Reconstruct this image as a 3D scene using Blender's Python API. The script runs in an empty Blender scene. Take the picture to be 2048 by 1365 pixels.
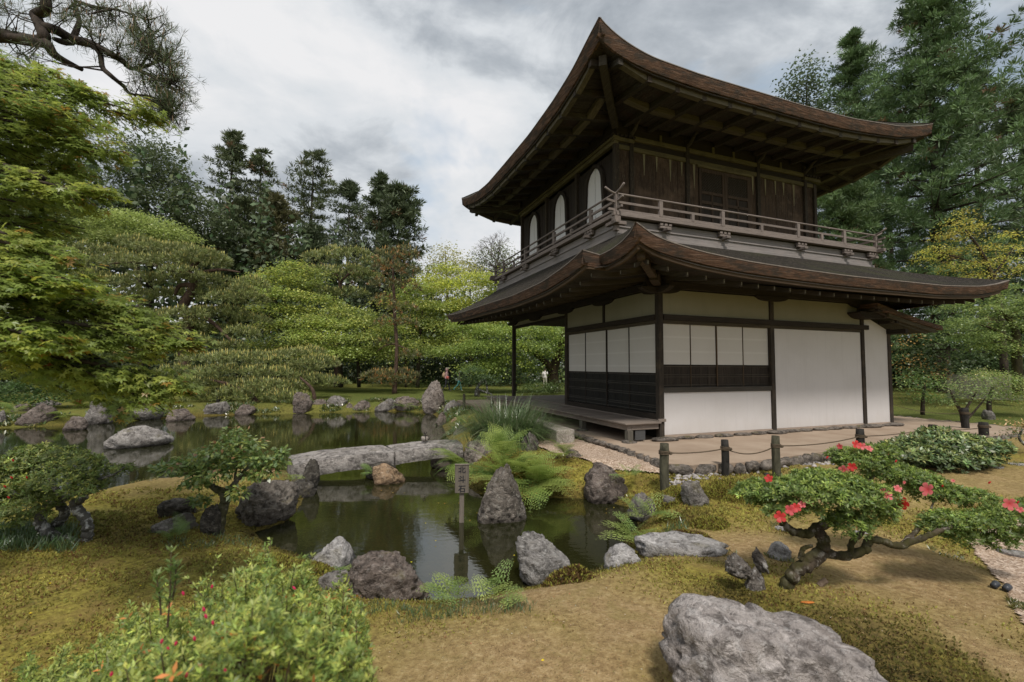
import bpy, math, random
import numpy as np
from mathutils import Vector, Matrix

# ------------------------------------------------------------------ camera
scene = bpy.context.scene
COL = scene.collection
CAM_Z, PITCH, ROLL, FPX = 1.467, 0.0554, 0.0047, 925.0
cam_d = bpy.data.cameras.new('camera')
cam_d.sensor_width = 36.0
cam_d.lens = FPX / 2048.0 * 36.0
cam_d.clip_start, cam_d.clip_end = 0.05, 3000.0
cam_d.dof.use_dof = True
cam_d.dof.focus_distance = 8.5
cam_d.dof.aperture_fstop = 2.2
cam = bpy.data.objects.new('camera', cam_d)
COL.objects.link(cam)
cam.location = (0, 0, CAM_Z)
cam.rotation_euler = (Matrix.Rotation(math.pi / 2 + PITCH, 3, 'X') @ Matrix.Rotation(ROLL, 3, 'Z')).to_euler()
scene.camera = cam

# ------------------------------------------------------------------ world: broken overcast over a Nishita sky
SUN_EL, SUN_AZ = math.radians(56), math.radians(172)      # azimuth from +Y (view direction) towards +X: behind the viewer
world = bpy.data.worlds.new('World')
scene.world = world
world.use_nodes = True
wn, wl = world.node_tree.nodes, world.node_tree.links
wn.clear()


def wnode(t, **kw):
    n = wn.new(t)
    for k, v in kw.items():
        if k.startswith('i_'):
            n.inputs[k[2:].replace('_', ' ')].default_value = v
        else:
            setattr(n, k, v)
    return n


sky = wnode('ShaderNodeTexSky', sky_type='NISHITA', sun_disc=False, sun_elevation=SUN_EL, sun_rotation=SUN_AZ)
tc = wnode('ShaderNodeTexCoord')
sep = wnode('ShaderNodeSeparateXYZ')
wl.new(tc.outputs['Generated'], sep.inputs[0])


def wmath(op, a, b=None, clamp=False):
    n = wnode('ShaderNodeMath', operation=op, use_clamp=clamp)
    for i, x in enumerate((a, b)):
        if x is None:
            continue
        if isinstance(x, (int, float)):
            n.inputs[i].default_value = x
        else:
            wl.new(x, n.inputs[i])
    return n.outputs[0]


comb = wnode('ShaderNodeMapping')
comb.inputs['Scale'].default_value = (1.0, 1.0, 1.9)
wl.new(tc.outputs['Generated'], comb.inputs[0])


def wnoise(scale, detail, rough, off, dist=0.0):
    m = wnode('ShaderNodeMapping')
    m.inputs['Location'].default_value = off
    wl.new(comb.outputs[0], m.inputs[0])
    n = wnode('ShaderNodeTexNoise')
    n.inputs['Scale'].default_value = scale
    n.inputs['Detail'].default_value = detail
    n.inputs['Roughness'].default_value = rough
    n.inputs['Distortion'].default_value = dist
    wl.new(m.outputs[0], n.inputs['Vector'])
    return n.outputs['Fac']


def wramp(fac, stops):
    r = wnode('ShaderNodeValToRGB')
    wl.new(fac, r.inputs[0])
    el = r.color_ramp.elements
    while len(el) < len(stops):
        el.new(0.5)
    for e, (p, c) in zip(el, stops):
        e.position = p
        e.color = (*c, 1)
    return r.outputs[0]


n_big = wnoise(1.75, 6.0, 0.52, (0.35, 0.2, 0.62), 0.25)
n_fine = wnoise(4.6, 7.0, 0.6, (2.1, 4.4, 2.0), 0.35)
mixn = wmath('ADD', wmath('MULTIPLY', n_big, 0.68), wmath('MULTIPLY', n_fine, 0.32))
CL = 10.0 / 1.44
cloud = wramp(mixn, [(0.37, tuple(CL * x for x in (0.28, 0.315, 0.355))), (0.44, tuple(CL * x for x in (0.44, 0.475, 0.515))),
                     (0.50, tuple(CL * x for x in (0.66, 0.69, 0.72))), (0.59, tuple(CL * x for x in (0.80, 0.80, 0.81)))])
n_gap = wnoise(2.1, 5.0, 0.55, (1.3, 7.7, 5.0), 0.4)
gap = wramp(n_gap, [(0.56, (0, 0, 0)), (0.68, (0.8, 0.8, 0.8))])
skyt = wnode('ShaderNodeMix', data_type='RGBA')
skyt.inputs['Factor'].default_value = 0.55
wl.new(sky.outputs[0], skyt.inputs[6])
skyt.inputs[7].default_value = (3.5, 4.35, 4.9, 1)
mixc = wnode('ShaderNodeMix', data_type='RGBA')
wl.new(gap, mixc.inputs['Factor'])
wl.new(cloud, mixc.inputs[6])
wl.new(skyt.outputs[2], mixc.inputs[7])
bg = wnode('ShaderNodeBackground', i_Strength=0.1)
wl.new(mixc.outputs[2], bg.inputs['Color'])
wout = wnode('ShaderNodeOutputWorld')
wl.new(bg.outputs[0], wout.inputs['Surface'])

# ------------------------------------------------------------------ sun behind thin cloud
sun_d = bpy.data.lights.new('sun', 'SUN')
sun_d.energy = 2.2
sun_d.angle = math.radians(10)
sun_d.color = (1.0, 0.94, 0.86)
sun = bpy.data.objects.new('sun', sun_d)
COL.objects.link(sun)
sdir = Vector((math.sin(SUN_AZ) * math.cos(SUN_EL), math.cos(SUN_AZ) * math.cos(SUN_EL), math.sin(SUN_EL)))
sun.rotation_euler = (-sdir).to_track_quat('-Z', 'Y').to_euler()

vs = scene.view_settings
vs.view_transform = 'Standard'
vs.look = 'None'
vs.exposure = 0.62
vs.gamma = 1.0
vs.use_curve_mapping = False
scene.render.engine = 'CYCLES'
cy = scene.cycles
cy.use_denoising = True
cy.max_bounces = 8
cy.diffuse_bounces = 5
cy.glossy_bounces = 3
cy.transmission_bounces = 4
cy.transparent_max_bounces = 6
cy.sample_clamp_indirect = 4.0

# ------------------------------------------------------------------ geometry of the view (used to set things on the ground)
CAMP = np.array([0.0, 0.0, CAM_Z])


def ray(u, v):
    x, y = u - 1024.0, v - 682.5
    c, s = math.cos(-ROLL), math.sin(-ROLL)
    x, y = c * x - s * y, s * x + c * y
    c, s = math.cos(PITCH), math.sin(PITCH)
    up = -y / FPX
    return np.array([x / FPX, c - up * s, s + up * c])


def at(u, v, z):                                     # the point of the level z seen there
    d = ray(u, v)
    return CAMP + d * ((z - CAM_Z) / d[2])


def pd(u, v, dist):                                  # the point at a given distance ahead
    return CAMP + ray(u, v) * dist


# ------------------------------------------------------------------ numeric noise
def _hash(ix, iy, iz, seed):
    h = (ix * 374761393 + iy * 668265263 + iz * 2147483647 + seed * 974634777) & 0xFFFFFFFF
    h = ((h ^ (h >> 13)) * 1274126177) & 0xFFFFFFFF
    h = h ^ (h >> 16)
    return (h & 0xFFFFFF) / float(0xFFFFFF)


def vnoise(P, seed=0):
    P = np.asarray(P, float)
    i = np.floor(P).astype(np.int64)
    f = P - i
    f = f * f * (3 - 2 * f)
    r = 0
    for dx in (0, 1):
        for dy in (0, 1):
            for dz in (0, 1):
                w = (f[:, 0] if dx else 1 - f[:, 0]) * (f[:, 1] if dy else 1 - f[:, 1]) * (f[:, 2] if dz else 1 - f[:, 2])
                r = r + w * _hash(i[:, 0] + dx, i[:, 1] + dy, i[:, 2] + dz, seed)
    return r * 2 - 1


def fbm(P, octv=4, seed=0, rough=0.5):
    a, t, r = 1.0, 0.0, 0
    P = np.asarray(P, float)
    for k in range(octv):
        r = r + a * vnoise(P * (2.03 ** k) + 11.3 * k, seed + k)
        t += a
        a *= rough
    return r / t


# ------------------------------------------------------------------ object helpers
def tag(o, label=None, cat=None, group=None, kind=None):
    if label: o['label'] = label
    if cat: o['category'] = cat
    if group: o['group'] = group
    if kind: o['kind'] = kind
    return o


def empty(name, loc, label=None, cat=None, group=None, rz=0.0):
    o = bpy.data.objects.new(name, None)
    COL.objects.link(o)
    o.location = tuple(loc)
    o.rotation_euler = (0, 0, rz)
    o.empty_display_size = 0.2
    return tag(o, label, cat, group)


def make_mesh(name, V, F, col=None, smooth=False):
    V = np.asarray(V, np.float32)
    me = bpy.data.meshes.new(name)
    if isinstance(F, np.ndarray):
        n, k = F.shape
        me.vertices.add(len(V))
        me.vertices.foreach_set('co', V.ravel())
        me.loops.add(n * k)
        me.loops.foreach_set('vertex_index', F.astype(np.int32).ravel())
        me.polygons.add(n)
        me.polygons.foreach_set('loop_start', np.arange(0, n * k, k, dtype=np.int32))
        me.polygons.foreach_set('loop_total', np.full(n, k, np.int32))
        if smooth:
            me.polygons.foreach_set('use_smooth', np.ones(n, bool))
        me.update(calc_edges=True)
    else:
        me.from_pydata([tuple(map(float, v)) for v in V], [], [tuple(f) for f in F])
        if smooth:
            me.polygons.foreach_set('use_smooth', np.ones(len(me.polygons), bool))
        me.update()
    if col is not None:
        c = np.ones((len(V), 4), np.float32)
        c[:, :3] = col
        a = me.attributes.new('Col', 'FLOAT_COLOR', 'POINT')
        a.data.foreach_set('color', c.ravel())
    return me


def link(name, me, mat, parent=None, kind=None):
    o = bpy.data.objects.new(name, me)
    COL.objects.link(o)
    if mat is not None and len(me.materials) == 0:
        me.materials.append(mat)
    if parent is not None:
        o.parent = parent
    if kind:
        o['kind'] = kind
    return o


def obj(name, V, F, mat, parent=None, col=None, smooth=False, kind=None):
    return link(name, make_mesh(name, V, F, col, smooth), mat, parent, kind)


_BOXF = [(0, 3, 2, 1), (4, 5, 6, 7), (0, 1, 5, 4), (1, 2, 6, 5), (2, 3, 7, 6), (3, 0, 4, 7)]


def box_vf(x0, x1, y0, y1, z0, z1, c=0.0):
    if c <= 0:
        return np.array([(x0, y0, z0), (x1, y0, z0), (x1, y1, z0), (x0, y1, z0), (x0, y0, z1), (x1, y0, z1), (x1, y1, z1), (x0, y1, z1)], float), list(_BOXF)
    cx, cy_, cz = (x0 + x1) / 2, (y0 + y1) / 2, (z0 + z1) / 2
    hx, hy, hz = (x1 - x0) / 2, (y1 - y0) / 2, (z1 - z0) / 2
    c = min(c, hx * .45, hy * .45, hz * .45)
    V, idx = [], {}
    for sx in (-1, 1):
        for sy in (-1, 1):
            for sz in (-1, 1):
                for ax in range(3):
                    p = [sx * (hx - c), sy * (hy - c), sz * (hz - c)]
                    p[ax] = (sx * hx, sy * hy, sz * hz)[ax]
                    idx[(sx, sy, sz, ax)] = len(V)
                    V.append((cx + p[0], cy_ + p[1], cz + p[2]))
    F = []
    q = [(-1, -1), (1, -1), (1, 1), (-1, 1)]

    def key(ax, s, a, b):
        k = [0, 0, 0]
        k[ax] = s
        k[(ax + 1) % 3] = a
        k[(ax + 2) % 3] = b
        return tuple(k)
    for ax in range(3):
        for s in (-1, 1):
            f = [idx[key(ax, s, a, b) + (ax,)] for a, b in q]
            F.append(f if s > 0 else f[::-1])
    for ax in range(3):
        b1, b2 = (ax + 1) % 3, (ax + 2) % 3
        for s1 in (-1, 1):
            for s2 in (-1, 1):
                k0, k1 = [0, 0, 0], [0, 0, 0]
                k0[ax], k1[ax] = -1, 1
                for k in (k0, k1):
                    k[b1], k[b2] = s1, s2
                F.append([idx[tuple(k0) + (b1,)], idx[tuple(k1) + (b1,)], idx[tuple(k1) + (b2,)], idx[tuple(k0) + (b2,)]])
    for sx in (-1, 1):
        for sy in (-1, 1):
            for sz in (-1, 1):
                F.append([idx[(sx, sy, sz, a)] for a in range(3)])
    return np.array(V), F


class Geo:
    """collects shapes that become ONE mesh"""
    def __init__(self):
        self.V, self.F, self.n = [], [], 0

    def add(self, V, F):
        V = np.asarray(V, float)
        self.V.append(V)
        self.F += [tuple(int(i) + self.n for i in f) for f in F]
        self.n += len(V)

    def box(self, *a, c=0.0):
        self.add(*box_vf(*a, c=c))

    def tube(self, pts, rad, sides=8, cap=True):
        V, F = tube_vf(pts, rad, sides)
        self.add(V, F)
        if cap:
            n = len(pts)
            self.F.append(tuple(self.n - len(V) + i for i in range(sides))[::-1])
            self.F.append(tuple(self.n - len(V) + (n - 1) * sides + i for i in range(sides)))

    def build(self, name, mat, parent=None, smooth=False, kind=None):
        me = bpy.data.meshes.new(name)
        me.from_pydata(np.concatenate(self.V).tolist(), [], self.F)
        if smooth:
            me.polygons.foreach_set('use_smooth', np.ones(len(me.polygons), bool))
        me.update()
        return link(name, me, mat, parent, kind)


def tube_vf(pts, rad, sides=8):
    P = np.asarray(pts, float)
    n = len(P)
    R = np.broadcast_to(np.asarray(rad, float), (n,)) if np.ndim(rad) <= 1 else rad
    T = np.gradient(P, axis=0)
    T /= np.linalg.norm(T, axis=1)[:, None] + 1e-9
    a = np.array([0, 0, 1.0]) if abs(T[0, 2]) < 0.9 else np.array([1.0, 0, 0])
    u = np.cross(T[0], a)
    u /= np.linalg.norm(u)
    ang = np.arange(sides) / sides * 2 * math.pi
    V = []
    for i in range(n):
        u = u - T[i] * (u @ T[i])
        u /= np.linalg.norm(u) + 1e-9
        w = np.cross(T[i], u)
        V.append(P[i] + R[i] * (np.cos(ang)[:, None] * u + np.sin(ang)[:, None] * w))
    V = np.concatenate(V)
    F = []
    for i in range(n - 1):
        for k in range(sides):
            k2 = (k + 1) % sides
            F.append((i * sides + k, i * sides + k2, (i + 1) * sides + k2, (i + 1) * sides + k))
    return V, F


def bend(pts, n=24):
    """smooth Catmull-Rom through the points"""
    P = np.asarray(pts, float)
    P = np.vstack([2 * P[0] - P[1], P, 2 * P[-1] - P[-2]])
    m = len(P) - 3
    out = []
    for t in np.linspace(0, m - 1e-6, n):
        i = int(t)
        s = t - i
        a, b, c, d = P[i:i + 4]
        out.append(0.5 * (2 * b + (c - a) * s + (2 * a - 5 * b + 4 * c - d) * s * s + (3 * b - a - 3 * c + d) * s ** 3))
    return np.array(out)


# ------------------------------------------------------------------ materials
MATS = {}


class Mat:
    def __init__(self, name, rough=0.8, spec=0.3):
        self.m = bpy.data.materials.new(name)
        self.m.use_nodes = True
        self.t = self.m.node_tree
        self.b = self.t.nodes['Principled BSDF']
        self.b.inputs['Roughness'].default_value = rough
        self.b.inputs['Specular IOR Level'].default_value = spec
        self._co = None

    def n(self, t, **kw):
        nd = self.t.nodes.new(t)
        for k, v in kw.items():
            setattr(nd, k, v)
        return nd

    def put(self, sock, v):
        if isinstance(v, bpy.types.NodeSocket):
            self.t.links.new(v, sock)
        elif isinstance(v, (tuple, list)) and len(v) == 3 and sock.type == 'RGBA':
            sock.default_value = (*v, 1)
        else:
            sock.default_value = v

    def co(self, kind='Object', scale=(1, 1, 1), off=(0, 0, 0)):
        if self._co is None:
            self._co = self.n('ShaderNodeTexCoord')
        if tuple(scale) == (1, 1, 1) and tuple(off) == (0, 0, 0):
            return self._co.outputs[kind]
        m = self.n('ShaderNodeMapping')
        m.inputs['Scale'].default_value = scale
        m.inputs['Location'].default_value = off
        self.t.links.new(self._co.outputs[kind], m.inputs[0])
        return m.outputs[0]

    def world(self, scale=(1, 1, 1)):
        g = self.n('ShaderNodeNewGeometry')
        m = self.n('ShaderNodeMapping')
        m.inputs['Scale'].default_value = scale
        self.t.links.new(g.outputs['Position'], m.inputs[0])
        return m.outputs[0]

    def noise(self, vec, scale, detail=4, rough=0.55, dist=0.0):
        nd = self.n('ShaderNodeTexNoise')
        self.put(nd.inputs['Vector'], vec)
        nd.inputs['Scale'].default_value = scale
        nd.inputs['Detail'].default_value = detail
        nd.inputs['Roughness'].default_value = rough
        nd.inputs['Distortion'].default_value = dist
        return nd.outputs['Fac']

    def voro(self, vec, scale, feature='F1', rnd=1.0):
        nd = self.n('ShaderNodeTexVoronoi', feature=feature)
        self.put(nd.inputs['Vector'], vec)
        nd.inputs['Scale'].default_value = scale
        nd.inputs['Randomness'].default_value = rnd
        return nd

    def ramp(self, fac, stops, interp='LINEAR'):
        r = self.n('ShaderNodeValToRGB')
        r.color_ramp.interpolation = interp
        self.put(r.inputs[0], fac)
        el = r.color_ramp.elements
        while len(el) < len(stops):
            el.new(0.5)
        for e, (p, c) in zip(el, stops):
            e.position = p
            e.color = (*(c if isinstance(c, tuple) else (c, c, c)), 1)
        return r.outputs[0]

    def mix(self, fac, a, b, mode='MIX'):
        nd = self.n('ShaderNodeMix', data_type='RGBA', blend_type=mode)
        self.put(nd.inputs['Factor'], fac)
        self.put(nd.inputs[6], a)
        self.put(nd.inputs[7], b)
        return nd.outputs[2]

    def math(self, op, a, b=0.0, clamp=False):
        nd = self.n('ShaderNodeMath', operation=op, use_clamp=clamp)
        self.put(nd.inputs[0], a)
        self.put(nd.inputs[1], b)
        return nd.outputs[0]

    def bump(self, h, strength=0.5, dist=0.02):
        nd = self.n('ShaderNodeBump')
        nd.inputs['Strength'].default_value = strength
        nd.inputs['Distance'].default_value = dist
        self.put(nd.inputs['Height'], h)
        self.t.links.new(nd.outputs[0], self.b.inputs['Normal'])
        return nd.outputs[0]

    def color(self, v):
        self.put(self.b.inputs['Base Color'], v)
        return self

    def rnd(self):                                  # one number for each object
        return self.n('ShaderNodeObjectInfo').outputs['Random']


def wood(key, c1, c2, axis, rough=0.85, wear=None, fleck=None):
    k = ('wood', key, axis)
    if k in MATS:
        return MATS[k]
    M = Mat('wood_' + key + '_' + axis, rough, 0.25)
    sc = {'x': (1.3, 17, 17), 'y': (17, 1.3, 17), 'z': (17, 17, 1.3)}[axis]
    v = M.co('Object', sc)
    g = M.noise(v, 1.6, 7, 0.75, 0.6)
    fine = M.noise(v, 6.0, 3, 0.6)
    blot = M.noise(M.co('Object'), 2.3, 4, 0.6)
    c = M.ramp(g, [(0.3, c1), (0.72, c2)])
    c = M.mix(M.math('MULTIPLY', M.rnd(), 0.5), c, c1, 'MULTIPLY') if False else M.mix(M.math('MULTIPLY', M.rnd(), 0.40), c, tuple(x * 0.7 for x in c1))
    if wear:
        c = M.mix(M.ramp(blot, [(0.50, 0.0), (0.70, 0.8)]), c, wear)
    if fleck:
        c = M.mix(M.ramp(fine, [(0.60, 0.0), (0.70, 0.75)]), c, fleck)
    M.color(c)
    M.bump(M.math('ADD', g, M.math('MULTIPLY', fine, 0.5)), 0.5, 0.012)
    MATS[k] = M.m
    return M.m


def dark(a): return wood('dark', (0.018, 0.014, 0.011), (0.052, 0.040, 0.030), a, 0.8)
def plankw(a): return wood('plank', (0.024, 0.016, 0.011), (0.105, 0.068, 0.043), a, 0.85, wear=(0.13, 0.088, 0.060), fleck=(0.16, 0.138, 0.110))
def soffitw(a): return wood('soffit', (0.026, 0.022, 0.018), (0.088, 0.075, 0.060), a, 0.85, wear=(0.055, 0.033, 0.024), fleck=(0.15, 0.145, 0.13))
def ochre(a): return wood('ochre', (0.085, 0.072, 0.036), (0.20, 0.17, 0.088), a, 0.85, wear=(0.06, 0.05, 0.03))
def greyw(a): return wood('grey', (0.125, 0.102, 0.090), (0.285, 0.238, 0.213), a, 0.85, wear=(0.22, 0.18, 0.155), fleck=(0.08, 0.066, 0.058))
def deckw(a): return wood('deck', (0.13, 0.105, 0.088), (0.30, 0.25, 0.21), a, 0.75)
def legw(a): return wood('leg', (0.07, 0.065, 0.055), (0.17, 0.15, 0.12), a, 0.85, wear=(0.09, 0.10, 0.07))


def plaster(key, c, stain, amt=0.4):
    k = ('plaster', key)
    if k not in MATS:
        M = Mat('plaster_' + key, 0.9, 0.2)
        a = M.noise(M.co('Object'), 1.1, 5, 0.6)
        b = M.noise(M.co('Object'), 45, 3, 0.6)
        cc = M.mix(M.math('MULTIPLY', M.ramp(a, [(0.45, 0.0), (0.75, 1.0)]), amt), c, stain)
        sz = M.n('ShaderNodeSeparateXYZ')
        M.t.links.new(M.co('Object'), sz.inputs[0])
        foot = M.ramp(M.math('ADD', sz.outputs[2], M.math('MULTIPLY', M.noise(M.co('Object', (3, 3, .6)), 2.0, 4, .6), .5)), [(0.22, 0.5), (0.62, 0.0)])
        run = M.ramp(M.noise(M.co('Object', (7, 7, .25)), 2.2, 4, .6), [(.56, 0.0), (.72, .22)])
        cc = M.mix(foot, cc, tuple(x * q for x, q in zip(c, (.78, .73, .66))))
        cc = M.mix(run, cc, tuple(x * .72 for x in c))
        M.color(M.mix(M.math('MULTIPLY', b, 0.10), cc, tuple(x * 0.75 for x in c)))
        M.bump(b, 0.15, 0.003)
        MATS[k] = M.m
    return MATS[k]


def bark_mat():
    if 'bark_eave' not in MATS:
        M = Mat('bark_eave', 0.95, 0.15)
        lay = M.noise(M.co('Object', (1.6, 1.6, 30)), 2.2, 6, 0.75, 0.2)
        blot = M.noise(M.co('Object', (0.8, 0.8, 3.2)), 2.6, 7, 0.72, 0.2)
        spk = M.noise(M.co('Object', (6, 6, 20)), 5.0, 3, 0.7)
        c = M.ramp(lay, [(0.34, (0.050, 0.030, 0.021)), (0.52, (0.150, 0.088, 0.060)), (0.70, (0.31, 0.21, 0.158))])
        c = M.mix(M.ramp(blot, [(0.46, 0.0), (0.58, 0.85)]), c, (0.060, 0.051, 0.044))
        c = M.mix(M.ramp(spk, [(0.60, 0.0), (0.72, 0.6)]), c, (0.24, 0.21, 0.185))
        M.color(c)
        M.bump(M.math('ADD', lay, M.math('MULTIPLY', spk, 0.6)), 0.9, 0.03)
        MATS['bark_eave'] = M.m
    return MATS['bark_eave']


def rooftop_mat():
    if 'bark_top' not in MATS:
        M = Mat('bark_top', 0.95, 0.15)
        v = M.co('Object', (9, 9, 5))
        g = M.noise(v, 2.2, 7, 0.78)
        p = M.noise(M.co('Object'), 0.9, 5, 0.6)
        g2 = M.noise(M.co('Object', (30, 30, 12)), 2.0, 5, 0.8)
        c = M.ramp(g, [(0.36, (0.018, 0.016, 0.013)), (0.54, (0.075, 0.065, 0.053)), (0.70, (0.24, 0.21, 0.17))])
        c = M.mix(M.ramp(g2, [(0.40, 0.8), (0.55, 0.0)]), c, (0.020, 0.017, 0.014))
        c = M.mix(M.ramp(p, [(0.52, 0.0), (0.66, 0.55)]), c, (0.075, 0.078, 0.040))
        M.color(c)
        M.bump(M.math('ADD', g, g2), 1.0, 0.06)
        MATS['bark_top'] = M.m
    return MATS['bark_top']


def rock_mat(key, c1, c2, lichen=(0.42, 0.40, 0.37), lich=0.5, moss=0.5):
    k = ('rock', key)
    if k not in MATS:
        M = Mat('rock_' + key, 0.85, 0.3)
        o = M.world()
        big = M.noise(o, 2.6, 6, 0.62, 0.5)
        mid = M.noise(o, 9.0, 6, 0.7, 0.3)
        fin = M.noise(o, 42.0, 4, 0.7)
        c = M.ramp(big, [(0.32, c1), (0.66, c2)])
        c = M.mix(M.ramp(mid, [(0.40, 0.8), (0.53, 0.0)]), c, tuple(x * 0.36 for x in c1))
        c = M.mix(M.ramp(M.noise(M.world((1.0, 1.0, 3.0)), 5.0, 5, 0.75, 1.5), [(0.55, 0.0), (0.63, 0.7)]), c, tuple(min(.7, x * 1.45) for x in c2))
        vein = M.voro(M.mix(0.12, o, M.n('ShaderNodeTexNoise').outputs['Color']), 3.1, 'DISTANCE_TO_EDGE')
        c = M.mix(M.ramp(vein.outputs[0], [(0.0, 0.0), (0.035, 0.0)]), c, tuple(x * 0.45 for x in c1))
        c = M.mix(M.math('MULTIPLY', M.ramp(M.noise(o, 16, 5, 0.75), [(0.54, 0.0), (0.63, 1.0)]), lich), c, lichen)
        if moss > 0:
            geo = M.n('ShaderNodeNewGeometry')
            sp = M.n('ShaderNodeSeparateXYZ')
            M.t.links.new(geo.outputs['Normal'], sp.inputs[0])
            up = M.ramp(sp.outputs[2], [(0.15, 0.0), (0.75, 1.0)])
            mm = M.math('MULTIPLY', M.ramp(M.noise(o, 4.3, 5, 0.6), [(0.56, 0.0), (0.66, 1.0)]), up)
            mc = M.ramp(M.noise(o, 60, 3, 0.7), [(0.35, (0.055, 0.048, 0.012)), (0.65, (0.17, 0.145, 0.035))])
            c = M.mix(M.math('MULTIPLY', mm, moss), c, mc)
        pz = M.n('ShaderNodeSeparateXYZ')
        M.t.links.new(o, pz.inputs[0])
        wr = M.n('ShaderNodeMapRange')
        wr.inputs['From Min'].default_value = -.50
        wr.inputs['From Max'].default_value = -.42
        wr.inputs['To Min'].default_value = .70
        wr.inputs['To Max'].default_value = 0.0
        M.t.links.new(M.math('ADD', pz.outputs[2], M.math('MULTIPLY', mid, .08)), wr.inputs['Value'])
        c = M.mix(wr.outputs[0], c, tuple(x * .35 for x in c1))
        M.color(c)
        M.bump(M.math('ADD', M.math('MULTIPLY', mid, 1.4), M.math('MULTIPLY', fin, 0.5)), 1.0, 0.055)
        MATS[k] = M.m
    return MATS[k]


def leaf_mat(key, trans=0.35, rough=0.5, gloss=0.06):
    """reads the leaf's own colour; light passes through it"""
    k = ('leaf', key)
    if k not in MATS:
        m = bpy.data.materials.new('leaf_' + key)
        m.use_nodes = True
        t = m.node_tree
        t.nodes.clear()
        a = t.nodes.new('ShaderNodeAttribute')
        a.attribute_name = 'Col'
        d = t.nodes.new('ShaderNodeBsdfDiffuse')
        tr = t.nodes.new('ShaderNodeBsdfTranslucent')
        g = t.nodes.new('ShaderNodeBsdfGlossy')
        g.inputs['Roughness'].default_value = rough
        hs = t.nodes.new('ShaderNodeHueSaturation')
        hs.inputs['Saturation'].default_value = 1.02
        hs.inputs['Value'].default_value = 1.25
        m1 = t.nodes.new('ShaderNodeMixShader')
        m1.inputs[0].default_value = trans
        m2 = t.nodes.new('ShaderNodeMixShader')
        m2.inputs[0].default_value = gloss
        o = t.nodes.new('ShaderNodeOutputMaterial')
        L = t.links.new
        L(a.outputs['Color'], d.inputs[0])
        L(a.outputs['Color'], hs.inputs['Color'])
        L(hs.outputs[0], tr.inputs[0])
        L(d.outputs[0], m1.inputs[1])
        L(tr.outputs[0], m1.inputs[2])
        L(m1.outputs[0], m2.inputs[1])
        L(g.outputs[0], m2.inputs[2])
        L(m2.outputs[0], o.inputs[0])
        MATS[k] = m
    return MATS[k]


def trunk_mat(key='brown', c1=(0.020, 0.016, 0.012), c2=(0.085, 0.066, 0.05), lich=None, moss=None):
    k = ('trunk', key)
    if k not in MATS:
        M = Mat('bark_' + key, 0.9, 0.2)
        v = M.world((7, 7, 2.4))
        g = M.noise(v, 2.0, 6, 0.7, 0.5)
        c = M.ramp(g, [(0.33, c1), (0.68, c2)])
        if lich:
            c = M.mix(M.ramp(M.noise(M.world(), 17, 4, 0.6), [(0.52, 0.0), (0.60, 0.9)]), c, lich)
        if moss:
            c = M.mix(M.ramp(M.noise(M.world(), 6, 4, 0.6), [(0.42, 0.0), (0.56, 0.85)]), c, moss)
        M.color(c)
        M.bump(g, 0.9, 0.02)
        MATS[k] = M.m
    return MATS[k]


def plain(key, c, rough=0.7, spec=0.3, bump=0):
    k = ('plain', key)
    if k not in MATS:
        M = Mat(key, rough, spec)
        nz = M.noise(M.co('Object'), 18, 4, 0.6)
        M.color(M.ramp(nz, [(0.3, tuple(x * 0.7 for x in c)), (0.7, tuple(min(1, x * 1.2) for x in c))]))
        if bump:
            M.bump(nz, bump, 0.01)
        MATS[k] = M.m
    return MATS[k]

# ------------------------------------------------------------------ where the pavilion stands (local x along its right face, y along its left face)
PHI = 0.367
BP0 = np.array([2.988, 9.4, 0.0])
BR = np.array([math.cos(PHI), math.sin(PHI), 0.0])
BL = np.array([-math.sin(PHI), math.cos(PHI), 0.0])


def BW(a, b, z=0.0):
    return BP0 + a * BR + b * BL + np.array([0, 0, z])


WATER_Z = -0.55
POND = np.array([(-60, 15), (-24, 15.6), (-18, 16.6), (-16.75, 17.3), (-15.97, 18.1), (-14.8, 19.9), (-13, 21.2), (-10.1, 22.2), (-6.6, 23.4),
                 (-4.6, 23.1), (-3.75, 22.2), (-3.1, 20), (-2.69, 18.1), (-1.95, 14.5), (-1.3, 12.6), (-1.05, 11.3), (-1.1, 10.2), (-1.0, 9.3),
                 (-0.56, 8.35), (0.25, 8.15), (0.95, 8.15), (1.48, 8.1), (1.92, 7.65), (1.84, 6.8), (1.37, 5.97), (1.1, 5.42), (0.69, 5.15), (0.35, 4.95),
                 (0.09, 4.86), (-0.35, 4.66), (-0.75, 4.62), (-1.23, 4.78), (-2.04, 5.3), (-2.52, 5.66), (-3.13, 6.03), (-3.5, 6.4), (-3.3, 6.8),
                 (-3.3, 7.15), (-3.6, 8.2), (-4.2, 9.2), (-4.85, 10.15), (-6.3, 10.1), (-6.6, 9.3), (-7.1, 8.9), (-7.3, 8.3), (-7.5, 7.6), (-8, 6.9),
                 (-12, 6.3), (-60, 5.5)], float)
POND = POND * 0.89


def poly_sd(P, poly):
    """signed distance to a polygon: positive outside"""
    x, y = P[:, 0], P[:, 1]
    d2 = np.full(len(P), 1e18)
    inside = np.zeros(len(P), bool)
    n = len(poly)
    for i in range(n):
        a, b = poly[i], poly[(i + 1) % n]
        e = b - a
        t = np.clip(((x - a[0]) * e[0] + (y - a[1]) * e[1]) / (e @ e), 0, 1)
        d2 = np.minimum(d2, (x - a[0] - t * e[0]) ** 2 + (y - a[1] - t * e[1]) ** 2)
        c = (a[1] > y) != (b[1] > y)
        with np.errstate(divide='ignore', invalid='ignore'):
            xi = (b[0] - a[0]) * (y - a[1]) / (b[1] - a[1]) + a[0]
        inside ^= c & (x < xi)
    d = np.sqrt(d2)
    return np.where(inside, -d, d)


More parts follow.
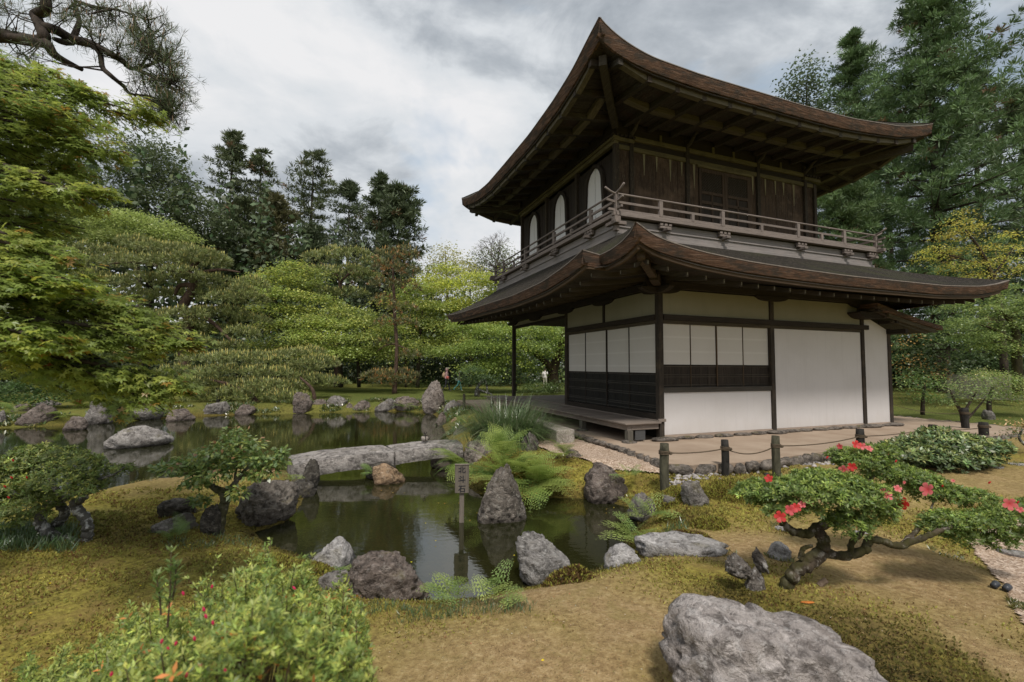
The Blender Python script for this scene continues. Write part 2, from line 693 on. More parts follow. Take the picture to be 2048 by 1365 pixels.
CTRL = np.array([(0, 0, -.16), (0, 2.4, -.26), (1.3, 2.4, -.28), (2.1, 3.6, -.24), (1.2, 3.6, -.30), (3.2, 2.6, -.30), (4.6, 4.3, -.36), (3.2, 4.6, -.30), (5, 7.2, -.15), (2.5, 7.0, -.14),
                 (3.3, 5.6, -.27), (2.5, 6.1, -.26), (2.0, 5.0, -.36), (-1.2, 2.6, -.30), (-3, 3.0, -.34), (-5.0, 4.8, -.38), (-3.4, 4.8, -.38), (-2.1, 3.9, -.35), (-4.4, 8, -.38), (-5.2, 8.5, -.40), (-4.8, 6.3, -.38),
                 (-6, 27, -.12), (3, 30, -.12), (-10, 28, -.10), (-15, 23, -.25), (-20, 19, -.35), (-30, 18, -.3), (-1, 19, -.2), (0, 24, -.12), (11, 11.4, -.05), (14, 9, .0), (-.2, 9.8, -.18), (1.0, 9.2, -.13), (1.9, 8.2, -.09),
                 (-.5, 13, -.2), (.8, 12, -.15), (3, 14, -.12), (8, 16, -.12), (20, 20, .2), (30, 10, .2), (9, 5, -.2), (16, 4, -.1), (-20, 45, .4), (10, 45, .2), (40, 50, .8), (-60, 60, 5), (-8, 0, -.4), (8, 0, -.3), (0, -10, -.2), (-90, 120, 12), (60, 120, 4)], float)


def hz(P):
    P = np.asarray(P, float).reshape(-1, P.shape[-1] if hasattr(P, 'shape') else 2)[:, :2]
    d2 = (P[:, None, 0] - CTRL[None, :, 0]) ** 2 + (P[:, None, 1] - CTRL[None, :, 1]) ** 2
    w = 1.0 / (d2 + 0.25) ** 1.7
    z = (w @ CTRL[:, 2]) / w.sum(1)
    sd = poly_sd(P, POND)
    Q = np.column_stack([P, np.zeros(len(P))])
    r = np.hypot(P[:, 0], P[:, 1])
    z = z + 0.05 * fbm(Q * 1.3, 3, 5) * np.clip(1.6 - r / 40, .4, 1) + 0.012 * fbm(Q * 7, 2, 9) * (r < 14)
    lo = np.clip(sd / 0.75, 0, 1)
    land = WATER_Z + 0.015 + (np.maximum(z, WATER_Z + .12) - WATER_Z) * (lo * lo * (3 - 2 * lo)) ** .8
    bed = WATER_Z + np.maximum(-0.55, sd * 0.42)
    return np.where(sd > 0, land, bed)


def hz1(x, y):
    return float(hz(np.array([[x, y]]))[0])


def ground_at(u, v):
    """the ground point seen there"""
    z = -0.3
    for _ in range(12):
        p = at(u, v, z)
        z = 0.5 * z + 0.5 * hz1(p[0], p[1])
    p = at(u, v, z)
    return np.array([p[0], p[1], hz1(p[0], p[1])])


# ------------------------------------------------------------------ ground
def blob(P, items):
    r = np.zeros(len(P))
    for (x, y, rx, ry, a) in items:
        q = ((P[:, 0] - x) / rx) ** 2 + ((P[:, 1] - y) / ry) ** 2
        r = np.maximum(r, a * np.exp(-q ** 1.5))
    return r


SOIL = [(0.1, 2.6, 1.25, 0.95, 1), (0.75, 3.2, 0.7, 1.0, 1), (0.3, 3.6, 1.0, 0.5, 1), (2.3, 4.7, 1.0, 0.6, 1), (3.3, 4.2, 1.1, 1.3, 1), (2.9, 3.6, 0.6, 0.8, .6), (3.0, 2.7, .25, 1.2, .9), (-5.3, 8.0, 1.4, 1.5, .7),
        (4.6, 6.2, 1.3, 0.8, .7), (7, 7, 3, 1.5, .8), (11, 10, 4, 1.2, .7), (-.3, 1.5, 1.5, .8, .8)]
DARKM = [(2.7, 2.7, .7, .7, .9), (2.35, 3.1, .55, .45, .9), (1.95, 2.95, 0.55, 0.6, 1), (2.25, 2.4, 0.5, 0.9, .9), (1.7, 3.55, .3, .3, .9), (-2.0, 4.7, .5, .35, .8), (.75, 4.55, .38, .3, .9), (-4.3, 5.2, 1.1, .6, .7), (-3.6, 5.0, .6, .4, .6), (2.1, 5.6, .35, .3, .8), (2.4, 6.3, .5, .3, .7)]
GRASS = [(-5.6, 5.3, 1.0, .7, .9), (-5, 27, 9, 4.5, .75), (3, 25, 5, 9, .8), (12, 14, 6, 3, .6), (-1, 20, 3, 8, .6), (-2.2, 4.25, .9, .3, .4)]


def soil_dark(P):
    Q = np.column_stack([P[:, :2], np.zeros(len(P))])
    w = 0.35 * fbm(Q * 2.2, 4, 21)
    s = np.clip(blob(P, SOIL) * 1.15 + w - .12, 0, 1)
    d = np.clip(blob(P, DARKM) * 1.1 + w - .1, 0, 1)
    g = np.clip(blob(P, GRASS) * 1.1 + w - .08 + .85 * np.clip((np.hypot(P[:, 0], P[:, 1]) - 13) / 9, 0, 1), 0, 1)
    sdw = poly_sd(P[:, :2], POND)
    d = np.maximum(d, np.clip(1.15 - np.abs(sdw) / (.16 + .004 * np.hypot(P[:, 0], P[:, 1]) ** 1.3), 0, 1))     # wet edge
    return s, d, g


radii = np.concatenate([np.linspace(0.25, 1.45, 8), 1.5 * 1.0185 ** np.arange(118), 13.2 * 1.035 ** np.arange(1, 46), 62.5 * 1.14 ** np.arange(1, 19)])
az = np.concatenate([np.radians(np.arange(-62, 62.01, 0.42)), np.radians(np.arange(66, 298, 4.0))])
RR, AA = np.meshgrid(radii, az, indexing='ij')
GP = np.column_stack([(RR * np.sin(AA)).ravel(), (RR * np.cos(AA)).ravel()])
GZ = np.concatenate([hz(c) for c in np.array_split(GP, 12)])
nr, na = RR.shape
ii, jj = np.meshgrid(np.arange(nr - 1), np.arange(na), indexing='ij')
j2 = (jj + 1) % na
GF = np.column_stack([(ii * na + jj).ravel(), (ii * na + j2).ravel(), ((ii + 1) * na + j2).ravel(), ((ii + 1) * na + jj).ravel()])[:, ::-1]
GV = np.column_stack([GP, GZ])
GV = np.vstack([GV, [[0, 0, hz1(0, 0)]]])
fan = np.column_stack([np.full(na, len(GV) - 1), (np.arange(na) + 1) % na, np.arange(na), np.arange(na)])
so, da, gr = soil_dark(GV)

MG = Mat('ground', 0.95, 0.15)
at_ = MG.n('ShaderNodeAttribute')
at_.attribute_name = 'Col'
sp_ = MG.n('ShaderNodeSeparateColor')
MG.t.links.new(at_.outputs['Color'], sp_.inputs[0])
wp = MG.world()
g1 = MG.noise(wp, 3.0, 6, 0.65, 0.3)
g2 = MG.noise(wp, 22.0, 5, 0.7)
g3 = MG.noise(wp, 95.0, 3, 0.7)
moss_c = MG.ramp(g2, [(0.32, (0.096, 0.076, 0.020)), (0.48, (0.231, 0.194, 0.039)), (0.66, (0.374, 0.329, 0.072))])
moss_c = MG.mix(MG.ramp(g1, [(0.46, 0.0), (0.62, 0.65)]), moss_c, (0.247, 0.173, 0.059))
soil_c = MG.ramp(g2, [(0.30, (0.199, 0.128, 0.059)), (0.52, (0.342, 0.239, 0.116)), (0.70, (0.478, 0.354, 0.194))])
soil_c = MG.mix(MG.ramp(g1, [(0.50, 0.0), (0.68, 0.6)]), soil_c, (0.255, 0.206, 0.075))
soil_c = MG.mix(MG.ramp(g3, [(0.62, 0.0), (0.74, 0.6)]), soil_c, (0.573, 0.478, 0.283))
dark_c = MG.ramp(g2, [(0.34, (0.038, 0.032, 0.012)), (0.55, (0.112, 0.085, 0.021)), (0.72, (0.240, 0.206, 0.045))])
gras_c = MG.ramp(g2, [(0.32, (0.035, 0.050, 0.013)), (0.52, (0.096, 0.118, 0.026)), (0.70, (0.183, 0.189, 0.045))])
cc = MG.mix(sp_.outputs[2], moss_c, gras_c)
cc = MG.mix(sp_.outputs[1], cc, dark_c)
cc = MG.mix(sp_.outputs[0], cc, soil_c)
MG.color(cc)
MG.bump(MG.math('ADD', MG.math('MULTIPLY', g2, 1.0), MG.math('MULTIPLY', g3, 0.5)), 0.9, 0.03)
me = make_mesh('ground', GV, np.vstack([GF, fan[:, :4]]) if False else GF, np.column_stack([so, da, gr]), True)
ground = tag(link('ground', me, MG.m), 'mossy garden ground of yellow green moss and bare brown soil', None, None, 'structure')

# ------------------------------------------------------------------ pond water: murky, mirrors the trees and the sky
MW = bpy.data.materials.new('pond_water')
MW.use_nodes = True
t = MW.node_tree
t.nodes.clear()
nn = lambda k: t.nodes.new(k)
fr = nn('ShaderNodeFresnel'); fr.inputs['IOR'].default_value = 1.7
gl = nn('ShaderNodeBsdfGlossy'); gl.inputs['Roughness'].default_value = 0.035; gl.inputs['Color'].default_value = (1, 1, 1, 1)
di = nn('ShaderNodeBsdfDiffuse'); di.inputs['Color'].default_value = (0.024, 0.026, 0.009, 1)
tr = nn('ShaderNodeBsdfTransparent'); tr.inputs['Color'].default_value = (0.42, 0.44, 0.24, 1)
m1 = nn('ShaderNodeMixShader'); m1.inputs[0].default_value = 0.42
m2 = nn('ShaderNodeMixShader')
ou = nn('ShaderNodeOutputMaterial')
ge = nn('ShaderNodeNewGeometry')
mp = nn('ShaderNodeMapping'); mp.inputs['Scale'].default_value = (1.0, 1.5, 1.0)
no = nn('ShaderNodeTexNoise'); no.inputs['Scale'].default_value = 9.0; no.inputs['Detail'].default_value = 3.0
no2 = nn('ShaderNodeTexNoise'); no2.inputs['Scale'].default_value = 1.1; no2.inputs['Detail'].default_value = 2.0
mu = nn('ShaderNodeMath'); mu.operation = 'MULTIPLY'
bp = nn('ShaderNodeBump'); bp.inputs['Strength'].default_value = 0.09; bp.inputs['Distance'].default_value = 0.02
L = t.links.new
L(ge.outputs['Position'], mp.inputs[0]); L(mp.outputs[0], no.inputs['Vector']); L(mp.outputs[0], no2.inputs['Vector'])
L(no.outputs['Fac'], mu.inputs[0]); L(no2.outputs['Fac'], mu.inputs[1]); L(mu.outputs[0], bp.inputs['Height'])
L(bp.outputs[0], gl.inputs['Normal']); L(bp.outputs[0], fr.inputs['Normal'])
L(di.outputs[0], m1.inputs[1]); L(tr.outputs[0], m1.inputs[2])
L(fr.outputs[0], m2.inputs[0]); L(m1.outputs[0], m2.inputs[1]); L(gl.outputs[0], m2.inputs[2]); L(m2.outputs[0], ou.inputs[0])
wv = [(-60, 4, WATER_Z), (3.2, 3.5, WATER_Z), (3.2, 22, WATER_Z), (-60, 22, WATER_Z)]
tag(obj('pond_water', wv, [(0, 1, 2, 3)], MW), 'dark green pond water mirroring trees and cloud', None, None, 'structure')


# ------------------------------------------------------------------ level earth forecourt round the pavilion, gravel apron, paths
def sheet(name, poly, off, res, mat, label, zc=None):
    poly = np.asarray(poly, float)[:, :2]
    lo, hi = poly.min(0), poly.max(0)
    xs, ys = np.arange(lo[0], hi[0] + res, res), np.arange(lo[1], hi[1] + res, res)
    X, Y = np.meshgrid(xs, ys, indexing='ij')
    P = np.column_stack([X.ravel(), Y.ravel()])
    cx = np.column_stack([(X[:-1, :-1] + res / 2).ravel(), (Y[:-1, :-1] + res / 2).ravel()])
    ok = poly_sd(cx, poly) < 0.06 * fbm(np.column_stack([cx * 2, cx[:, :1] * 0]), 2, 3)
    m = len(ys)
    i, j = np.meshgrid(np.arange(len(xs) - 1), np.arange(m - 1), indexing='ij')
    F = np.column_stack([(i * m + j).ravel(), ((i + 1) * m + j).ravel(), ((i + 1) * m + j + 1).ravel(), (i * m + j + 1).ravel()])[ok]
    used = np.unique(F)
    re = np.full(len(P), -1)
    re[used] = np.arange(len(used))
    P = P[used]
    Z = (hz(P) if zc is None else np.full(len(P), zc)) + off
    return tag(obj(name, np.column_stack([P, Z]), re[F], mat, smooth=True), label, None, None, 'structure')


MS = Mat('packed_earth', 0.95, 0.15)
a = MS.noise(MS.world(), 1.4, 5, 0.6); b = MS.noise(MS.world(), 60, 4, 0.7)
MS.color(MS.mix(MS.math('MULTIPLY', b, 0.35), MS.ramp(a, [(0.35, (0.30, 0.225, 0.165)), (0.65, (0.40, 0.315, 0.24))]), (0.22, 0.165, 0.12)))
MS.bump(b, 0.3, 0.006)
MV = Mat('gravel_surface', 0.95, 0.15)
v1 = MV.voro(MV.world(), 55)
v2 = MV.noise(MV.world(), 2.0, 5, 0.6)
gc = MV.mix(MV.ramp(v2, [(0.5, 0.0), (0.7, 0.5)]), MV.ramp(v1.outputs['Color'], [(0.15, (0.22, 0.155, 0.11)), (0.5, (0.40, 0.30, 0.225)), (0.9, (0.58, 0.47, 0.38))]), (0.28, 0.19, 0.11))
MV.color(gc)
MV.bump(v1.outputs['Distance'], 0.8, 0.012)

FC = [(-1.14, 12), (-1.15, 1.0), (-1.2, .1), (-1.25, -.7), (-1.30, -1.4), (-1.36, -1.85), (-1.1, -2.12), (-.1, -2.2), (.65, -2.13), (1.8, -2.0), (5, -2.0), (9.2, -1.9), (10.0, -1.4), (10.2, 12)]
fcw = np.array([BW(a_, b_) for a_, b_ in FC])
n = len(fcw)
top = np.column_stack([fcw[:, :2], np.zeros(n)])
botm = np.column_stack([fcw[:, :2], np.full(n, -.6)])
forecourt = tag(obj('forecourt', np.vstack([top, botm]), [tuple(range(n))] + [(i, n + i, n + (i + 1) % n, (i + 1) % n) for i in range(n)], MS.m),
                'level packed earth forecourt round the pavilion', None, None, 'structure')
CTRL = np.vstack([CTRL, [[*at(u_, v_, -.10)[:2], -.10] for u_, v_ in ((1271, 934), (1172, 914), (1078, 894))]])
gp = [at(1330, 932, -.06), at(1335, 944, -.1), ground_at(1271, 941), ground_at(1172, 921), ground_at(1078, 896), at(1030, 878, -.1), at(1010, 860, -.1), BW(-1.9, 6), BW(-1.1, 6), BW(-1.1, -1.9)]
sheet('gravel_apron', gp, 0.014, 0.03, MV.m, 'pale gravel apron between the veranda and the mossy bank')
pp = [ground_at(1930, 1078), ground_at(1958, 1120), ground_at(2000, 1170), ground_at(2060, 1262), BW(3.2, -7.0), BW(6.5, -4.2), ground_at(2060, 1040)]
sheet('garden_path', pp, 0.014, 0.03, MV.m, 'pale gravel path curving away at the right')

# ------------------------------------------------------------------ THE PAVILION
pav = empty('temple_pavilion', BP0, 'two storey wooden temple pavilion with curved bark roofs and white plaster walls', 'temple', None, PHI)


def part(name, x0, x1, y0, y1, z0, z1, mat, parent=pav, c=0.006):
    V, F = box_vf(x0, x1, y0, y1, z0, z1, c)
    return obj(name, V, F, mat, parent)


W_ = plaster('white', (0.60, 0.575, 0.565), (0.48, 0.455, 0.43))
FZ = plaster('frieze', (0.27, 0.252, 0.178), (0.21, 0.20, 0.135), 0.6)  # eave shade and green garden bounce are put into this plaster's colour
BASE = plaster('base', (0.40, 0.32, 0.26), (0.16, 0.12, 0.10), 0.9)
MSH = Mat('shoji_paper', 0.85, 0.2)
br = MSH.n('ShaderNodeTexBrick')
MSH.put(br.inputs['Vector'], MSH.co('Object', (1, 1, 1)))
sx = MSH.n('ShaderNodeSeparateXYZ'); MSH.t.links.new(MSH.co('Object'), sx.inputs[0])
hline = MSH.math('PINGPONG', sx.outputs[2], 0.15)
hl = MSH.ramp(hline, [(0.0, 1.0), (0.03, 0.0)])
vl = MSH.ramp(MSH.math('PINGPONG', MSH.math('ADD', sx.outputs[0], sx.outputs[1]), 0.02), [(0.0, 0.5), (0.25, 0.0)])
cm = MSH.mix(MSH.math('MULTIPLY', vl, 0.14), (0.56, 0.535, 0.50), (0.42, 0.40, 0.37))
cm = MSH.mix(MSH.math('MULTIPLY', hl, 0.5), cm, (0.68, 0.66, 0.63))
MSH.color(MSH.mix(MSH.ramp(MSH.noise(MSH.co('Object'), 1.5, 4, 0.6), [(0.45, 0.0), (0.75, 0.35)]), cm, (0.48, 0.455, 0.41)))
SH = MSH.m
SILL = wood('sill', (0.04, 0.036, 0.03), (0.115, 0.10, 0.08), 'x', 0.8)
XE, YE, ZT = 7.40, 8.27, 3.085

# --- ground storey posts
for (px, py, w, zt) in ((0.06, 0.06, .12, ZT), (3.18, .06, .12, ZT), (6.31, .06, .115, ZT), (XE - .05, .06, .11, 2.50), (.06, 4.07, .12, ZT), (.06, YE, .12, ZT), (6.31, YE, .115, ZT), (XE - .05, YE, .11, 2.5), (XE - .05, 4.07, .11, 2.5)):
    part('post', px - w / 2, px + w / 2, py - w / 2, py + w / 2, 0.03, zt, legw('z') if False else wood('post', (0.022, 0.018, 0.014), (0.068, 0.054, 0.042), 'z', 0.85, wear=(0.10, 0.075, 0.05)))
# --- right face
y0, y1 = .035, .10
part('lower_wall', .12, 3.12, y0, y1, .09, .952, W_)
part('sill_beam', .12, 3.12, .0, .11, .955, 1.058, SILL)
ds = [.12, .862, 1.572, 2.332, 3.12]
for k in range(4):
    x0, x1 = ds[k], ds[k + 1]
    off = 0.012 * (k % 2)
    s = part('shoji_screen', x0 + .008, x1 - .008, y0 + .02 + off, y0 + .045 + off, 1.50, 1.525, dark('x'), c=0)
    part('paper_panel', x0 + .016, x1 - .016, y0 + .026 + off, y0 + .034 + off, 1.527, 2.371, SH, s, 0)
    part('stile', x0 - .004, x0 + .014, y0 + .012 + off, y0 + .04 + off, 1.06, 2.372, wood('stile', (.05, .035, .022), (.15, .10, .06), 'z'), s, 0)
    nb = 6
    for q in range(nb):
        xa = x0 + .016 + (x1 - x0 - .032) * q / nb
        part('wainscot_board', xa, xa + (x1 - x0 - .032) / nb - .003, y0 + .03 + off + .003 * (q % 2), y0 + .038 + off, 1.06, 1.498, wood('wainscotr', (.012, .009, .007), (.060, .046, .034), 'z', .8), s, 0)
    for zz in (1.10, 1.27, 1.315, 1.485):
        part('wainscot_rail', x0 + .015, x1 - .005, y0 + .018 + off, y0 + .030 + off, zz - .009, zz + .009, wood('wrail', (.035, .028, .022), (.10, .082, .062), 'x'), s, 0)
part('back_wall', .12, 6.25, .16, .19, 0.05, 3.05, dark('z'), c=0)
part('wall_panel', 3.24, 6.252, y0, y1, .09, 2.373, W_)
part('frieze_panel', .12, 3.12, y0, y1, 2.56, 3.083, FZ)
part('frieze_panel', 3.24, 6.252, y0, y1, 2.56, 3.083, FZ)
part('lintel', .125, 6.52, -.022, .095, 2.445, 2.558, dark('x'))
part('lintel_fillet', .122, 6.25, .006, .10, 2.373, 2.443, wood('fillet', (.035, .028, .018), (.10, .08, .05), 'x'))
part('base_course', .12, XE - .1, .02, .12, .0, .088, BASE, c=0)
# end bay under the side roof: a wall with a sloping head
V, F = box_vf(6.37, XE - .105, y0, y1, .09, 2.46)
V[6:8, 2] = 2.46; V[[4, 7], 2] = 2.83; V[[5, 6], 2] = 2.47
obj('wall_panel', V, F, W_, pav)
# --- left face
x0, x1 = .035, .10
part('sill_beam', .0, .11, .12, 4.01, .40, .515, dark('y'))
dl = [.12, 1.10, 2.02, 3.04, 4.01]
for k in range(4):
    b0, b1 = dl[k], dl[k + 1]
    off = 0.012 * (k % 2)
    s = part('shoji_screen', x0 + .02 + off, x0 + .045 + off, b0 + .008, b1 - .008, 1.325, 1.35, dark('y'), c=0)
    part('paper_panel', x0 + .026 + off, x0 + .034 + off, b0 + .016, b1 - .016, 1.352, 2.371, SH, s, 0)
    part('stile', x0 + .006 + off, x0 + .04 + off, b0 - .012, b0 + .018, .517, 2.372, dark('z'), s, 0)
    nb = 6
    for q in range(nb):
        ya = b0 + .016 + (b1 - b0 - .032) * q / nb
        part('wainscot_board', x0 + .03 + off + .003 * (q % 2), x0 + .038 + off, ya, ya + (b1 - b0 - .032) / nb - .003, .52, 1.323, wood('wainscot', (.006, .006, .006), (.020, .018, .016), 'z', .6), s, 0)
    for zz in (.555, .64, .68, .875, .92, 1.10, 1.14, 1.31):
        part('wainscot_rail', x0 + .014 + off, x0 + .030 + off, b0 + .018, b1 - .012, zz - .010, zz + .010, wood('wrail', (.035, .032, .028), (.09, .082, .072), 'y'), s, 0)
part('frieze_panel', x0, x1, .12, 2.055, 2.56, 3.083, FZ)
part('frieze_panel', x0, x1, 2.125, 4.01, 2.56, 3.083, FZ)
part('frieze_post', .0, .105, 2.055, 2.125, 2.56, ZT, dark('z'))
part('lintel', -.022, .095, .125, 4.01, 2.445, 2.558, dark('y'))
part('lintel_fillet', .006, .10, .122, 4.01, 2.373, 2.443, wood('fillet', (.035, .028, .018), (.10, .08, .05), 'y'))
# --- the open corner beyond: frieze on a lintel, floor, ceiling and the inner wall
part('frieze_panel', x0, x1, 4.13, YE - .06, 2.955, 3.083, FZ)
part('lintel', .01, .105, 4.13, YE - .06, 2.86, 2.953, dark('y'))
part('inner_wall', .13, XE - .2, 4.04, 4.10, .45, 3.05, W_)
part('ceiling', .12, XE - .2, .20, YE, 3.02, 3.05, dark('x'), c=0)
part('end_wall', XE - .09, XE - .03, .12, YE, .09, 2.45, W_)
for k in range(24):
    part('floor_board', .12, 3.2, 4.12 + k * .172, 4.12 + k * .172 + .167, .36, .395, deckw('x'), c=.004)
part('floor_beam', -.02, .10, 4.13, YE, .20, .36, dark('y'))
part('underfloor_wall', .2, .25, .12, YE, .0, .37, dark('y'), c=0)

# --- veranda
ver = part('veranda', -.80, -.70, -.03, YE + .6, .235, .345, deckw('y'))
rng = random.Random(3)
yb = -.09
while yb < YE + .6:
    w = rng.uniform(.115, .15)
    dz = rng.uniform(-.003, .003)
    part('floor_board', -.875 + rng.uniform(-.008, .008), -.03, yb, yb + w - .006, .347 + dz, .378 + dz, deckw('x'), ver, .004)
    yb += w
part('end_beam', -.70, -.05, -.03, .03, .235, .345, deckw('x'), ver)
part('wall_beam', -.03, .0, -.06, YE, .345, .40, deckw('y'), ver)
part('beam_cap', -.05, .135, -.035, .0, .37, .43, deckw('x'), ver)
for yy in (-.02, 1.78, 3.9, 6.1, 8.3):
    part('leg', -.815, -.695, yy - .06, yy + .06, .02, .235, legw('z'), ver)
for yy in (1.2, 3.2, 5.2):
    part('joist', -.70, -.02, yy, yy + .06, .27, .345, deckw('x'), ver)
part('leaning_board', -.60, -.36, -.01, .012, .03, .235, wood('slate', (.05, .05, .05), (.09, .09, .09), 'x'), ver)

# --- bracket arms under the eave beam
def boat(name, cx, cy, along, half, z0, z1, th, mat, parent=pav, sides=(1, 1)):
    n = 9
    xs = np.linspace(-half if sides[0] else 0.0, half if sides[1] else 0.0, n)
    zb = z0 + (z1 - z0) * 0.75 * (np.abs(xs) / half) ** 4
    V, F = [], []
    for x, z in zip(xs, zb):
        for s in (-th / 2, th / 2):
            for zz in (z, z1):
                V.append((cx + x, cy + s, zz) if along == 'x' else (cx + s, cy + x, zz))
    for i in range(n - 1):
        a = i * 4
        b = a + 4
        F += [(a, b, b + 1, a + 1), (a + 2, a + 3, b + 3, b + 2), (a, a + 2, b + 2, b), (a + 1, b + 1, b + 3, a + 3)]
    F += [(0, 1, 3, 2), (4 * n - 4, 4 * n - 2, 4 * n - 1, 4 * n - 3)]
    return obj(name, V, F, mat, parent)


for cx in (.06, 3.18, 6.31):
    boat('bracket_arm', cx, .02, 'x', .50, 2.99, 3.10, .13, dark('x'))
for cy_ in (.06, 2.09, 4.07, 6.2, YE):
    boat('bracket_arm', .02, cy_, 'y', .46, 2.99, 3.10, .13, dark('y'))
part('eave_beam', -.30, 6.9, -.03, .11, 3.10, 3.25, dark('x'))
part('eave_beam', -.03, .11, -.30, YE + .3, 3.102, 3.252, dark('y'))

# ------------------------------------------------------------------ curved roofs
def curve_fn(tab):
    xs, ys = zip(*tab)
    xd = np.linspace(xs[0], xs[-1], 400)
    yd = np.interp(xd, xs, ys)
    k = np.ones(21) / 21
    yp = np.concatenate([yd[0] + (yd[0] - yd[1:11][::-1]), yd, yd[-1] + (yd[-1] - yd[-11:-1][::-1])])
    yd = np.convolve(yp, k, 'valid')
    return lambda s: np.interp(s, xd, yd)


def eave_strip(name, path, zf, th, inset, mat, parent, nrm, lipmat):
    """the cut edge of the bark: path points (x, y), outward normal, top height, thickness"""
    P = np.asarray(path, float)
    n = len(P)
    N = np.asarray(nrm, float)
    V = []
    for i in range(n):
        z = zf[i]
        for (o, dz) in ((.0, .0), (.012, -.03), (-inset * .3, -th[i] * .55), (-inset, -th[i]), (-inset - .06, -th[i] + .006)):
            q = P[i] + (N[i] if N.ndim > 1 else N) * o
            V.append((q[0], q[1], z + dz))
    F = []
    for i in range(n - 1):
        for k in range(4):
            a = i * 5 + k
            F.append((a, a + 1, a + 6, a + 5))
    o = obj(name, V, F, mat, parent, smooth=False)
    g = Geo()                                        # thin worn lip along the very top
    Vl = []
    for i in range(n):
        q = P[i]
        nn_ = N[i] if N.ndim > 1 else N
        for (oo, dz) in ((.020, -.012), (.020, .006), (-.05, .012)):
            Vl.append((q[0] + nn_[0] * oo, q[1] + nn_[1] * oo, zf[i] + dz))
    Fl = []
    for i in range(n - 1):
        for k in range(2):
            a = i * 3 + k
            Fl.append((a, a + 1, a + 4, a + 3))
    obj('eave_lip', Vl, Fl, lipmat, parent)
    return o


LIP = plain('eave_lip', (0.20, 0.17, 0.145), 0.9)
BK, RT = bark_mat(), rooftop_mat()


def slope(name, eave, top, mat, parent, nt=10, prof=0.62):
    """columns from the eave points up to the top points, concave"""
    E_, T_ = np.asarray(eave, float), np.asarray(top, float)
    n = len(E_)
    t = np.linspace(0, 1, nt)
    V = []
    for i in range(n):
        for k in range(nt):
            p = E_[i] + (T_[i] - E_[i]) * t[k]
            p[2] = E_[i, 2] + (T_[i, 2] - E_[i, 2]) * (prof * t[k] + (1 - prof) * t[k] ** 2)
            V.append(p)
    F = []
    for i in range(n - 1):
        for k in range(nt - 1):
            a = i * nt + k
            F.append((a, a + 1, a + nt + 1, a + nt))
    return obj(name, V, F, mat, parent, smooth=True)


def curved_bar(name, P, w, h, mat, parent, up=(0, 0, 1)):
    """a beam of section w x h whose TOP centre follows P"""
    P = np.asarray(P, float)
    T = np.gradient(P, axis=0)
    S = np.cross(T, np.array(up, float))
    S /= np.linalg.norm(S, axis=1)[:, None]
    V = []
    for i in range(len(P)):
        V += [P[i] + S[i] * w / 2, P[i] - S[i] * w / 2, P[i] - S[i] * w / 2 - np.array([0, 0, h]), P[i] + S[i] * w / 2 - np.array([0, 0, h])]
    F = []
    n = len(P)
    for i in range(n - 1):
        for k in range(4):
            F.append((i * 4 + k, i * 4 + (k + 1) % 4, i * 4 + 4 + (k + 1) % 4, i * 4 + 4 + k))
    F += [(0, 3, 2, 1), (4 * n - 4, 4 * n - 3, 4 * n - 2, 4 * n - 1)]
    return obj(name, V, F, mat, parent)


# ---------- upper storey
UX0, UX1, UY0, UY1 = 0.0, 6.89, 1.495, 7.48
EX0, EX1, EY0, EY1 = -1.68, 8.57, -.525, 9.45
ZS = 7.40                                             # soffit height at the wall
uR = curve_fn([(-1.75, 8.03), (-1.62, 7.93), (-1.2, 7.70), (-.55, 7.53), (.7, 7.46), (2.1, 7.45), (3.6, 7.44), (5.3, 7.47), (7.2, 7.64), (8.0, 7.81), (8.62, 8.0)])
uL = curve_fn([(-.6, 8.02), (-.1, 7.86), (.5, 7.63), (1.4, 7.46), (2.8, 7.34), (4.6, 7.33), (6.2, 7.34), (7.6, 7.50), (8.5, 7.68), (9.5, 7.97)])
up_roof = empty('upper_roof', (0, 0, 0))
up_roof.parent = pav
sxs = np.concatenate([np.linspace(EX0, EX0 + 1.6, 14), np.linspace(EX0 + 1.6, EX1 - 1.6, 20)[1:], np.linspace(EX1 - 1.6, EX1, 12)[1:]])
sys_ = np.concatenate([np.linspace(EY0, EY0 + 1.6, 14), np.linspace(EY0 + 1.6, EY1 - 1.6, 20)[1:], np.linspace(EY1 - 1.6, EY1, 12)[1:]])
APEX = (3.45, 4.48, 11.2)
zx, zy = uR(sxs), uL(sys_)
zx[0] = zy[0] = 8.0
zx[-1] = zy[-1] = 7.98
zfar = lambda: zy
slope('roof_slope', np.column_stack([sxs, np.full_like(sxs, EY0), zx]), np.tile(APEX, (len(sxs), 1)), RT, up_roof, 10, .5)
slope('roof_slope', np.column_stack([np.full_like(sys_, EX0), sys_, zy]), np.tile(APEX, (len(sys_), 1)), RT, up_roof, 10, .5)
slope('roof_slope', np.column_stack([sxs, np.full_like(sxs, EY1), zx]), np.tile(APEX, (len(sxs), 1)), RT, up_roof, 10, .5)
slope('roof_slope', np.column_stack([np.full_like(sys_, EX1), sys_, zy]), np.tile(APEX, (len(sys_), 1)), RT, up_roof, 10, .5)
thx = .235 + .06 * np.clip(1 - (sxs - EX0) / 1.0, 0, 1) + .03 * np.clip(1 - (EX1 - sxs) / 1.0, 0, 1)
thy = .23 + .07 * np.clip(1 - (sys_ - EY0) / 1.0, 0, 1) + .03 * np.clip(1 - (EY1 - sys_) / 1.0, 0, 1)
eave_strip('eave_edge', np.column_stack([sxs, np.full_like(sxs, EY0)]), zx, thx, .07, BK, up_roof, (0, -1), LIP)
eave_strip('eave_edge', np.column_stack([np.full_like(sys_, EX0), sys_]), zy, thy, .07, BK, up_roof, (-1, 0), LIP)
eave_strip('eave_edge', np.column_stack([sxs, np.full_like(sxs, EY1)]), zx, thx, .07, BK, up_roof, (0, 1), LIP)
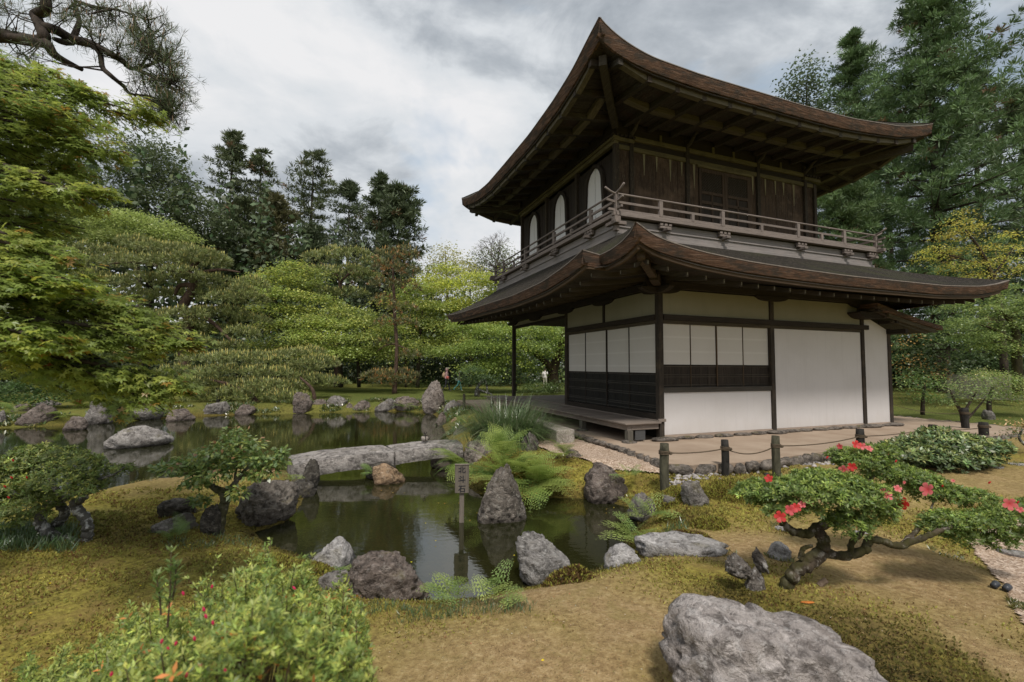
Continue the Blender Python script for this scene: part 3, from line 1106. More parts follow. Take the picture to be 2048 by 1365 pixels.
eave_strip('eave_edge', np.column_stack([np.full_like(sys_, EX1), sys_]), zy, thy, .07, BK, up_roof, (1, 0), LIP)


def eave_z(side, s):
    return float((uR(s) if side in 'RB' else uL(s)) - .27)


def soff(side, s):
    """soffit line under the eave point s of a side: outer and inner ends in local coordinates"""
    I = .10
    if side in 'RB':
        lo, hi, w0, w1 = EX0 + I, EX1 - I, UX0, UX1
        ey, wy = (EY0 + I, UY0) if side == 'R' else (EY1 - I, UY1)
        q = 1.0
        if s < w0: q = (s - lo) / (w0 - lo)
        if s > w1: q = (hi - s) / (hi - w1)
        zc_ = 7.66
        o = np.array([s, ey, eave_z(side, s)])
        i_ = np.array([s, ey + (wy - ey) * q, (zc_ + (ZS - zc_) * q) if q < 1 else ZS])
    else:
        lo, hi, w0, w1 = EY0 + I, EY1 - I, UY0, UY1
        ex, wx = (EX0 + I, UX0) if side == 'L' else (EX1 - I, UX1)
        q = 1.0
        if s < w0: q = (s - lo) / (w0 - lo)
        if s > w1: q = (hi - s) / (hi - w1)
        zc_ = 7.66
        o = np.array([ex, s, eave_z(side, s)])
        i_ = np.array([ex + (wx - ex) * q, s, (zc_ + (ZS - zc_) * q) if q < 1 else ZS])
    return o, i_


rng = random.Random(8)
for side in 'RLBE':
    lo, hi = (EX0 + .1, EX1 - .1) if side in 'RB' else (EY0 + .1, EY1 - .1)
    ax = 'y' if side in 'RB' else 'x'
    vis = side in 'RL'
    step = .165 if vis else .6
    s = lo + .01
    while s < hi - .03:                                # soffit boards run out from the wall
        s2 = min(s + step, hi - .005)
        dz = rng.uniform(-.006, .006) if vis else 0
        V = []
        for q in (s + .003, s2 - .003):
            o, i_ = soff(side, q)
            for p in (o, i_):
                V += [p + (0, 0, dz), p + (0, 0, dz + .022)]
        V = np.array(V)
        F = [(0, 2, 6, 4), (1, 5, 7, 3), (0, 1, 3, 2), (4, 6, 7, 5), (0, 4, 5, 1), (2, 3, 7, 6)]
        obj('soffit_board', V, F, soffitw(ax), up_roof)
        s = s2
    nraf = 14
    ss = np.linspace(lo + .45, hi - .45, nraf) if side in 'RB' else np.linspace(lo + .45, hi - .45, nraf)
    rpos = []
    for s in ss:
        o, i_ = soff(side, s)
        i2 = i_ + (o - i_) * 0.0
        o2 = i_ + (o - i_) * .96
        mid = (i2 + o2) / 2 + np.array([0, 0, .0])
        if np.linalg.norm(o2 - i2) > .25:
            curved_bar('rafter', [i2 - (0, 0, .004), mid - (0, 0, .004), o2 - (0, 0, .004)], .105, .125, soffitw(ax), up_roof)
            rpos.append((s, o, i_))
    for (sa, oa, ia), (sb, ob, ib) in zip(rpos[:-1], rpos[1:]):
        for f, hh, ww in ((.50, .13, .16), (.93, .105, .12)):          # purlins show as short lengths between the rafters
            pa, pb = [], []
            for (s, o, i_) in ((sa, oa, ia), (sb, ob, ib)):
                full = np.linalg.norm(o - i_)
                ref = 2.0 if side in 'RB' else 1.6
                d_out = (1 - f) * ref
                pa.append(o + (i_ - o) * min(.97, d_out / full))
            if side in 'RB':
                pa[0] = pa[0] + np.array([.057, 0, 0]); pa[1] = pa[1] - np.array([.057, 0, 0])
            else:
                pa[0] = pa[0] + np.array([0, .057, 0]); pa[1] = pa[1] - np.array([0, .057, 0])
            if (np.linalg.norm(oa - ia) > ref * (1 - f) and np.linalg.norm(ob - ib) > ref * (1 - f)):
                curved_bar('purlin', [pa[0] - (0, 0, .006), pa[1] - (0, 0, .006)], ww, hh, ochre('x' if side in 'RB' else 'y') if False else wood('purlin', (.06, .051, .036), (.18, .155, .105), 'x' if side in 'RB' else 'y'), up_roof)
for (cx, cy_, wx, wy) in ((EX0, EY0, UX0, UY0), (EX1, EY0, UX1, UY0), (EX0, EY1, UX0, UY1), (EX1, EY1, UX1, UY1)):
    pts = []
    for q in np.linspace(0.0, .84, 8):
        z = ZS - .02 + (7.62 - ZS) * q ** 1.6 - .10 * math.sin(q / .84 * math.pi) * .4
        pts.append((wx + (cx - wx) * q, wy + (cy_ - wy) * q, z))
    curved_bar('hip_rafter', pts, .15, .20, wood('hip', (.03, .025, .02), (.10, .085, .065), 'y'), up_roof)

# walls of planks
UZ0, UZ1 = 4.70, 7.42
def plank_run(side, s0, s1, z0, z1, d0, d1, w=.21):
    n = max(1, round((s1 - s0) / w))
    for k in range(n):
        a = s0 + (s1 - s0) * k / n
        b = s0 + (s1 - s0) * (k + 1) / n - .004
        j = .004 * ((k * 7) % 3)
        if side == 'R':
            part('plank', a, b, UY0 + d0 + j, UY0 + d1, z0, z1, plankw('z'), pav, .003)
        else:
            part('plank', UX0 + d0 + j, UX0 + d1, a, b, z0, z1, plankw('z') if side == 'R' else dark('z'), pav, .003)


POSTU = wood('upost', (.020, .016, .012), (.075, .058, .042), 'z', .85, fleck=(.17, .14, .09))
plank_run('R', .11, .42, UZ0, 6.72, .05, .085)
plank_run('R', .53, 2.12, UZ0, 6.72, .05, .085, .228)
plank_run('R', 2.24, 2.56, UZ0, 6.72, .05, .085, .16)
plank_run('R', 4.31, 4.56, UZ0, 6.72, .05, .085, .13)
plank_run('R', 4.68, 6.39, UZ0, 6.72, .05, .085, .228)
plank_run('R', 6.51, 6.80, UZ0, 6.72, .05, .085)
for px in (.05, .47, 2.18, 4.62, 6.45, 6.84):
    part('post', px - .055, px + .055, UY0 - .01, UY0 + .11, UZ0, 7.30 if .3 < px < 6.7 else 6.83, POSTU)
part('head_beam', .10, 6.79, UY0 + .012, UY0 + .09, 6.722, 6.832, ochre('x'))
part('frieze_board', .10, 6.79, UY0 + .05, UY0 + .09, 6.834, 6.986, dark('x'))
part('upper_beam', .53, 6.39, UY0 + .0, UY0 + .09, 6.988, 7.10, ochre('x'))
part('cornice', -.05, .53, UY0 - .03, UY0 + .09, 6.90, 6.99, ochre('x'))
part('cornice', 6.39, 7.05, UY0 - .03, UY0 + .09, 6.90, 6.99, ochre('x'))
part('frieze_board', .53, 6.39, UY0 + .05, UY0 + .09, 7.102, 7.42, dark('x'))
part('frieze_board', .0, .53, UY0 + .05, UY0 + .09, 6.99, 7.42, dark('x'))
part('frieze_board', 6.39, 6.89, UY0 + .05, UY0 + .09, 6.99, 7.42, dark('x'))
for px in (1.35, 3.05, 3.75, 5.5):
    part('strut', px - .035, px + .035, UY0 + .005, UY0 + .05, 7.102, 7.27, ochre('z'))
for px in (.86, 1.24, 1.66, 2.02, 2.42, 4.45, 4.92, 5.30, 5.62, 6.02):           # pale run marks left over the joints: thin tapered fillets
    h = rng.uniform(.32, .75)
    w = rng.uniform(.026, .042)
    yf = UY0 + .044
    V = [(px - w, yf, 6.722), (px + w, yf, 6.722), (px + .004, yf, 6.722 - h), (px - .004, yf, 6.722 - h)]
    V += [(x, yf + .008, z) for x, _, z in V]
    obj('joint_fillet', V, list(_BOXF), wood('pale_fillet', (.16, .145, .085), (.36, .32, .20), 'z'), pav)
# door: two leaves with lattice over panels
dw = wood('door', (.035, .024, .017), (.12, .083, .058), 'z', .85)
part('door_head', 2.50, 4.37, UY0 - .012, UY0 + .06, 6.66, 6.72, ochre('x'))
for sx0, sx1 in ((2.57, 3.42), (3.46, 4.31)):
    dr = part('door_leaf', sx0, sx1, UY0 + .055, UY0 + .075, UZ0, 6.655, dark('z'), c=0)
    for xa, xb, za, zb in ((sx0, sx0 + .075, UZ0, 6.655), (sx1 - .075, sx1, UZ0, 6.655), (sx0 + .075, sx1 - .075, 6.56, 6.655), (sx0 + .075, sx1 - .075, 5.98, 6.06), (sx0 + .075, sx1 - .075, 5.72, 5.80), (sx0 + .075, sx1 - .075, 5.12, 5.20), ((sx0 + sx1) / 2 - .03, (sx0 + sx1) / 2 + .03, 5.20, 5.98)):
        part('door_rail', xa, xb, UY0 + .028, UY0 + .053, za, zb, dw, dr, .004)
    g = Geo()
    for k in range(-10, 16):                          # diagonal lattice, too fine to pick apart
        for sgn in (1, -1):
            xa = sx0 + .075 + k * .075
            pts = []
            for tt in np.linspace(0, .5, 26):
                x = xa + tt if sgn > 0 else xa + .5 - tt
                z = 6.06 + tt
                if sx0 + .078 <= x <= sx1 - .078:
                    pts.append((x, UY0 + .042 + .004 * sgn, z))
            if len(pts) > 2:
                g.tube([pts[0], pts[-1]], .006, 4)
    g.build('lattice', wood('lat', (.05, .04, .03), (.10, .085, .065), 'z'), dr, kind='stuff')
part('door_post', 3.42, 3.46, UY0 + .02, UY0 + .08, UZ0, 6.655, dw)
# left face
plank_run('L', UY0 + .10, UY1 - .10, UZ0, 6.72, .055, .085, .20)
for py in (UY0 + .05, 3.43, 5.38, UY1 - .05):
    part('post', UX0 - .015, UX0 + .11, py - .055, py + .055, UZ0, 6.83, POSTU)
part('head_beam', UX0 - .02, UX0 + .09, UY0 - .0, UY1, 6.832, 6.93, ochre('y'))
part('cornice', UX0 - .07, UX0 + .09, UY0 - .05, UY1 + .05, 6.932, 7.0, ochre('y'))
part('frieze_board', UX0 + .03, UX0 + .09, UY0, UY1, 7.0, 7.42, dark('y'))
g = Geo()
for k in range(52):
    yy = UY0 - .03 + k * .118
    g.box(UX0 - .10, UX0 + .02, yy, yy + .07, 7.002, 7.055)
for k in range(5):
    g.box(.0 + k * .118, .07 + k * .118, UY0 - .06, UY0 + .03, 6.995, 7.05)
    g.box(6.45 + k * .118, 6.52 + k * .118, UY0 - .06, UY0 + .03, 6.995, 7.05)
g.build('dentil_course', dark('y'), pav, kind='stuff')
part('end_wall', UX1 - .06, UX1, UY0 + .1, UY1, UZ0, 7.42, dark('z'))
part('rear_wall', UX0, UX1, UY1 - .06, UY1, UZ0, 7.42, dark('z'))
part('upper_ceiling', UX0, UX1, UY0 + .1, UY1 - .1, 7.36, 7.39, dark('x'), c=0)


def bell(w, h, n=14):
    """outline of the bell shaped window, half width w at the foot"""
    pts = []
    for t in np.linspace(0, 1, n):
        z = h * t
        if t < .62:
            x = w * (1 - .16 * (t / .62) ** .8)
        else:
            q = (t - .62) / .38
            x = w * .84 * (1 - q ** 2.4) ** .62
        pts.append((x, z))
    return pts


for yc, wh in ((2.47, .43), (4.42, .43), (6.37, .42)):
    z0 = 5.25
    outl = bell(wh, 6.60 - z0)
    full = [(-x, z) for x, z in outl] + [(x, z) for x, z in outl[::-1][1:]]
    wd = empty('arched_window', (0, 0, 0))
    wd.parent = pav
    xw = UX0 + .03
    for sgn in (-1, 1):                                # two leaves of white paper
        pts = [(0.011 * sgn, z0)] + [(sgn * x, z0 + z) for x, z in outl[:-1]] + [(0.011 * sgn, z0 + outl[-1][1])]
        V = [(xw, yc + a, z) for a, z in pts] + [(xw + .012, yc + a, z) for a, z in pts]
        m = len(pts)
        F = [tuple(range(m)), tuple(range(2 * m - 1, m - 1, -1))] + [(i, (i + 1) % m, m + (i + 1) % m, m + i) for i in range(m)]
        obj('paper_panel', V, F, plaster('paper', (0.70, 0.68, 0.67), (0.60, 0.58, 0.56), .3), wd)
    V, F = [], []
    for i, (a, z) in enumerate(full):
        k = 1.0 + .26 + .035 * math.sin(i * 2.1)
        zz = z0 + z
        for (sc_, dz, xx) in ((.99, .0, xw - .06), (k, .10 * (z / (6.6 - z0)) ** 2, xw - .06), (k, .10 * (z / (6.6 - z0)) ** 2, xw + .02), (1.01, 0, xw + .02)):
            V.append((xx, yc + a * sc_, zz + dz))
    m = len(full)
    for i in range(m - 1):
        for k in range(4):
            F.append((i * 4 + k, i * 4 + (k + 1) % 4, i * 4 + 4 + (k + 1) % 4, i * 4 + 4 + k))
    obj('window_frame', V, F, dark('z'), wd)
# curved tail ends over the posts
for px in (.47, 2.18, 4.62, 6.45):
    pts = bend([(px, UY0 + .03, 7.12), (px + .01, UY0 - .12, 7.20), (px + .02, UY0 - .20, 7.30), (px + .02, UY0 - .34, 7.36)], 9)
    g = Geo(); g.tube(pts, np.linspace(.05, .035, 9), 6); g.build('tail_bracket', ochre('z') if False else wood('hip', (.03, .025, .02), (.10, .085, .065), 'y'), pav)

# ---------- balcony
DX0, DX1, DY0, DY1 = -.75, 7.70, .375, 8.25
GX, GY, GZ_ = greyw('x'), greyw('y'), greyw('z')
bal = empty('balcony', (0, 0, 0)); bal.parent = pav
for k in range(34):
    a = DX0 + .05 + (DX1 - DX0 - .1) * k / 34
    part('deck_board', a, a + (DX1 - DX0 - .1) / 34 - .006, DY0 + .06, UY0 + .04, 4.655, 4.69, GY, bal, .003)
for k in range(24):
    a = UY0 + .05 + (DY1 - UY0 - .1) * k / 24
    part('deck_board', DX0 + .06, UX0 + .04, a, a + (DY1 - UY0 - .1) / 24 - .006, 4.655, 4.69, GX, bal, .003)
part('deck_board', UX1 - .04, DX1 - .06, UY0 + .05, DY1 - .06, 4.655, 4.69, GY, bal, .003)
part('deck_board', UX0, DX1 - .06, UY1 - .04, DY1 - .06, 4.65, 4.685, GX, bal, .003)
part('edge_beam', DX0 - .05, DX1 + .18, DY0, DY0 + .10, 4.635, 4.73, GX, bal)
part('edge_beam', DX0, DX0 + .10, DY0 - .05, DY1 + .18, 4.625, 4.715, GY, bal)
part('edge_beam', DX1 - .10, DX1, DY0 - .18, DY1 + .18, 4.625, 4.715, GY, bal)
part('edge_beam', DX0 - .18, DX1 + .18, DY1 - .1, DY1, 4.615, 4.73, GX, bal)


def rail_line(a, b, z, r, name, round_=True, ext=.28, rise=.10):
    a, b = np.array(a, float), np.array(b, float)
    d = (b - a) / np.linalg.norm(b - a)
    pts = [a - d * ext + (0, 0, rise), a - d * ext * .55 + (0, 0, rise * .35), a - d * .05, a + d * .3]
    pts += [a + (b - a) * t for t in np.linspace(.1, .9, 6)]
    pts += [b - d * .3, b + d * .05, b + d * ext * .55 + (0, 0, rise * .35), b + d * ext + (0, 0, rise)]
    pts = np.array(pts) + (0, 0, z)
    m = GX if abs(d[0]) > .5 else GY
    if round_:
        g = Geo(); g.tube(pts, r, 8); return g.build(name, m, bal, True)
    return curved_bar(name, pts + (0, 0, r), r * 1.7, r * 2, m, bal)


ix, iy = DX0 + .05, DY0 + .05
jx, jy = DX1 - .05, DY1 - .05
for (A, B) in (((ix, iy), (jx, iy)), ((ix, jy), (jx, jy)), ((ix, iy), (ix, jy)), ((jx, iy), (jx, jy))):
    e = .004 if A[0] == B[0] else 0
    rail_line((*A, 0), (*B, 0), 5.115 + e * 6, .023, 'top_rail')
    rail_line((*A, 0), (*B, 0), 4.935 + e * 8, .024, 'middle_rail', False, .24, .03)
    rail_line((*A, 0), (*B, 0), 4.765 + e * 8, .024, 'bottom_rail', False, .20, .0)
for px in (.43, 2.19, 4.65, 6.37):
    part('baluster', px - .045, px + .045, iy - .035, iy + .035, 4.74, 5.09, GZ_, bal, .004)
for px in (1.31, 3.41, 5.51):
    part('baluster', px - .04, px + .04, iy - .03, iy + .03, 4.74, 4.91, GZ_, bal, .004)
for py in (1.46, 3.37, 5.38, 7.33):
    part('baluster', ix - .035, ix + .035, py - .045, py + .045, 4.74, 5.09, GZ_, bal, .004)
for py in (2.4, 4.43, 6.36):
    part('baluster', ix - .03, ix + .03, py - .04, py + .04, 4.74, 4.91, GZ_, bal, .004)
for k in range(7):
    part('baluster', jx - .03, jx + .03, 1.3 + k - .04, 1.3 + k + .04, 4.74, 5.09, GZ_, bal, .004)
    part('baluster', .8 + k - .04, .8 + k + .04, jy - .03, jy + .03, 4.74, 5.09, GZ_, bal, .004)
for (cx, cy_) in ((ix, iy), (jx, iy), (ix, jy), (jx, jy)):
    part('corner_post', cx - .04, cx + .04, cy_ - .04, cy_ + .04, 4.50, 5.09, GZ_, bal, .004)
# skirting under the balcony, in two tiers, with bracket arms
S0, S1, T0, T1 = DX0 + .10, DX1 - .10, DY0 + .12, DY1 - .12
DGX = wood('skirt', (.16, .145, .138), (.34, .305, .288), 'x', .8, wear=(.24, .21, .195))
DGY = wood('skirt', (.16, .145, .138), (.34, .305, .288), 'y', .8, wear=(.24, .21, .195))
for (a0, a1, c0, c1, m) in ((S0, S1, T0, T0 + .04, DGX), (S0, S1, T1 - .04, T1, DGX), (S0, S0 + .04, T0 + .04, T1 - .04, DGY), (S1 - .04, S1, T0 + .04, T1 - .04, DGY)):
    part('skirting_board', a0, a1, c0, c1, 3.9, 4.45, m, bal)
    (part("skirting_board", a0 + .05, a1 - .05, c0 + (.02 if c0 == T0 else -.02), c1 + (.02 if c0 == T0 else -.02), 4.452, 4.612, m, bal) if m is DGX else part("skirting_board", a0 + (.02 if a0 == S0 else -.02), a1 + (.02 if a0 == S0 else -.02), c0 + .05, c1 - .05, 4.452, 4.612, m, bal))
    ex, ey = (.0, .03) if m is DGX else (.03, .0)
    sg = -1 if (c0 == T0 and m is DGX) or (a0 == S0 and m is DGY) else 1
    if m is DGX:
        yy0 = c0 - .025 if sg < 0 else c1
        part('skirting_cap', a0 - .02, a1 + .02, yy0, yy0 + .025, 4.425, 4.458, m, bal)
        part('skirting_foot', a0 - .03, a1 + .03, yy0 - .015 * (sg < 0), yy0 + .04, 4.10, 4.29, m, bal)
    else:
        xx0 = a0 - .025 if sg < 0 else a1
        part('skirting_cap', xx0, xx0 + .025, c0 - .02, c1 + .02, 4.424, 4.459, m, bal)
        part('skirting_foot', xx0 - .015 * (sg < 0), xx0 + .04, c0 - .03, c1 + .03, 4.10, 4.288, m, bal)


def arm(cx, cy_, side):
    nx, ny = {'R': (0, -1), 'L': (-1, 0)}[side]
    tx, ty = abs(ny), abs(nx)
    b = empty('bracket', (0, 0, 0)); b.parent = pav
    def bx(u0, u1, o0, o1, z0, z1, m, nm):
        xa, xb = sorted((cx + tx * u0 + nx * o0, cx + tx * u1 + nx * o1))
        ya, yb_ = sorted((cy_ + ty * u0 + ny * o0, cy_ + ty * u1 + ny * o1))
        part(nm, xa, xb, ya, yb_, z0, z1, m, b, .006)
    m, m2 = (greyw('y'), greyw('x')) if side == 'R' else (greyw('x'), greyw('y'))
    bx(-.055, .055, -.02, .20, 4.44, 4.50, m, 'arm_block')
    bx(-.15, .15, .02, .09, 4.50, 4.555, m2, 'cross_arm')
    for u in (-.115, .0, .115):
        bx(u - .038, u + .038, .01, .10, 4.557, 4.612, m, 'bearing_block')


for px in (.56, 2.25, 4.78, 6.5, 7.5):
    arm(px, T0 - .0, 'R')
for py in (1.53, 3.34, 5.37, 7.33):
    arm(S0 - .0, py, 'L')
b = empty('bracket', (0, 0, 0)); b.parent = pav
part('arm_block', S0 - .22, S0 + .1, T0 - .22, T0 - .12, 4.42, 4.49, GX, b)
part('arm_block', S0 - .22, S0 - .12, T0 - .30, T0 + .1, 4.425, 4.495, GY, b)
part('bearing_block', S0 - .17, S0 - .03, T0 - .20, T0 - .06, 4.50, 4.60, GX, b)
part('arm_block', S0 - .14, S0 - .04, T0 - .16, T0 - .06, 4.30, 4.42, GX, b)
# bent pipe end by the wall
g = Geo(); g.tube(bend([(4.95, UY0 - .06, 4.72), (4.93, UY0 - .07, 4.95), (4.84, UY0 - .08, 5.10), (4.74, UY0 - .09, 5.08), (4.70, UY0 - .09, 4.99)], 14), .016, 6)
g.build('bent_pipe', plain('pipe_grey', (.28, .27, .26), .5), bal, True)

# ---------- lower roof: hips at the corners, the left eave steps out beyond the corner
LX0, LX0b, LX1, LY0, LY1, JY = -1.75, -2.10, 9.0, -1.67, 9.85, -.60
lR = curve_fn([(-1.8, 3.80), (-1.6, 3.66), (-1.3, 3.55), (-.5, 3.42), (.6, 3.34), (1.8, 3.305), (3.2, 3.28), (4.7, 3.29), (6.4, 3.30), (7.8, 3.38), (8.6, 3.50), (9.05, 3.62)])
lLa = curve_fn([(-1.72, 3.80), (-1.55, 3.64), (-1.3, 3.545), (-1.0, 3.49), (-.6, 3.47)])
lLb = curve_fn([(-.62, 3.535), (-.4, 3.475), (.0, 3.39), (1.1, 3.25), (2.9, 3.21), (5.4, 3.275), (7.7, 3.32), (9.0, 3.38), (9.9, 3.46)])
lo_roof = empty('lower_roof', (0, 0, 0)); lo_roof.parent = pav
TZ = 4.24
TX0, TX1, TY0, TY1 = S0 - .02, S1 + .02, T0 - .02, T1 + .02
xs = np.concatenate([np.linspace(LX0, TX0, 14), np.linspace(TX0, TX1, 26)[1:], np.linspace(TX1, LX1, 10)[1:]])
zr = lR(xs); zr[0] = 3.76


def hip_z(q, zc):
    return zc + (TZ - zc) * (.62 * q + .38 * q * q)


topR = []
for x in xs:
    if x < TX0:
        q = (x - LX0) / (TX0 - LX0); topR.append((x, LY0 + (TY0 - LY0) * q, hip_z(q, 3.76)))
    elif x > TX1:
        q = (LX1 - x) / (LX1 - TX1); topR.append((x, LY0 + (TY0 - LY0) * q, hip_z(q, 3.62)))
    else:
        topR.append((x, TY0, TZ))
slope('roof_slope', np.column_stack([xs, np.full_like(xs, LY0), zr]), topR, RT, lo_roof, 12, .66)
ya = np.linspace(LY0, JY, 16)
za = lLa(ya); za[0] = 3.76
topA = []
for y in ya:
    q = (y - LY0) / (TY0 - LY0)
    topA.append((LX0 + (TX0 - LX0) * q, y, hip_z(q, 3.76)))
slope('roof_slope', np.column_stack([np.full_like(ya, LX0), ya, za]), topA, RT, lo_roof, 12, .70)
yb_ = np.concatenate([np.linspace(JY, TY0, 16), np.linspace(TY0, TY1, 26)[1:], np.linspace(TY1, LY1, 10)[1:]])
zb = lLb(yb_)
zjA = float(lLa(JY))
qj = (JY - LY0) / (TY0 - LY0)
xhj, zhj = LX0 + (TX0 - LX0) * qj, hip_z(qj, 3.76)
NTB = 16
VB = []
for y, z0 in zip(yb_, zb):                              # beyond the jog: near the step the surface dips to meet the corner slope
    if y < TY0:
        q = (y - LY0) / (TY0 - LY0)
        tp = np.array([LX0 + (TX0 - LX0) * q, y, hip_z(q, 3.76)])
    elif y > TY1:
        q = (LY1 - y) / (LY1 - TY1)
        tp = np.array([LX0b + (TX0 - LX0b) * q, y, hip_z(q, 3.46)])
    else:
        tp = np.array([TX0, y, TZ])
    w = np.clip(1 - (y - JY) / 1.1, 0, 1) ** 1.6
    for t in np.linspace(0, 1, NTB):
        x = LX0b + (tp[0] - LX0b) * t
        zn = z0 + (tp[2] - z0) * (.78 * t + .22 * t * t)
        if x < LX0:
            zj = z0 + (zjA - .004 - z0) * (x - LX0b) / (LX0 - LX0b)
        else:
            ta = min(1, (x - LX0) / max(.05, tp[0] - LX0))
            zj = zjA + (tp[2] - zjA) * (.70 * ta + .30 * ta * ta)
        VB.append((x, y, zn + (zj - zn) * w))
FB = []
for i in range(len(yb_) - 1):
    for k in range(NTB - 1):
        a_ = i * NTB + k
        FB.append((a_, a_ + 1, a_ + NTB + 1, a_ + NTB))
obj('roof_slope', VB, FB, RT, lo_roof, smooth=True)
yc = np.linspace(LY0, LY1, 30)
zc = 3.30 + .3 * (np.abs(yc - 4.1) / 5.76) ** 5
topC = [(LX1 + (TX1 - LX1) * min(1, (y - LY0) / (TY0 - LY0), (LY1 - y) / (LY1 - TY1)), y, hip_z(min(1, (y - LY0) / (TY0 - LY0), (LY1 - y) / (LY1 - TY1)), 3.60)) for y in yc]
zc[0] = zr[-1]
slope('roof_slope', np.column_stack([np.full_like(yc, LX1), yc, zc]), topC, RT, lo_roof, 8, .7)
xd = np.linspace(LX0b, LX1, 24)
topD = [(x, LY1 + (TY1 - LY1) * min(1, (x - LX0b) / (TX0 - LX0b), (LX1 - x) / (LX1 - TX1)), hip_z(min(1, (x - LX0b) / (TX0 - LX0b), (LX1 - x) / (LX1 - TX1)), 3.46)) for x in xd]
slope('roof_slope', np.column_stack([xd, np.full_like(xd, LY1), np.full_like(xd, 3.46)]), topD, RT, lo_roof, 8, .7)
th = lambda s, e: .185 + .03 * np.clip(1 - np.abs(s - e) / 1.0, 0, 1)
eave_strip('eave_edge', np.column_stack([xs, np.full_like(xs, LY0)]), zr, th(xs, LX0), .06, BK, lo_roof, (0, -1), LIP)
eave_strip('eave_edge', np.column_stack([np.full_like(ya, LX0), ya]), za, th(ya, LY0), .06, BK, lo_roof, (-1, 0), LIP)
eave_strip('eave_edge', np.column_stack([np.full_like(yb_, LX0b), yb_]), zb, th(yb_, JY), .06, BK, lo_roof, (-1, 0), LIP)
jx_ = np.linspace(LX0b, LX0 + .05, 6)
eave_strip('eave_edge', np.column_stack([jx_, np.full_like(jx_, JY)]), np.linspace(3.535, 3.47, 6), np.full(6, .235), .05, BK, lo_roof, (0, -1), LIP)
eave_strip('eave_edge', np.column_stack([np.full_like(yc, LX1), yc]), zc, th(yc, LY0), .06, BK, lo_roof, (1, 0), LIP)
# eave boards just under the bark, rafters, rafter ends, soffit
EB = wood('eaveboard', (.050, .034, .022), (.15, .10, .062), 'x', .8)
EBy = wood('eaveboard', (.050, .034, .022), (.15, .10, .062), 'y', .8)
tk = np.linspace(LX0 + .12, LX1 - .12, 40)
curved_bar('eave_board', np.column_stack([tk, np.full_like(tk, LY0 + .13), lR(tk) - .172]), .05, .10, EB, lo_roof)
tk = np.linspace(LY0 + .12, JY - .02, 10)
curved_bar('eave_board', np.column_stack([np.full_like(tk, LX0 + .13), tk, lLa(tk) - .172]), .05, .10, EBy, lo_roof)
tk = np.linspace(JY + .06, LY1 - .12, 36)
curved_bar('eave_board', np.column_stack([np.full_like(tk, LX0b + .13), tk, lLb(tk) - .172]), .05, .10, EBy, lo_roof)
part('eave_board', LX0b + .10, LX0 + .2, JY + .06, JY + .10, 3.22, 3.32, EB, lo_roof)
PALE = plain('rafter_end_lit', (.17, .155, .125), .9)  # pale colour on the end pieces stands in for light on the rafter sides


def lower_rafter(side, s):
    if side == 'R':
        q = 1.0
        if s < 0: q = (s - LX0) / (0 - LX0)
        if s > XE: q = (LX1 - s) / (LX1 - XE)
        o = np.array([s, LY0 + .30, float(lR(s)) - .30])
        i_ = np.array([s, LY0 + (0.06 - LY0) * q, 3.36 if q >= 1 else 3.42 + (3.36 - 3.42) * q])
    else:
        q = 1.0
        if s < 0: q = (s - LY0) / (0 - LY0)
        if s > YE: q = (LY1 - s) / (LY1 - YE)
        ex = LX0 if s < JY else LX0b
        o = np.array([ex + .30, s, float(lLa(s) if s < JY else lLb(s)) - .30])
        i_ = np.array([ex + (0.06 - ex) * q, s, 3.36 if q >= 1 else 3.42 + (3.36 - 3.42) * q])
    return o, i_


for side in 'RL':
    ss = np.linspace(LX0 + .45, LX1 - .4, 25) if side == 'R' else np.linspace(LY0 + .45, LY1 - .4, 27)
    prev = None
    for s in ss:
        o, i_ = lower_rafter(side, s)
        if np.linalg.norm((o - i_)[:2]) < .12:
            prev = None
            continue
        rf = curved_bar('rafter', [i_, (o + i_) / 2 - (0, 0, .02), o], .055, .085, wood('rafter', (.03, .024, .018), (.095, .075, .055), 'y' if side == 'R' else 'x'), lo_roof)
        d = (o - i_) / np.linalg.norm(o - i_)
        e0 = o + d * .004
        curved_bar('rafter_end', [e0, e0 + d * .006], .026, .060, PALE, lo_roof)
    lo, hi = (LX0 + .1, LX1 - .1) if side == 'R' else (LY0 + .1, LY1 - .1)
    s = lo
    while s < hi - .05:
        s2 = min(s + .42, hi)
        V = []
        for q in (s + .004, s2 - .004):
            o, i_ = lower_rafter(side, q)
            dd = (o - i_); dd[2] = 0
            nrm_ = np.linalg.norm(dd)
            oo = o + (dd / nrm_ * .22 if nrm_ > .02 else 0) + np.array([0, 0, .075])
            ii_ = i_ + np.array([0, 0, .02])
            V += [oo, oo + (0, 0, .02), ii_, ii_ + (0, 0, .02)]
        obj('soffit_board', np.array(V), [(0, 2, 6, 4), (1, 5, 7, 3), (0, 1, 3, 2), (4, 6, 7, 5), (0, 4, 5, 1), (2, 3, 7, 6)], soffitw('y' if side == 'R' else 'x'), lo_roof)
        s = s2
hp = [(.0 + (LX0 - 0) * q, .0 + (LY0 - 0) * q, 3.34 + .05 * q + .12 * q * q) for q in np.linspace(0, .84, 7)]
curved_bar('hip_rafter', hp, .13, .19, wood('hip2', (.035, .026, .018), (.12, .085, .06), 'y'), lo_roof)
hr = curved_bar('corner_block', [(.02, .02, 3.34), (-.22, -.22, 3.34), (-.50, -.50, 3.35)], .16, .22, wood('hip2', (.035, .026, .018), (.12, .085, .06), 'y'), lo_roof)
d = np.array([-.7071, -.7071, 0])
curved_bar('beam_end', [np.array([-.50, -.50, 3.31]) + d * .003, np.array([-.50, -.50, 3.31]) + d * .010], .11, .13, plain('beam_end_paint', (.30, .28, .20), .9), lo_roof)
curved_bar('hip_rafter', [(XE + (LX1 - XE) * q, LY0 * q, 3.34 + .05 * q) for q in np.linspace(0, .84, 5)], .12, .17, dark('y'), lo_roof)
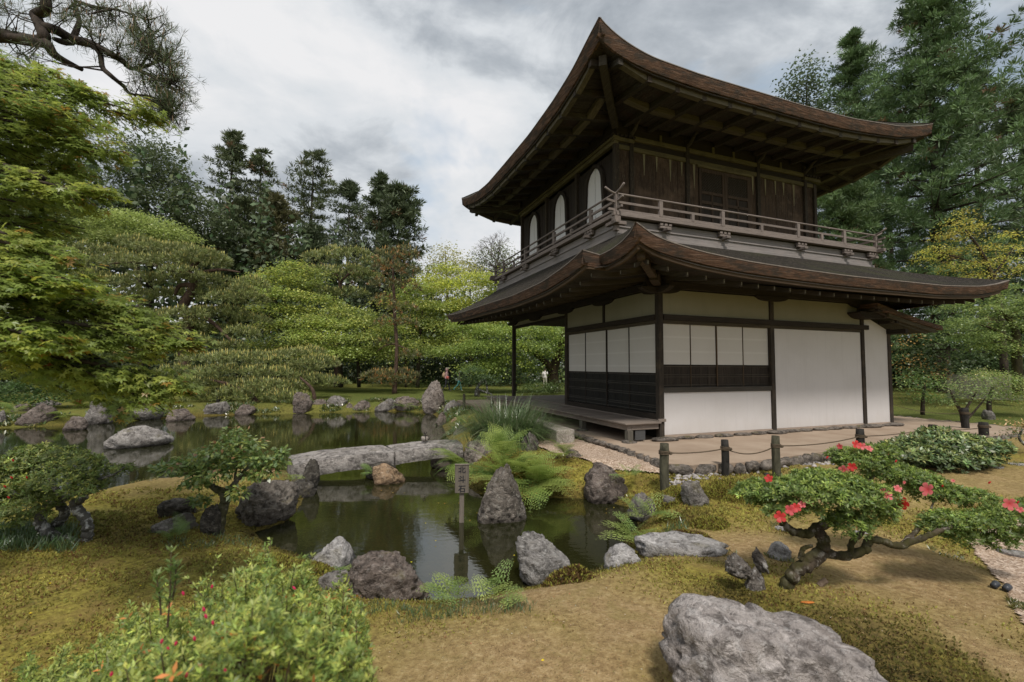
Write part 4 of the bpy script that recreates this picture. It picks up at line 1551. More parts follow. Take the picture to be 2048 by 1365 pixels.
curved_bar('hip_rafter', [(LX0b * q, YE + (LY1 - YE) * q, 3.34 + .02 * q) for q in np.linspace(0, .84, 5)], .12, .17, dark('y'), lo_roof)

# ---------- low roof over the end bay on the right
sr = empty('side_roof', (0, 0, 0)); sr.parent = pav
tt = np.linspace(0, 1, 12)
xr = 6.15 + 2.60 * tt
zrf = 3.06 - .60 * tt + .18 * tt ** 2.2 * (1 - tt * .3)
P = np.column_stack([xr, zrf])
def extr(name, prof_top, thick, y0, y1, mat, parent):
    n = len(prof_top)
    V = []
    for yy in (y0, y1):
        for (x, z) in prof_top: V.append((x, yy, z))
        for (x, z) in prof_top: V.append((x, yy, z - thick))
    F = []
    for i in range(n - 1):
        F += [(i, i + 1, 2 * n + i + 1, 2 * n + i), (n + i, 3 * n + i, 3 * n + i + 1, n + i + 1), (i, n + i, n + i + 1, i + 1), (2 * n + i, 2 * n + i + 1, 3 * n + i + 1, 3 * n + i)]
    F += [(0, 2 * n, 3 * n, n), (n - 1, 2 * n - 1, 4 * n - 1, 3 * n - 1)]
    return obj(name, V, F, mat, parent)


extr('roof_slope', P, .11, -.46, YE, BK, sr)
extr('bargeboard', [(x, z - .115) for x, z in P[2:-1]], .10, -.42, -.36, wood('barge', (.035, .03, .02), (.12, .10, .065), 'x'), sr)
extr('bargeboard', [(x, z - .23) for x, z in P[3:-2]], .05, -.36, -.30, wood('barge', (.035, .03, .02), (.12, .10, .065), 'x'), sr)
extr('soffit', [(x, z - .13) for x, z in P], .03, -.35, YE, soffitw('x'), sr)
part('plate', XE - .12, XE + .0, -.40, YE, 2.36, 2.47, dark('y'), sr)
boat('bracket_arm', 6.31, -.10, 'x', .52, 2.70, 2.86, .34, dark('x'), sr, (1, 1))
part('purlin', 6.22, 6.40, -.42, .03, 2.86, 2.98, dark('y'), sr)
part('purlin', 6.95, 7.05, -.40, .03, 2.60, 2.68, dark('y'), sr)

# ---------- foundation stones
import bmesh
_ICO = {}


def ico(sub):
    if sub not in _ICO:
        bm = bmesh.new()
        bmesh.ops.create_icosphere(bm, subdivisions=sub, radius=1.0)
        bm.verts.ensure_lookup_table()
        V = np.array([v.co[:] for v in bm.verts])
        F = np.array([[v.index for v in f.verts] for f in bm.faces])
        bm.free()
        _ICO[sub] = (V, F)
    return _ICO[sub]


def rock_v(seed, sub, sharp=20, nplanes=14, rough=1.4, taper=0.0, shear=0.0, flat=None, waist=0.0):
    V, F = ico(sub)
    r = np.random.default_rng(seed)
    pn = r.normal(size=(nplanes, 3))
    pn /= np.linalg.norm(pn, axis=1)[:, None]
    dd = r.uniform(.58, .95, nplanes)
    if flat is not None:
        pn = np.vstack([pn, [r.normal() * .12, r.normal() * .12, 1]])
        dd = np.append(dd, flat)
    q = np.maximum(0, V @ pn.T / dd)
    rad = (np.sum(q ** sharp, axis=1) + 1.0) ** (-1.0 / sharp)
    rad = rad * (1 + rough * (.10 * fbm(V * 1.9, 3, seed) + .022 * fbm(V * 6, 3, seed + 5) + .016 * fbm(V * 17, 2, seed + 9) - .05 * np.clip(.22 - np.abs(fbm(V * np.array([2.2, 2.2, 4.5]) + 3, 3, seed + 7)), 0, 1) / .22))
    ridge = 1 - np.abs(fbm(V * 3.1 + 7, 3, seed + 3))
    rad = rad * (1 - rough * .10 * np.clip(ridge - .86, 0, 1) / .14)
    P = V * rad[:, None]
    P = P - (P.max(0) + P.min(0)) / 2
    P = P / (P.max(0) - P.min(0))                     # unit box, centred
    h = P[:, 2] + .5
    k = (1 - taper * h) * (1 - waist * np.exp(-((h - .55) / .12) ** 2))
    P[:, 0] = P[:, 0] * k + shear * (h - .3)
    P[:, 1] = P[:, 1] * k
    P[:, :2] -= (P[:, :2].max(0) + P[:, :2].min(0)) / 2
    P[:, :2] /= (P[:, :2].max(0) - P[:, :2].min(0))
    return P, F


GREY = rock_mat('grey', (0.11, 0.095, 0.085), (0.27, 0.25, 0.23))
PALE_R = rock_mat('pale', (0.27, 0.25, 0.235), (0.47, 0.45, 0.44), (0.58, 0.57, 0.56), .5, .4)
BROWN = rock_mat('brown', (0.095, 0.072, 0.060), (0.22, 0.18, 0.155), (0.34, 0.31, 0.28), .5, .55)
DARKR = rock_mat('dark', (0.045, 0.040, 0.033), (0.13, 0.115, 0.095), (0.24, 0.225, 0.20), .5, .6)
WARM = rock_mat('warm', (0.20, 0.125, 0.07), (0.42, 0.29, 0.18), (0.5, 0.42, 0.33), .4, .3)


ROCKS = []


def rock(label, u0, u1, vt, vb, zb, seed, mat=GREY, depth=.8, sub=4, sink=.12, yaw=0.0, hscale=.92, name='rock', group=None, **kw):
    b = at((u0 + u1) / 2, vb, zb)
    az_ = math.atan2(b[0], b[1])
    dist = b[1] * math.cos(PITCH) + (b[2] - CAM_Z) * math.sin(PITCH)
    w = (u1 - u0) / FPX * dist * math.cos(az_)
    h = (vb - vt) / FPX * dist * hscale
    d = w * depth
    c = b + np.array([math.sin(az_), math.cos(az_), 0]) * d * .42
    P, F = rock_v(seed, sub, **kw)
    P = P * np.array([w, d, h + sink])
    cy_, sy = math.cos(-az_ + yaw * 0), math.sin(-az_ + yaw * 0)
    P = np.column_stack([P[:, 0] * cy_ - P[:, 1] * sy, P[:, 0] * sy + P[:, 1] * cy_, P[:, 2] + (h + sink) / 2 - sink])
    o = obj(name, P, F, mat, None, smooth=True)
    o.location = tuple(c)
    ROCKS.append((c[0], c[1], w * .5, d * .5, -az_))
    tag(o, label, 'rock', group)
    return o


# ---- near rocks
rock('largest grey boulder with dark streaks at the bottom edge, below the red azalea', 1272, 1800, 1240, 1560, -.38, 19, rock_mat('big', (0.24, 0.205, 0.185), (0.43, 0.39, 0.37), (0.56, 0.53, 0.51), .5, .0), 0.72, 5, .1, hscale=.80, flat=.60, sharp=20, rough=1.2)
rock('tall two peaked grey rock standing in the pond beside the wooden sign', 953, 1058, 930, 1050, -.57, 27, rock_mat('pillar', (0.075, 0.062, 0.050), (0.23, 0.20, 0.17), (0.36, 0.34, 0.30), .55, .5), .75, 5, .18, taper=.42, shear=.14, hscale=.97, sharp=12)
rock('rounded dark boulder behind the small leafy tree trunk', 468, 602, 960, 1060, -.57, 33, rock_mat('boulder', (0.09, 0.075, 0.062), (0.24, 0.21, 0.18), (0.30, 0.28, 0.25), .5, .5), .85, 5, .15, shear=.08)
rock('white grey pointed rock on the near left shore of the pond', 608, 714, 1082, 1152, -.50, 41, PALE_R, .75, 4, .12, taper=.35)
rock('broad brown rock with moss patches beside the bottom ferns', 684, 864, 1114, 1215, -.46, 52, BROWN, .62, 5, .14, flat=.7, taper=.15)
rock('small flat rock half buried left of the broad brown rock', 634, 702, 1150, 1184, -.42, 58, GREY, .8, 4, .08, flat=.6)
rock('upright grey rock at the near water edge right of the ferns', 1028, 1150, 1068, 1176, -.54, 64, rock_mat('upright', (0.17, 0.16, 0.15), (0.36, 0.34, 0.325), (0.46, 0.45, 0.43), .5, .35), .7, 5, .14, taper=.30, shear=-.05)
rock('ragged pale stone running into the moss at the right shore, lower end', 1206, 1285, 1096, 1160, -.49, 70, PALE_R, .9, 4, .08, flat=.7)
rock('long low grey slab lying in the moss below the right ferns', 1262, 1460, 1082, 1124, -.36, 77, PALE_R, .45, 4, .10, flat=.45)
rock('big rounded boulder below the gravel apron', 1163, 1258, 927, 1012, -.56, 83, BROWN, .9, 4, .16)
rock('small boulder at the water right of the big rounded boulder', 1252, 1318, 988, 1042, -.51, 88, GREY, .9, 4, .14, taper=.2)
rock('low flat stone between the small boulder and the square mossy rock', 1320, 1364, 992, 1014, -.34, 89, GREY, .9, 3, .08, flat=.5)
rock('square topped grey rock on the moss mound', 1360, 1420, 963, 1018, -.29, 95, GREY, .8, 4, .12, sharp=14, flat=.75)
rock('little round stone on the gravel edge above the ferns', 1126, 1164, 899, 924, -.16, 99, BROWN, .9, 3, .06)
rock('dark stone beside the little round stone', 1098, 1130, 911, 930, -.22, 103, DARKR, .9, 3, .06)
rock('dark rock under the grass clump', 1040, 1078, 862, 920, -.25, 107, DARKR, 1, 4, .1, taper=.2)
rock('small white topped stone left of the azalea trunk', 1534, 1584, 1087, 1124, -.30, 112, PALE_R, .8, 4, .06, taper=.3)
rock('flat pale stone set in the moss right of the azalea', 1862, 1926, 1093, 1120, -.33, 117, PALE_R, 1.0, 3, .05, hscale=.18, flat=.3)
rock('flat pale stone under the right branch of the azalea', 1835, 1896, 1016, 1040, -.30, 119, PALE_R, 1.0, 3, .05, hscale=.2, flat=.3)
rock('small buried stone left of the azalea, behind the trunk', 1545, 1600, 1052, 1066, -.30, 121, PALE_R, 1.0, 3, .04, hscale=.4, flat=.3)
rock('small pale stone under the middle branch of the azalea', 1700, 1745, 1055, 1078, -.30, 122, PALE_R, 1.0, 3, .05, hscale=.5)
rock('flat round stepping stone by the leafy shrub', 1968, 2010, 926, 940, -.22, 125, PALE_R, .8, 3, .05, hscale=.5, flat=.3)
rock('flat stepping stone at the right edge of the picture', 2010, 2060, 918, 936, -.22, 127, PALE_R, .8, 3, .05, hscale=.5, flat=.3)
rock('wide flat stepping stone on the pale path at the right', 1990, 2062, 1080, 1112, -.33, 129, PALE_R, .7, 3, .05, hscale=.2, flat=.3)
for k, (u, v) in enumerate(((2030, 1212), (2038, 1226), (2046, 1240), (2052, 1222))):
    rock(['first', 'second', 'third', 'fourth'][k] + ' white cobble of the little row at the right border', u - 11, u + 11, v - 9, v + 4, -.33, 130 + k, PALE_R, .8, 2, .02)
# ---- left bank
rock('dark mossy rock left of the small tree trunk', 312, 398, 998, 1042, -.42, 140, DARKR, .8, 4, .1, flat=.7)
rock('grey wedge of stone in front of the dark mossy rock', 300, 402, 1030, 1078, -.42, 144, GREY, .6, 4, .1, flat=.65, shear=-.1)
rock('dark standing stone right behind the small tree trunk', 398, 446, 1008, 1078, -.43, 148, DARKR, .8, 4, .1)
rock('thin ledge stone at the left bank water edge', 262, 312, 966, 982, -.51, 150, PALE_R, .6, 3, .06, flat=.5)
rock('slanting upright stone at the left end of the bridge', 603, 640, 914, 985, -.57, 154, DARKR, .8, 4, .12, taper=.3, shear=.2)
rock('dark rock at the water below the left end of the bridge', 560, 636, 962, 1000, -.57, 158, DARKR, .8, 4, .12)
rock('orange brown rock under the middle of the bridge', 742, 812, 930, 972, -.57, 162, WARM, .9, 4, .14)
rock('dark rock under the middle of the bridge, behind the orange brown one', 726, 792, 925, 960, -.56, 165, DARKR, .8, 3, .1)
rock('pale rock carrying the right end of the bridge', 924, 1004, 881, 930, -.42, 169, rock_mat('abut', (0.20, 0.16, 0.135), (0.36, 0.31, 0.27), (.45, .41, .37), .4, .6), .9, 4, .2, flat=.75)
rock('small dark stone under the right end of the bridge', 860, 905, 908, 940, -.56, 172, BROWN, .9, 3, .1)
# ---- island and far shore
rock('broad grey island rock in the open pond', 207, 352, 851, 898, -.57, 180, rock_mat('island', (0.20, 0.18, 0.165), (0.40, 0.375, 0.35), (.48, .46, .44), .5, .6), .6, 4, .2, flat=.7)
rock('tall standing stone on the far shore left of the people', 842, 890, 761, 830, -.57, 184, rock_mat('stele', (0.15, 0.12, 0.10), (0.30, 0.26, 0.23), (.4, .37, .34), .5, .2), .7, 4, .2, taper=.28, hscale=1.0)
rock('hunched stone standing up on the far left shore', 166, 232, 782, 850, -.57, 188, GREY, .7, 4, .2, taper=.25, shear=.12, waist=.25, hscale=1.0)
FAR = [('leftmost sloping slab of rock at the far left shore', 28, 118, 814, 854, 190, .55), ('low rounded rock behind the sloping slab at the far left', 62, 128, 804, 822, 192, .5), ('small mossy stone behind the ferns at the far left', 20, 60, 812, 835, 193, .9),
       ('flat rock at the water left of the hunched stone', 124, 178, 837, 862, 194, .6), ('mossy rock right of the hunched stone', 250, 330, 812, 842, 196, .6), ('dark rock below the drooping maple tips', 330, 392, 822, 843, 198, .6),
       ('rock at the water under the low pine, left one', 404, 462, 808, 832, 200, .6), ('rock at the water under the low pine, right one', 468, 516, 812, 831, 202, .6), ('brown upright slab of rock at the right end of the low pine', 584, 626, 790, 828, 205, .5),
       ('flat shore rock right of the brown upright slab', 620, 656, 802, 824, 206, .7), ('humped shore rock opposite the bridge', 650, 696, 796, 824, 208, .7), ('sharp shore rock at the middle of the far bank', 690, 706, 808, 824, 209, .8),
       ('long shore rock at the middle of the far bank', 700, 752, 805, 824, 210, .6), ('sloping shore rock left of the leaning pine foot', 748, 796, 802, 824, 212, .6), ('pale shore rock below the leaning pine foot', 788, 842, 797, 824, 214, .6),
       ('low rock right of the tall standing stone', 886, 928, 806, 836, 216, .7), ('small rock in the water below the tall standing stone', 871, 893, 828, 852, 218, .8), ('orange tinted stone in the right bank ferns', 900, 920, 838, 856, 220, .8),
       ('pale stone in the right bank ferns near the bridge', 905, 952, 856, 880, 222, .8), ('stone at the left picture border of the far shore', -14, 14, 826, 856, 224, .8)]
for (lb, u0, u1, vt, vb, sd_, dp) in FAR:
    rock(lb, u0, u1, vt, vb, -.56, sd_, WARM if 'orange' in lb else (BROWN if sd_ % 4 else GREY), dp, 4, .2, hscale=1.15)

# ---- stones that edge the forecourt, pavilion footing stones
rng = random.Random(5)


def stone_piece(name, P0_, L_, w, h, yaw, z0, seed, mat, parent):
    P, F = rock_v(seed, 2, rough=.9, flat=.7)
    P = P * np.array([L_, w, h])
    c, s = math.cos(yaw), math.sin(yaw)
    P = np.column_stack([P[:, 0] * c - P[:, 1] * s + P0_[0], P[:, 0] * s + P[:, 1] * c + P0_[1], P[:, 2] + z0])
    return obj(name, P, F, mat, parent, smooth=True)


EDGE_R = rock_mat('edge', (0.10, 0.085, 0.07), (0.24, 0.205, 0.175), (.33, .30, .27), .4, .7)
path = [BW(-1.14, 4.4), BW(-1.15, 1.0), BW(-1.2, .1), BW(-1.25, -.7), BW(-1.30, -1.4), BW(-1.36, -1.85), BW(-1.1, -2.14), BW(-.1, -2.24), BW(.65, -2.17), BW(1.8, -2.04), BW(5, -2.04), BW(9.2, -1.94), BW(10.1, -1.3), BW(10.3, 2)]
k = 0
for A, B in zip(path[:-1], path[1:]):
    d = B - A
    ln = np.linalg.norm(d)
    s = 0.0
    left = A[0] < 2.6 and k < 17
    while s < ln - .04:
        w = rng.uniform(.22, .42)
        w = min(w, ln - s)
        c = A + d / ln * (s + w / 2)
        tall = rng.uniform(.10, .14) if left else rng.uniform(.17, .23)
        stone_piece('edge_stone', c, w * .98, rng.uniform(.15, .20), tall, math.atan2(d[1], d[0]), (.005 - tall * .35) if left else (.012 - tall * .5), 300 + k, EDGE_R, forecourt)
        s += w
        k += 1
for k in range(15):
    a = .15 + k * .50
    stone_piece('footing_stone', (a + rng.uniform(-.04, .04), -.02 + rng.uniform(-.02, .01)), rng.uniform(.42, .56), .20, .085, 0, .022, 400 + k, EDGE_R, pav)
for (px, w) in ((.06, .62), (3.18, .62), (6.31, .62), (7.36, .5)):
    stone_piece('footing_stone', (px, -.06), w, .30, .10, 0, .03, 430 + int(px * 10), EDGE_R, pav)
for yy in (-.02, 1.78, 3.9, 6.1, 8.3):
    stone_piece('footing_stone', (-.755, yy), .30, .26, .10, 0, .005, 450 + int(yy * 10), EDGE_R, pav)

# pebbles in the drip line: countless
rng_ = np.random.default_rng(12)
V0, F0 = ico(1)
cs, ss_ = [], []
for (u0, v0, u1, v1, n, sp) in ((1345, 960, 1480, 938, 150, .22), (1480, 940, 1660, 922, 220, .22), (1335, 948, 1400, 950, 60, .2)):
    for _ in range(n):
        t_ = rng_.uniform()
        p = at(u0 + (u1 - u0) * t_, v0 + (v1 - v0) * t_, -.15) + np.array([rng_.normal() * .05, rng_.normal() * sp * .6, 0])
        cs.append(p); ss_.append(rng_.uniform(.012, .042))
cs, ss_ = np.array(cs), np.array(ss_)
cs[:, 2] = hz(cs)
PV = np.concatenate([(V0 * (1 + .25 * rng_.normal(size=(len(V0), 1)) * .5)) * np.array([1.2, .9, .7]) * s + c for c, s in zip(cs, ss_)])
PF = np.concatenate([F0 + i * len(V0) for i in range(len(cs))])
PC = np.repeat(rng_.uniform(.16, .42, len(cs))[:, None] * np.array([1.0, .92, .88]), len(V0), 0)
tag(obj('pebbles', PV, PF, leaf_mat('pebble', 0.0, .6, .02), None, PC, True, 'stuff'), 'grey pebbles lying along the forecourt edge')

# ---- stone bridge of two worn slabs
BRM = rock_mat('bridge', (0.20, 0.18, 0.165), (0.40, 0.365, 0.34), (.50, .47, .44), .6, .25)
br_c = at(770, 905, -.12)
bridge = empty('stone_bridge', br_c, 'weathered stone slab footbridge of two arched slabs over the pond', 'bridge')


def slab(FL, FR, BRc, BLc, arch, th, seed):
    FL, FR, BRc, BLc = [at(*q) for q in (FL, FR, BRc, BLc)]
    nu, nv, nw = 40, 12, 5
    pts, idx = [], {}
    def P(i, j, k):
        key = (i, j, k)
        if key not in idx:
            s, t_, d = i / nu, j / nv, k / nw
            p = (FL * (1 - s) + FR * s) * (1 - t_) + (BLc * (1 - s) + BRc * s) * t_
            p = p + np.array([0, 0, arch * 4 * s * (1 - s) - th * d - .008 * (1 - d) * (2 * t_ - 1) ** 4])
            bul = .03 * math.sin(math.pi * d)
            p[1] += (2 * t_ - 1) * bul
            idx[key] = len(pts)
            pts.append(p)
        return idx[key]
    F = []
    for i in range(nu):
        for j in range(nv):
            F.append((P(i, j, 0), P(i + 1, j, 0), P(i + 1, j + 1, 0), P(i, j + 1, 0)))
            F.append((P(i, j, nw), P(i, j + 1, nw), P(i + 1, j + 1, nw), P(i + 1, j, nw)))
    for i in range(nu):
        for k_ in range(nw):
            F.append((P(i, 0, k_), P(i, 0, k_ + 1), P(i + 1, 0, k_ + 1), P(i + 1, 0, k_)))
            F.append((P(i, nv, k_), P(i + 1, nv, k_), P(i + 1, nv, k_ + 1), P(i, nv, k_ + 1)))
    for j in range(nv):
        for k_ in range(nw):
            F.append((P(0, j, k_), P(0, j + 1, k_), P(0, j + 1, k_ + 1), P(0, j, k_ + 1)))
            F.append((P(nu, j, k_), P(nu, j, k_ + 1), P(nu, j + 1, k_ + 1), P(nu, j + 1, k_)))
    V = np.array(pts)
    V = V + np.column_stack([fbm(V * 3.5, 3, seed) * .03, fbm(V * 3.5 + 9, 3, seed) * .04, fbm(V * 5 + 5, 4, seed) * .014])
    return obj('stone_slab', V - br_c, F, BRM, bridge, smooth=False)


slab((588, 930, -.24), (789, 903, -.12), (766, 890, -.09), (574, 911, -.20), .035, .27, 3)
slab((791, 904, -.15), (926, 890, -.08), (914, 879, -.05), (772, 891, -.13), .03, .25, 7)

sp0 = at(850, 884, -.055)
st = empty('stop_stone', sp0, 'small round stone tied with dark rope standing on the bridge', 'stone')
P, F = rock_v(77, 3, rough=.3, nplanes=4)
obj('stone', P * np.array([.15, .15, .12]) + (0, 0, .06), F, plain('tied_stone', (.26, .23, .20), .8), st, smooth=True)
g = Geo()
for ph in (0.3, 1.87):
    g.tube([(math.cos(ph) * math.cos(a) * .077, math.sin(ph) * math.cos(a) * .077, .06 + math.sin(a) * .063) for a in np.linspace(-.4, math.pi + .4, 18)], .009, 5)
g.tube(bend([(0, 0, .115), (.008, 0, .14), (-.01, .01, .165)], 6), [.022, .02, .018, .016, .015, .012], 6)
g.tube(bend([(0, 0, .15), (.025, .01, .178), (.03, 0, .195)], 5), .008, 5)
g.tube(bend([(0, 0, .15), (-.02, -.01, .178), (-.015, 0, .20)], 5), .008, 5)
g.build('rope', plain('black_rope', (.03, .026, .022), .9), st, True)

# ---- granite step block by the veranda
blk = [BW(-1.87, .78, 0)[:2], BW(-1.47, .84, 0)[:2], BW(-1.45, 2.9, 0)[:2], BW(-1.85, 2.9, 0)[:2]]
MBK = Mat('granite', .8, .3)
v_ = MBK.voro(MBK.co('Object'), 70)
MBK.color(MBK.mix(MBK.ramp(MBK.noise(MBK.co('Object'), 3, 4, .6), [(.4, 0.0), (.7, .5)]), MBK.ramp(v_.outputs['Color'], [(.2, (.20, .175, .155)), (.6, (.36, .325, .29)), (.9, (.48, .44, .40))]), (.26, .22, .18)))
MBK.bump(v_.outputs['Distance'], .3, .004)
Vb, Fb = box_vf(0, 1, 0, 1, -.10, .205, .0)
g = Geo()
V, F = box_vf(-.20, .20, -1.05, 1.05, -.25, .125, .012)
stp = tag(obj('step_stone', V, F, MBK.m), 'long rectangular granite step block beside the veranda', 'step')
stp.location = tuple((BW(-1.87, .78) + BW(-1.45, 2.9)) / 2 + np.array([0, 0, .06]))
stp.rotation_euler = (0, 0, PHI - .05)

# ---- wooden name sign standing in the water
sg = at(923, 1046, WATER_Z)
sign = empty('wooden_sign', sg + np.array([0, 0, 0.0]), 'weathered wooden sign with three brushed characters standing in the pond', 'sign', None, -math.atan2(sg[0], sg[1]) * .3 + .05)
sign.scale = (.89, .89, .89)
SGM = wood('sign', (.10, .085, .068), (.25, .215, .175), 'z', .85)
dsg = sg[1]
k_ = dsg / FPX
part('stake', -.034, .034, .0, .035, -.45, .46, SGM, sign)
V, F = box_vf(-.100, .100, -.032, -.002, .43, .83, .004)
for i in range(len(V)):
    if V[i, 2] > .6: V[i, 0] *= 1.03
obj('board', V, F, SGM, sign)
part('cap', -.106, .106, -.040, .01, .832, .846, SGM, sign, .003)
for i, ch in enumerate('北斗石'):
    cu = bpy.data.curves.new('character', 'FONT')
    cu.body = ch
    cu.size = .125
    cu.align_x = 'CENTER'
    cu.offset = .0028
    cu.extrude = .0008
    to = bpy.data.objects.new('character', cu)
    COL.objects.link(to)
    bpy.context.view_layer.update()
    dg = bpy.context.evaluated_depsgraph_get()
    me = bpy.data.meshes.new_from_object(to.evaluated_get(dg))
    bpy.data.objects.remove(to)
    co = np.empty(len(me.vertices) * 3)
    me.vertices.foreach_get('co', co)
    co = co.reshape(-1, 3)
    if len(co):
        mid = (co.max(0) + co.min(0)) / 2
        sc_ =   .104 / max(1e-6, (co.max(0) - co.min(0))[:2].max())
        co = (co - mid) * sc_
        co = np.column_stack([co[:, 0] * 1.02, co[:, 2] - .0335, co[:, 1] + (.765, .63, .49)[i]])
        me.vertices.foreach_set('co', co.ravel())
        me.update()
    c_o = link('character', me, plain('ink', (.018, .018, .022), .7), sign)

# ---- rope barrier
PM = {'green': trunk_mat('post_green', (.034, .032, .022), (.105, .098, .066)), 'black': trunk_mat('post_black', (.012, .011, .010), (.045, .042, .038))}
ROPE = plain('brown_rope', (.10, .075, .05), .95)


def bpost(u, vt, vb, zb, w, col, label, dist=None):
    b = at(u, vb, zb) if dist is None else None
    if dist is not None:
        b = pd(u, vt, dist); b[2] = hz1(b[0], b[1]) if not dist < 0 else 0
    tp = pd(u, vt, b[1] / ray(u, vt)[1])
    h = tp[2] - b[2]
    e = empty('barrier_post', b, label, 'post', 'posts of the rope barrier')
    rw = w / 2 / FPX * b[1] * .72
    g = Geo()
    zz = np.linspace(-.2, h, 9)
    g.tube([(.004 * math.sin(z * 9 + u), .003 * math.cos(z * 7), z) for z in zz], np.r_[np.full(8, rw), rw * .93], 12)
    g.build('post', PM[col], e, True)
    return e, b, h, rw


posts = [bpost(1329, 887, 962, -.14, 25, 'green', 'greenish barrier post nearest the gravel apron'),
         bpost(1451, 880, 950, -.14, 20, 'black', 'black barrier post rising behind the moss mound'),
         bpost(1553, 872, 952, -.14, 21, 'green', 'grey green barrier post in front of the middle wall post'),
         bpost(1722, 858, 918, -.14, 20, 'black', 'black barrier post behind the red azalea top')]
extra = [bpost(1866, 850, 872, -.06, 21, 'black', 'short black barrier post just right of the pavilion'),
         bpost(1931, 816, 859, -.03, 18, 'black', 'tall black barrier post behind the leafy shrub'),
         bpost(1968.5, 845, 880, -.10, 22, 'black', 'black barrier post at the right end of the leafy shrub')]


def rope(A, hA, B, hB, sag, label, rad=.009):
    a = A + np.array([0, 0, hA]); b = B + np.array([0, 0, hB])
    t_ = np.linspace(0, 1, 22)
    P = a + (b - a) * t_[:, None]
    P[:, 2] -= sag * 4 * t_ * (1 - t_)
    g = Geo(); g.tube(P, rad, 6)
    tag(g.build('rope', ROPE, None, True), label, 'rope', 'ropes of the barrier')


for (e, b, h, rw) in posts + extra[1:]:
    for q in (0, .02, .04):
        g = Geo()
        g.tube([(math.cos(a) * (rw + .006), math.sin(a) * (rw + .006), h * .72 + q) for a in np.linspace(0, 2 * math.pi, 14)], .008, 5, False)
        g.build('rope_wrap', ROPE, e, True)
    g = Geo(); P, F = rock_v(9, 1, rough=.4); g.add(P * .05 + (rw + .02, -rw * .4, h * .74), F.tolist()); g.build('knot', ROPE, e, True)
for (A, B, sg_, lb) in ((0, 1, .03, 'rope from the greenish post to the black post by the moss mound'), (1, 2, .10, 'slack rope between the black post and the grey green post'), (2, 3, .05, 'rope running behind the red azalea')):
    rope(posts[A][1], posts[A][2] * .75, posts[B][1], posts[B][2] * .75, sg_, lb)
rope(posts[3][1], posts[3][2] * .75, extra[0][1], extra[0][2] * .7, .04, 'rope from the azalea to the short post right of the pavilion')
rope(extra[0][1], extra[0][2] * .7, extra[2][1], extra[2][2] * .72, .05, 'rope behind the leafy shrub')
rope(BW(7.45, .1, .55), 0, extra[1][1], extra[1][2] * .75, .10, 'thin rope from the pavilion corner to the tall black post', .007)

# ---- little lamps on the ground at the right
for (u, v, lb) in ((1990, 1178, 'left one of two tiny dark ground lamps'), (2014, 1184, 'right one of two tiny dark ground lamps')):
    p = ground_at(u, v)
    e = empty('ground_lamp', p, lb, 'lamp', 'ground lamps by the path', .4)
    g = Geo(); g.tube([(-.025, 0, .025), (.0, 0, .03), (.03, 0, .038)], [.022, .024, .026], 10); g.build('body', plain('lamp_body', (.05, .055, .065), .35), e, True)
    g = Geo(); g.tube([(0, 0, -.03), (0, 0, .02)], .007, 6); g.build('stake', plain('lamp_body2', (.03, .03, .03), .5), e)

# ------------------------------------------------------------------ TREES
def nrm(A):
    return A / (np.linalg.norm(A, axis=1)[:, None] + 1e-9)


class Crown:
    """leaf-sized faces gathered into one foliage mesh"""
    gain = 2.0

    def __init__(self, seed):
        self.r = np.random.default_rng(seed)
        self.V, self.C = [], []

    def leaves(self, C, D, N, Ln, Wd, col, var=.22, sag=0.0):
        r = self.r
        n = len(C)
        if n == 0:
            return
        D = nrm(D)
        S = nrm(np.cross(D, N) + 1e-6)
        Ln = np.broadcast_to(np.asarray(Ln, float), (n,)) * r.uniform(.7, 1.25, n)
        Wd = np.broadcast_to(np.asarray(Wd, float), (n,)) * r.uniform(.75, 1.2, n)
        a = C
        m = C + D * (Ln * .5)[:, None]
        q = np.stack([a, m + S * (Wd / 2)[:, None], C + D * Ln[:, None] - np.array([0, 0, 1.0]) * (sag * Ln)[:, None], m - S * (Wd / 2)[:, None]], 1)
        self.V.append(q.reshape(-1, 3))
        c = np.asarray(col, float) * self.gain
        if c.ndim == 1:
            c = np.tile(c, (n, 1))
        k = np.exp(r.normal(size=(n, 1)) * var)
        tint = 1 + r.normal(size=(n, 3)) * var * .35 * np.array([1, .4, .8])
        self.C.append(np.repeat(np.clip(c * k * tint, .004, .9), 4, 0))

    def build(self, name, mat, parent, kind='stuff'):
        V = np.concatenate(self.V)
        F = np.arange(len(V)).reshape(-1, 4)
        return obj(name, V, F, mat, parent, np.concatenate(self.C), False, kind)


LEAF, NEEDLE, FIR = leaf_mat('broad', .40, .45, .05), leaf_mat('needle', .18, .5, .05), leaf_mat('fir', .20, .55, .04)
BARK, BARKR = trunk_mat('brown'), trunk_mat('pine', (.035, .022, .016), (.13, .085, .062))


def base_at(u, dist):
    p = pd(u, 738, dist)
    return np.array([p[0], p[1], hz1(p[0], p[1])])


def zt(u, v, dist):
    return pd(u, v, dist)[2]


def wid(px, dist):
    return px / FPX * dist


def trunk(parent, pts, rad, mat=BARK, name='trunk', sides=8, n=14):
    g = Geo()
    P = bend(pts, n)
    g.tube(P, np.interp(np.linspace(0, 1, n), np.linspace(0, 1, len(rad)), rad), sides)
    return g


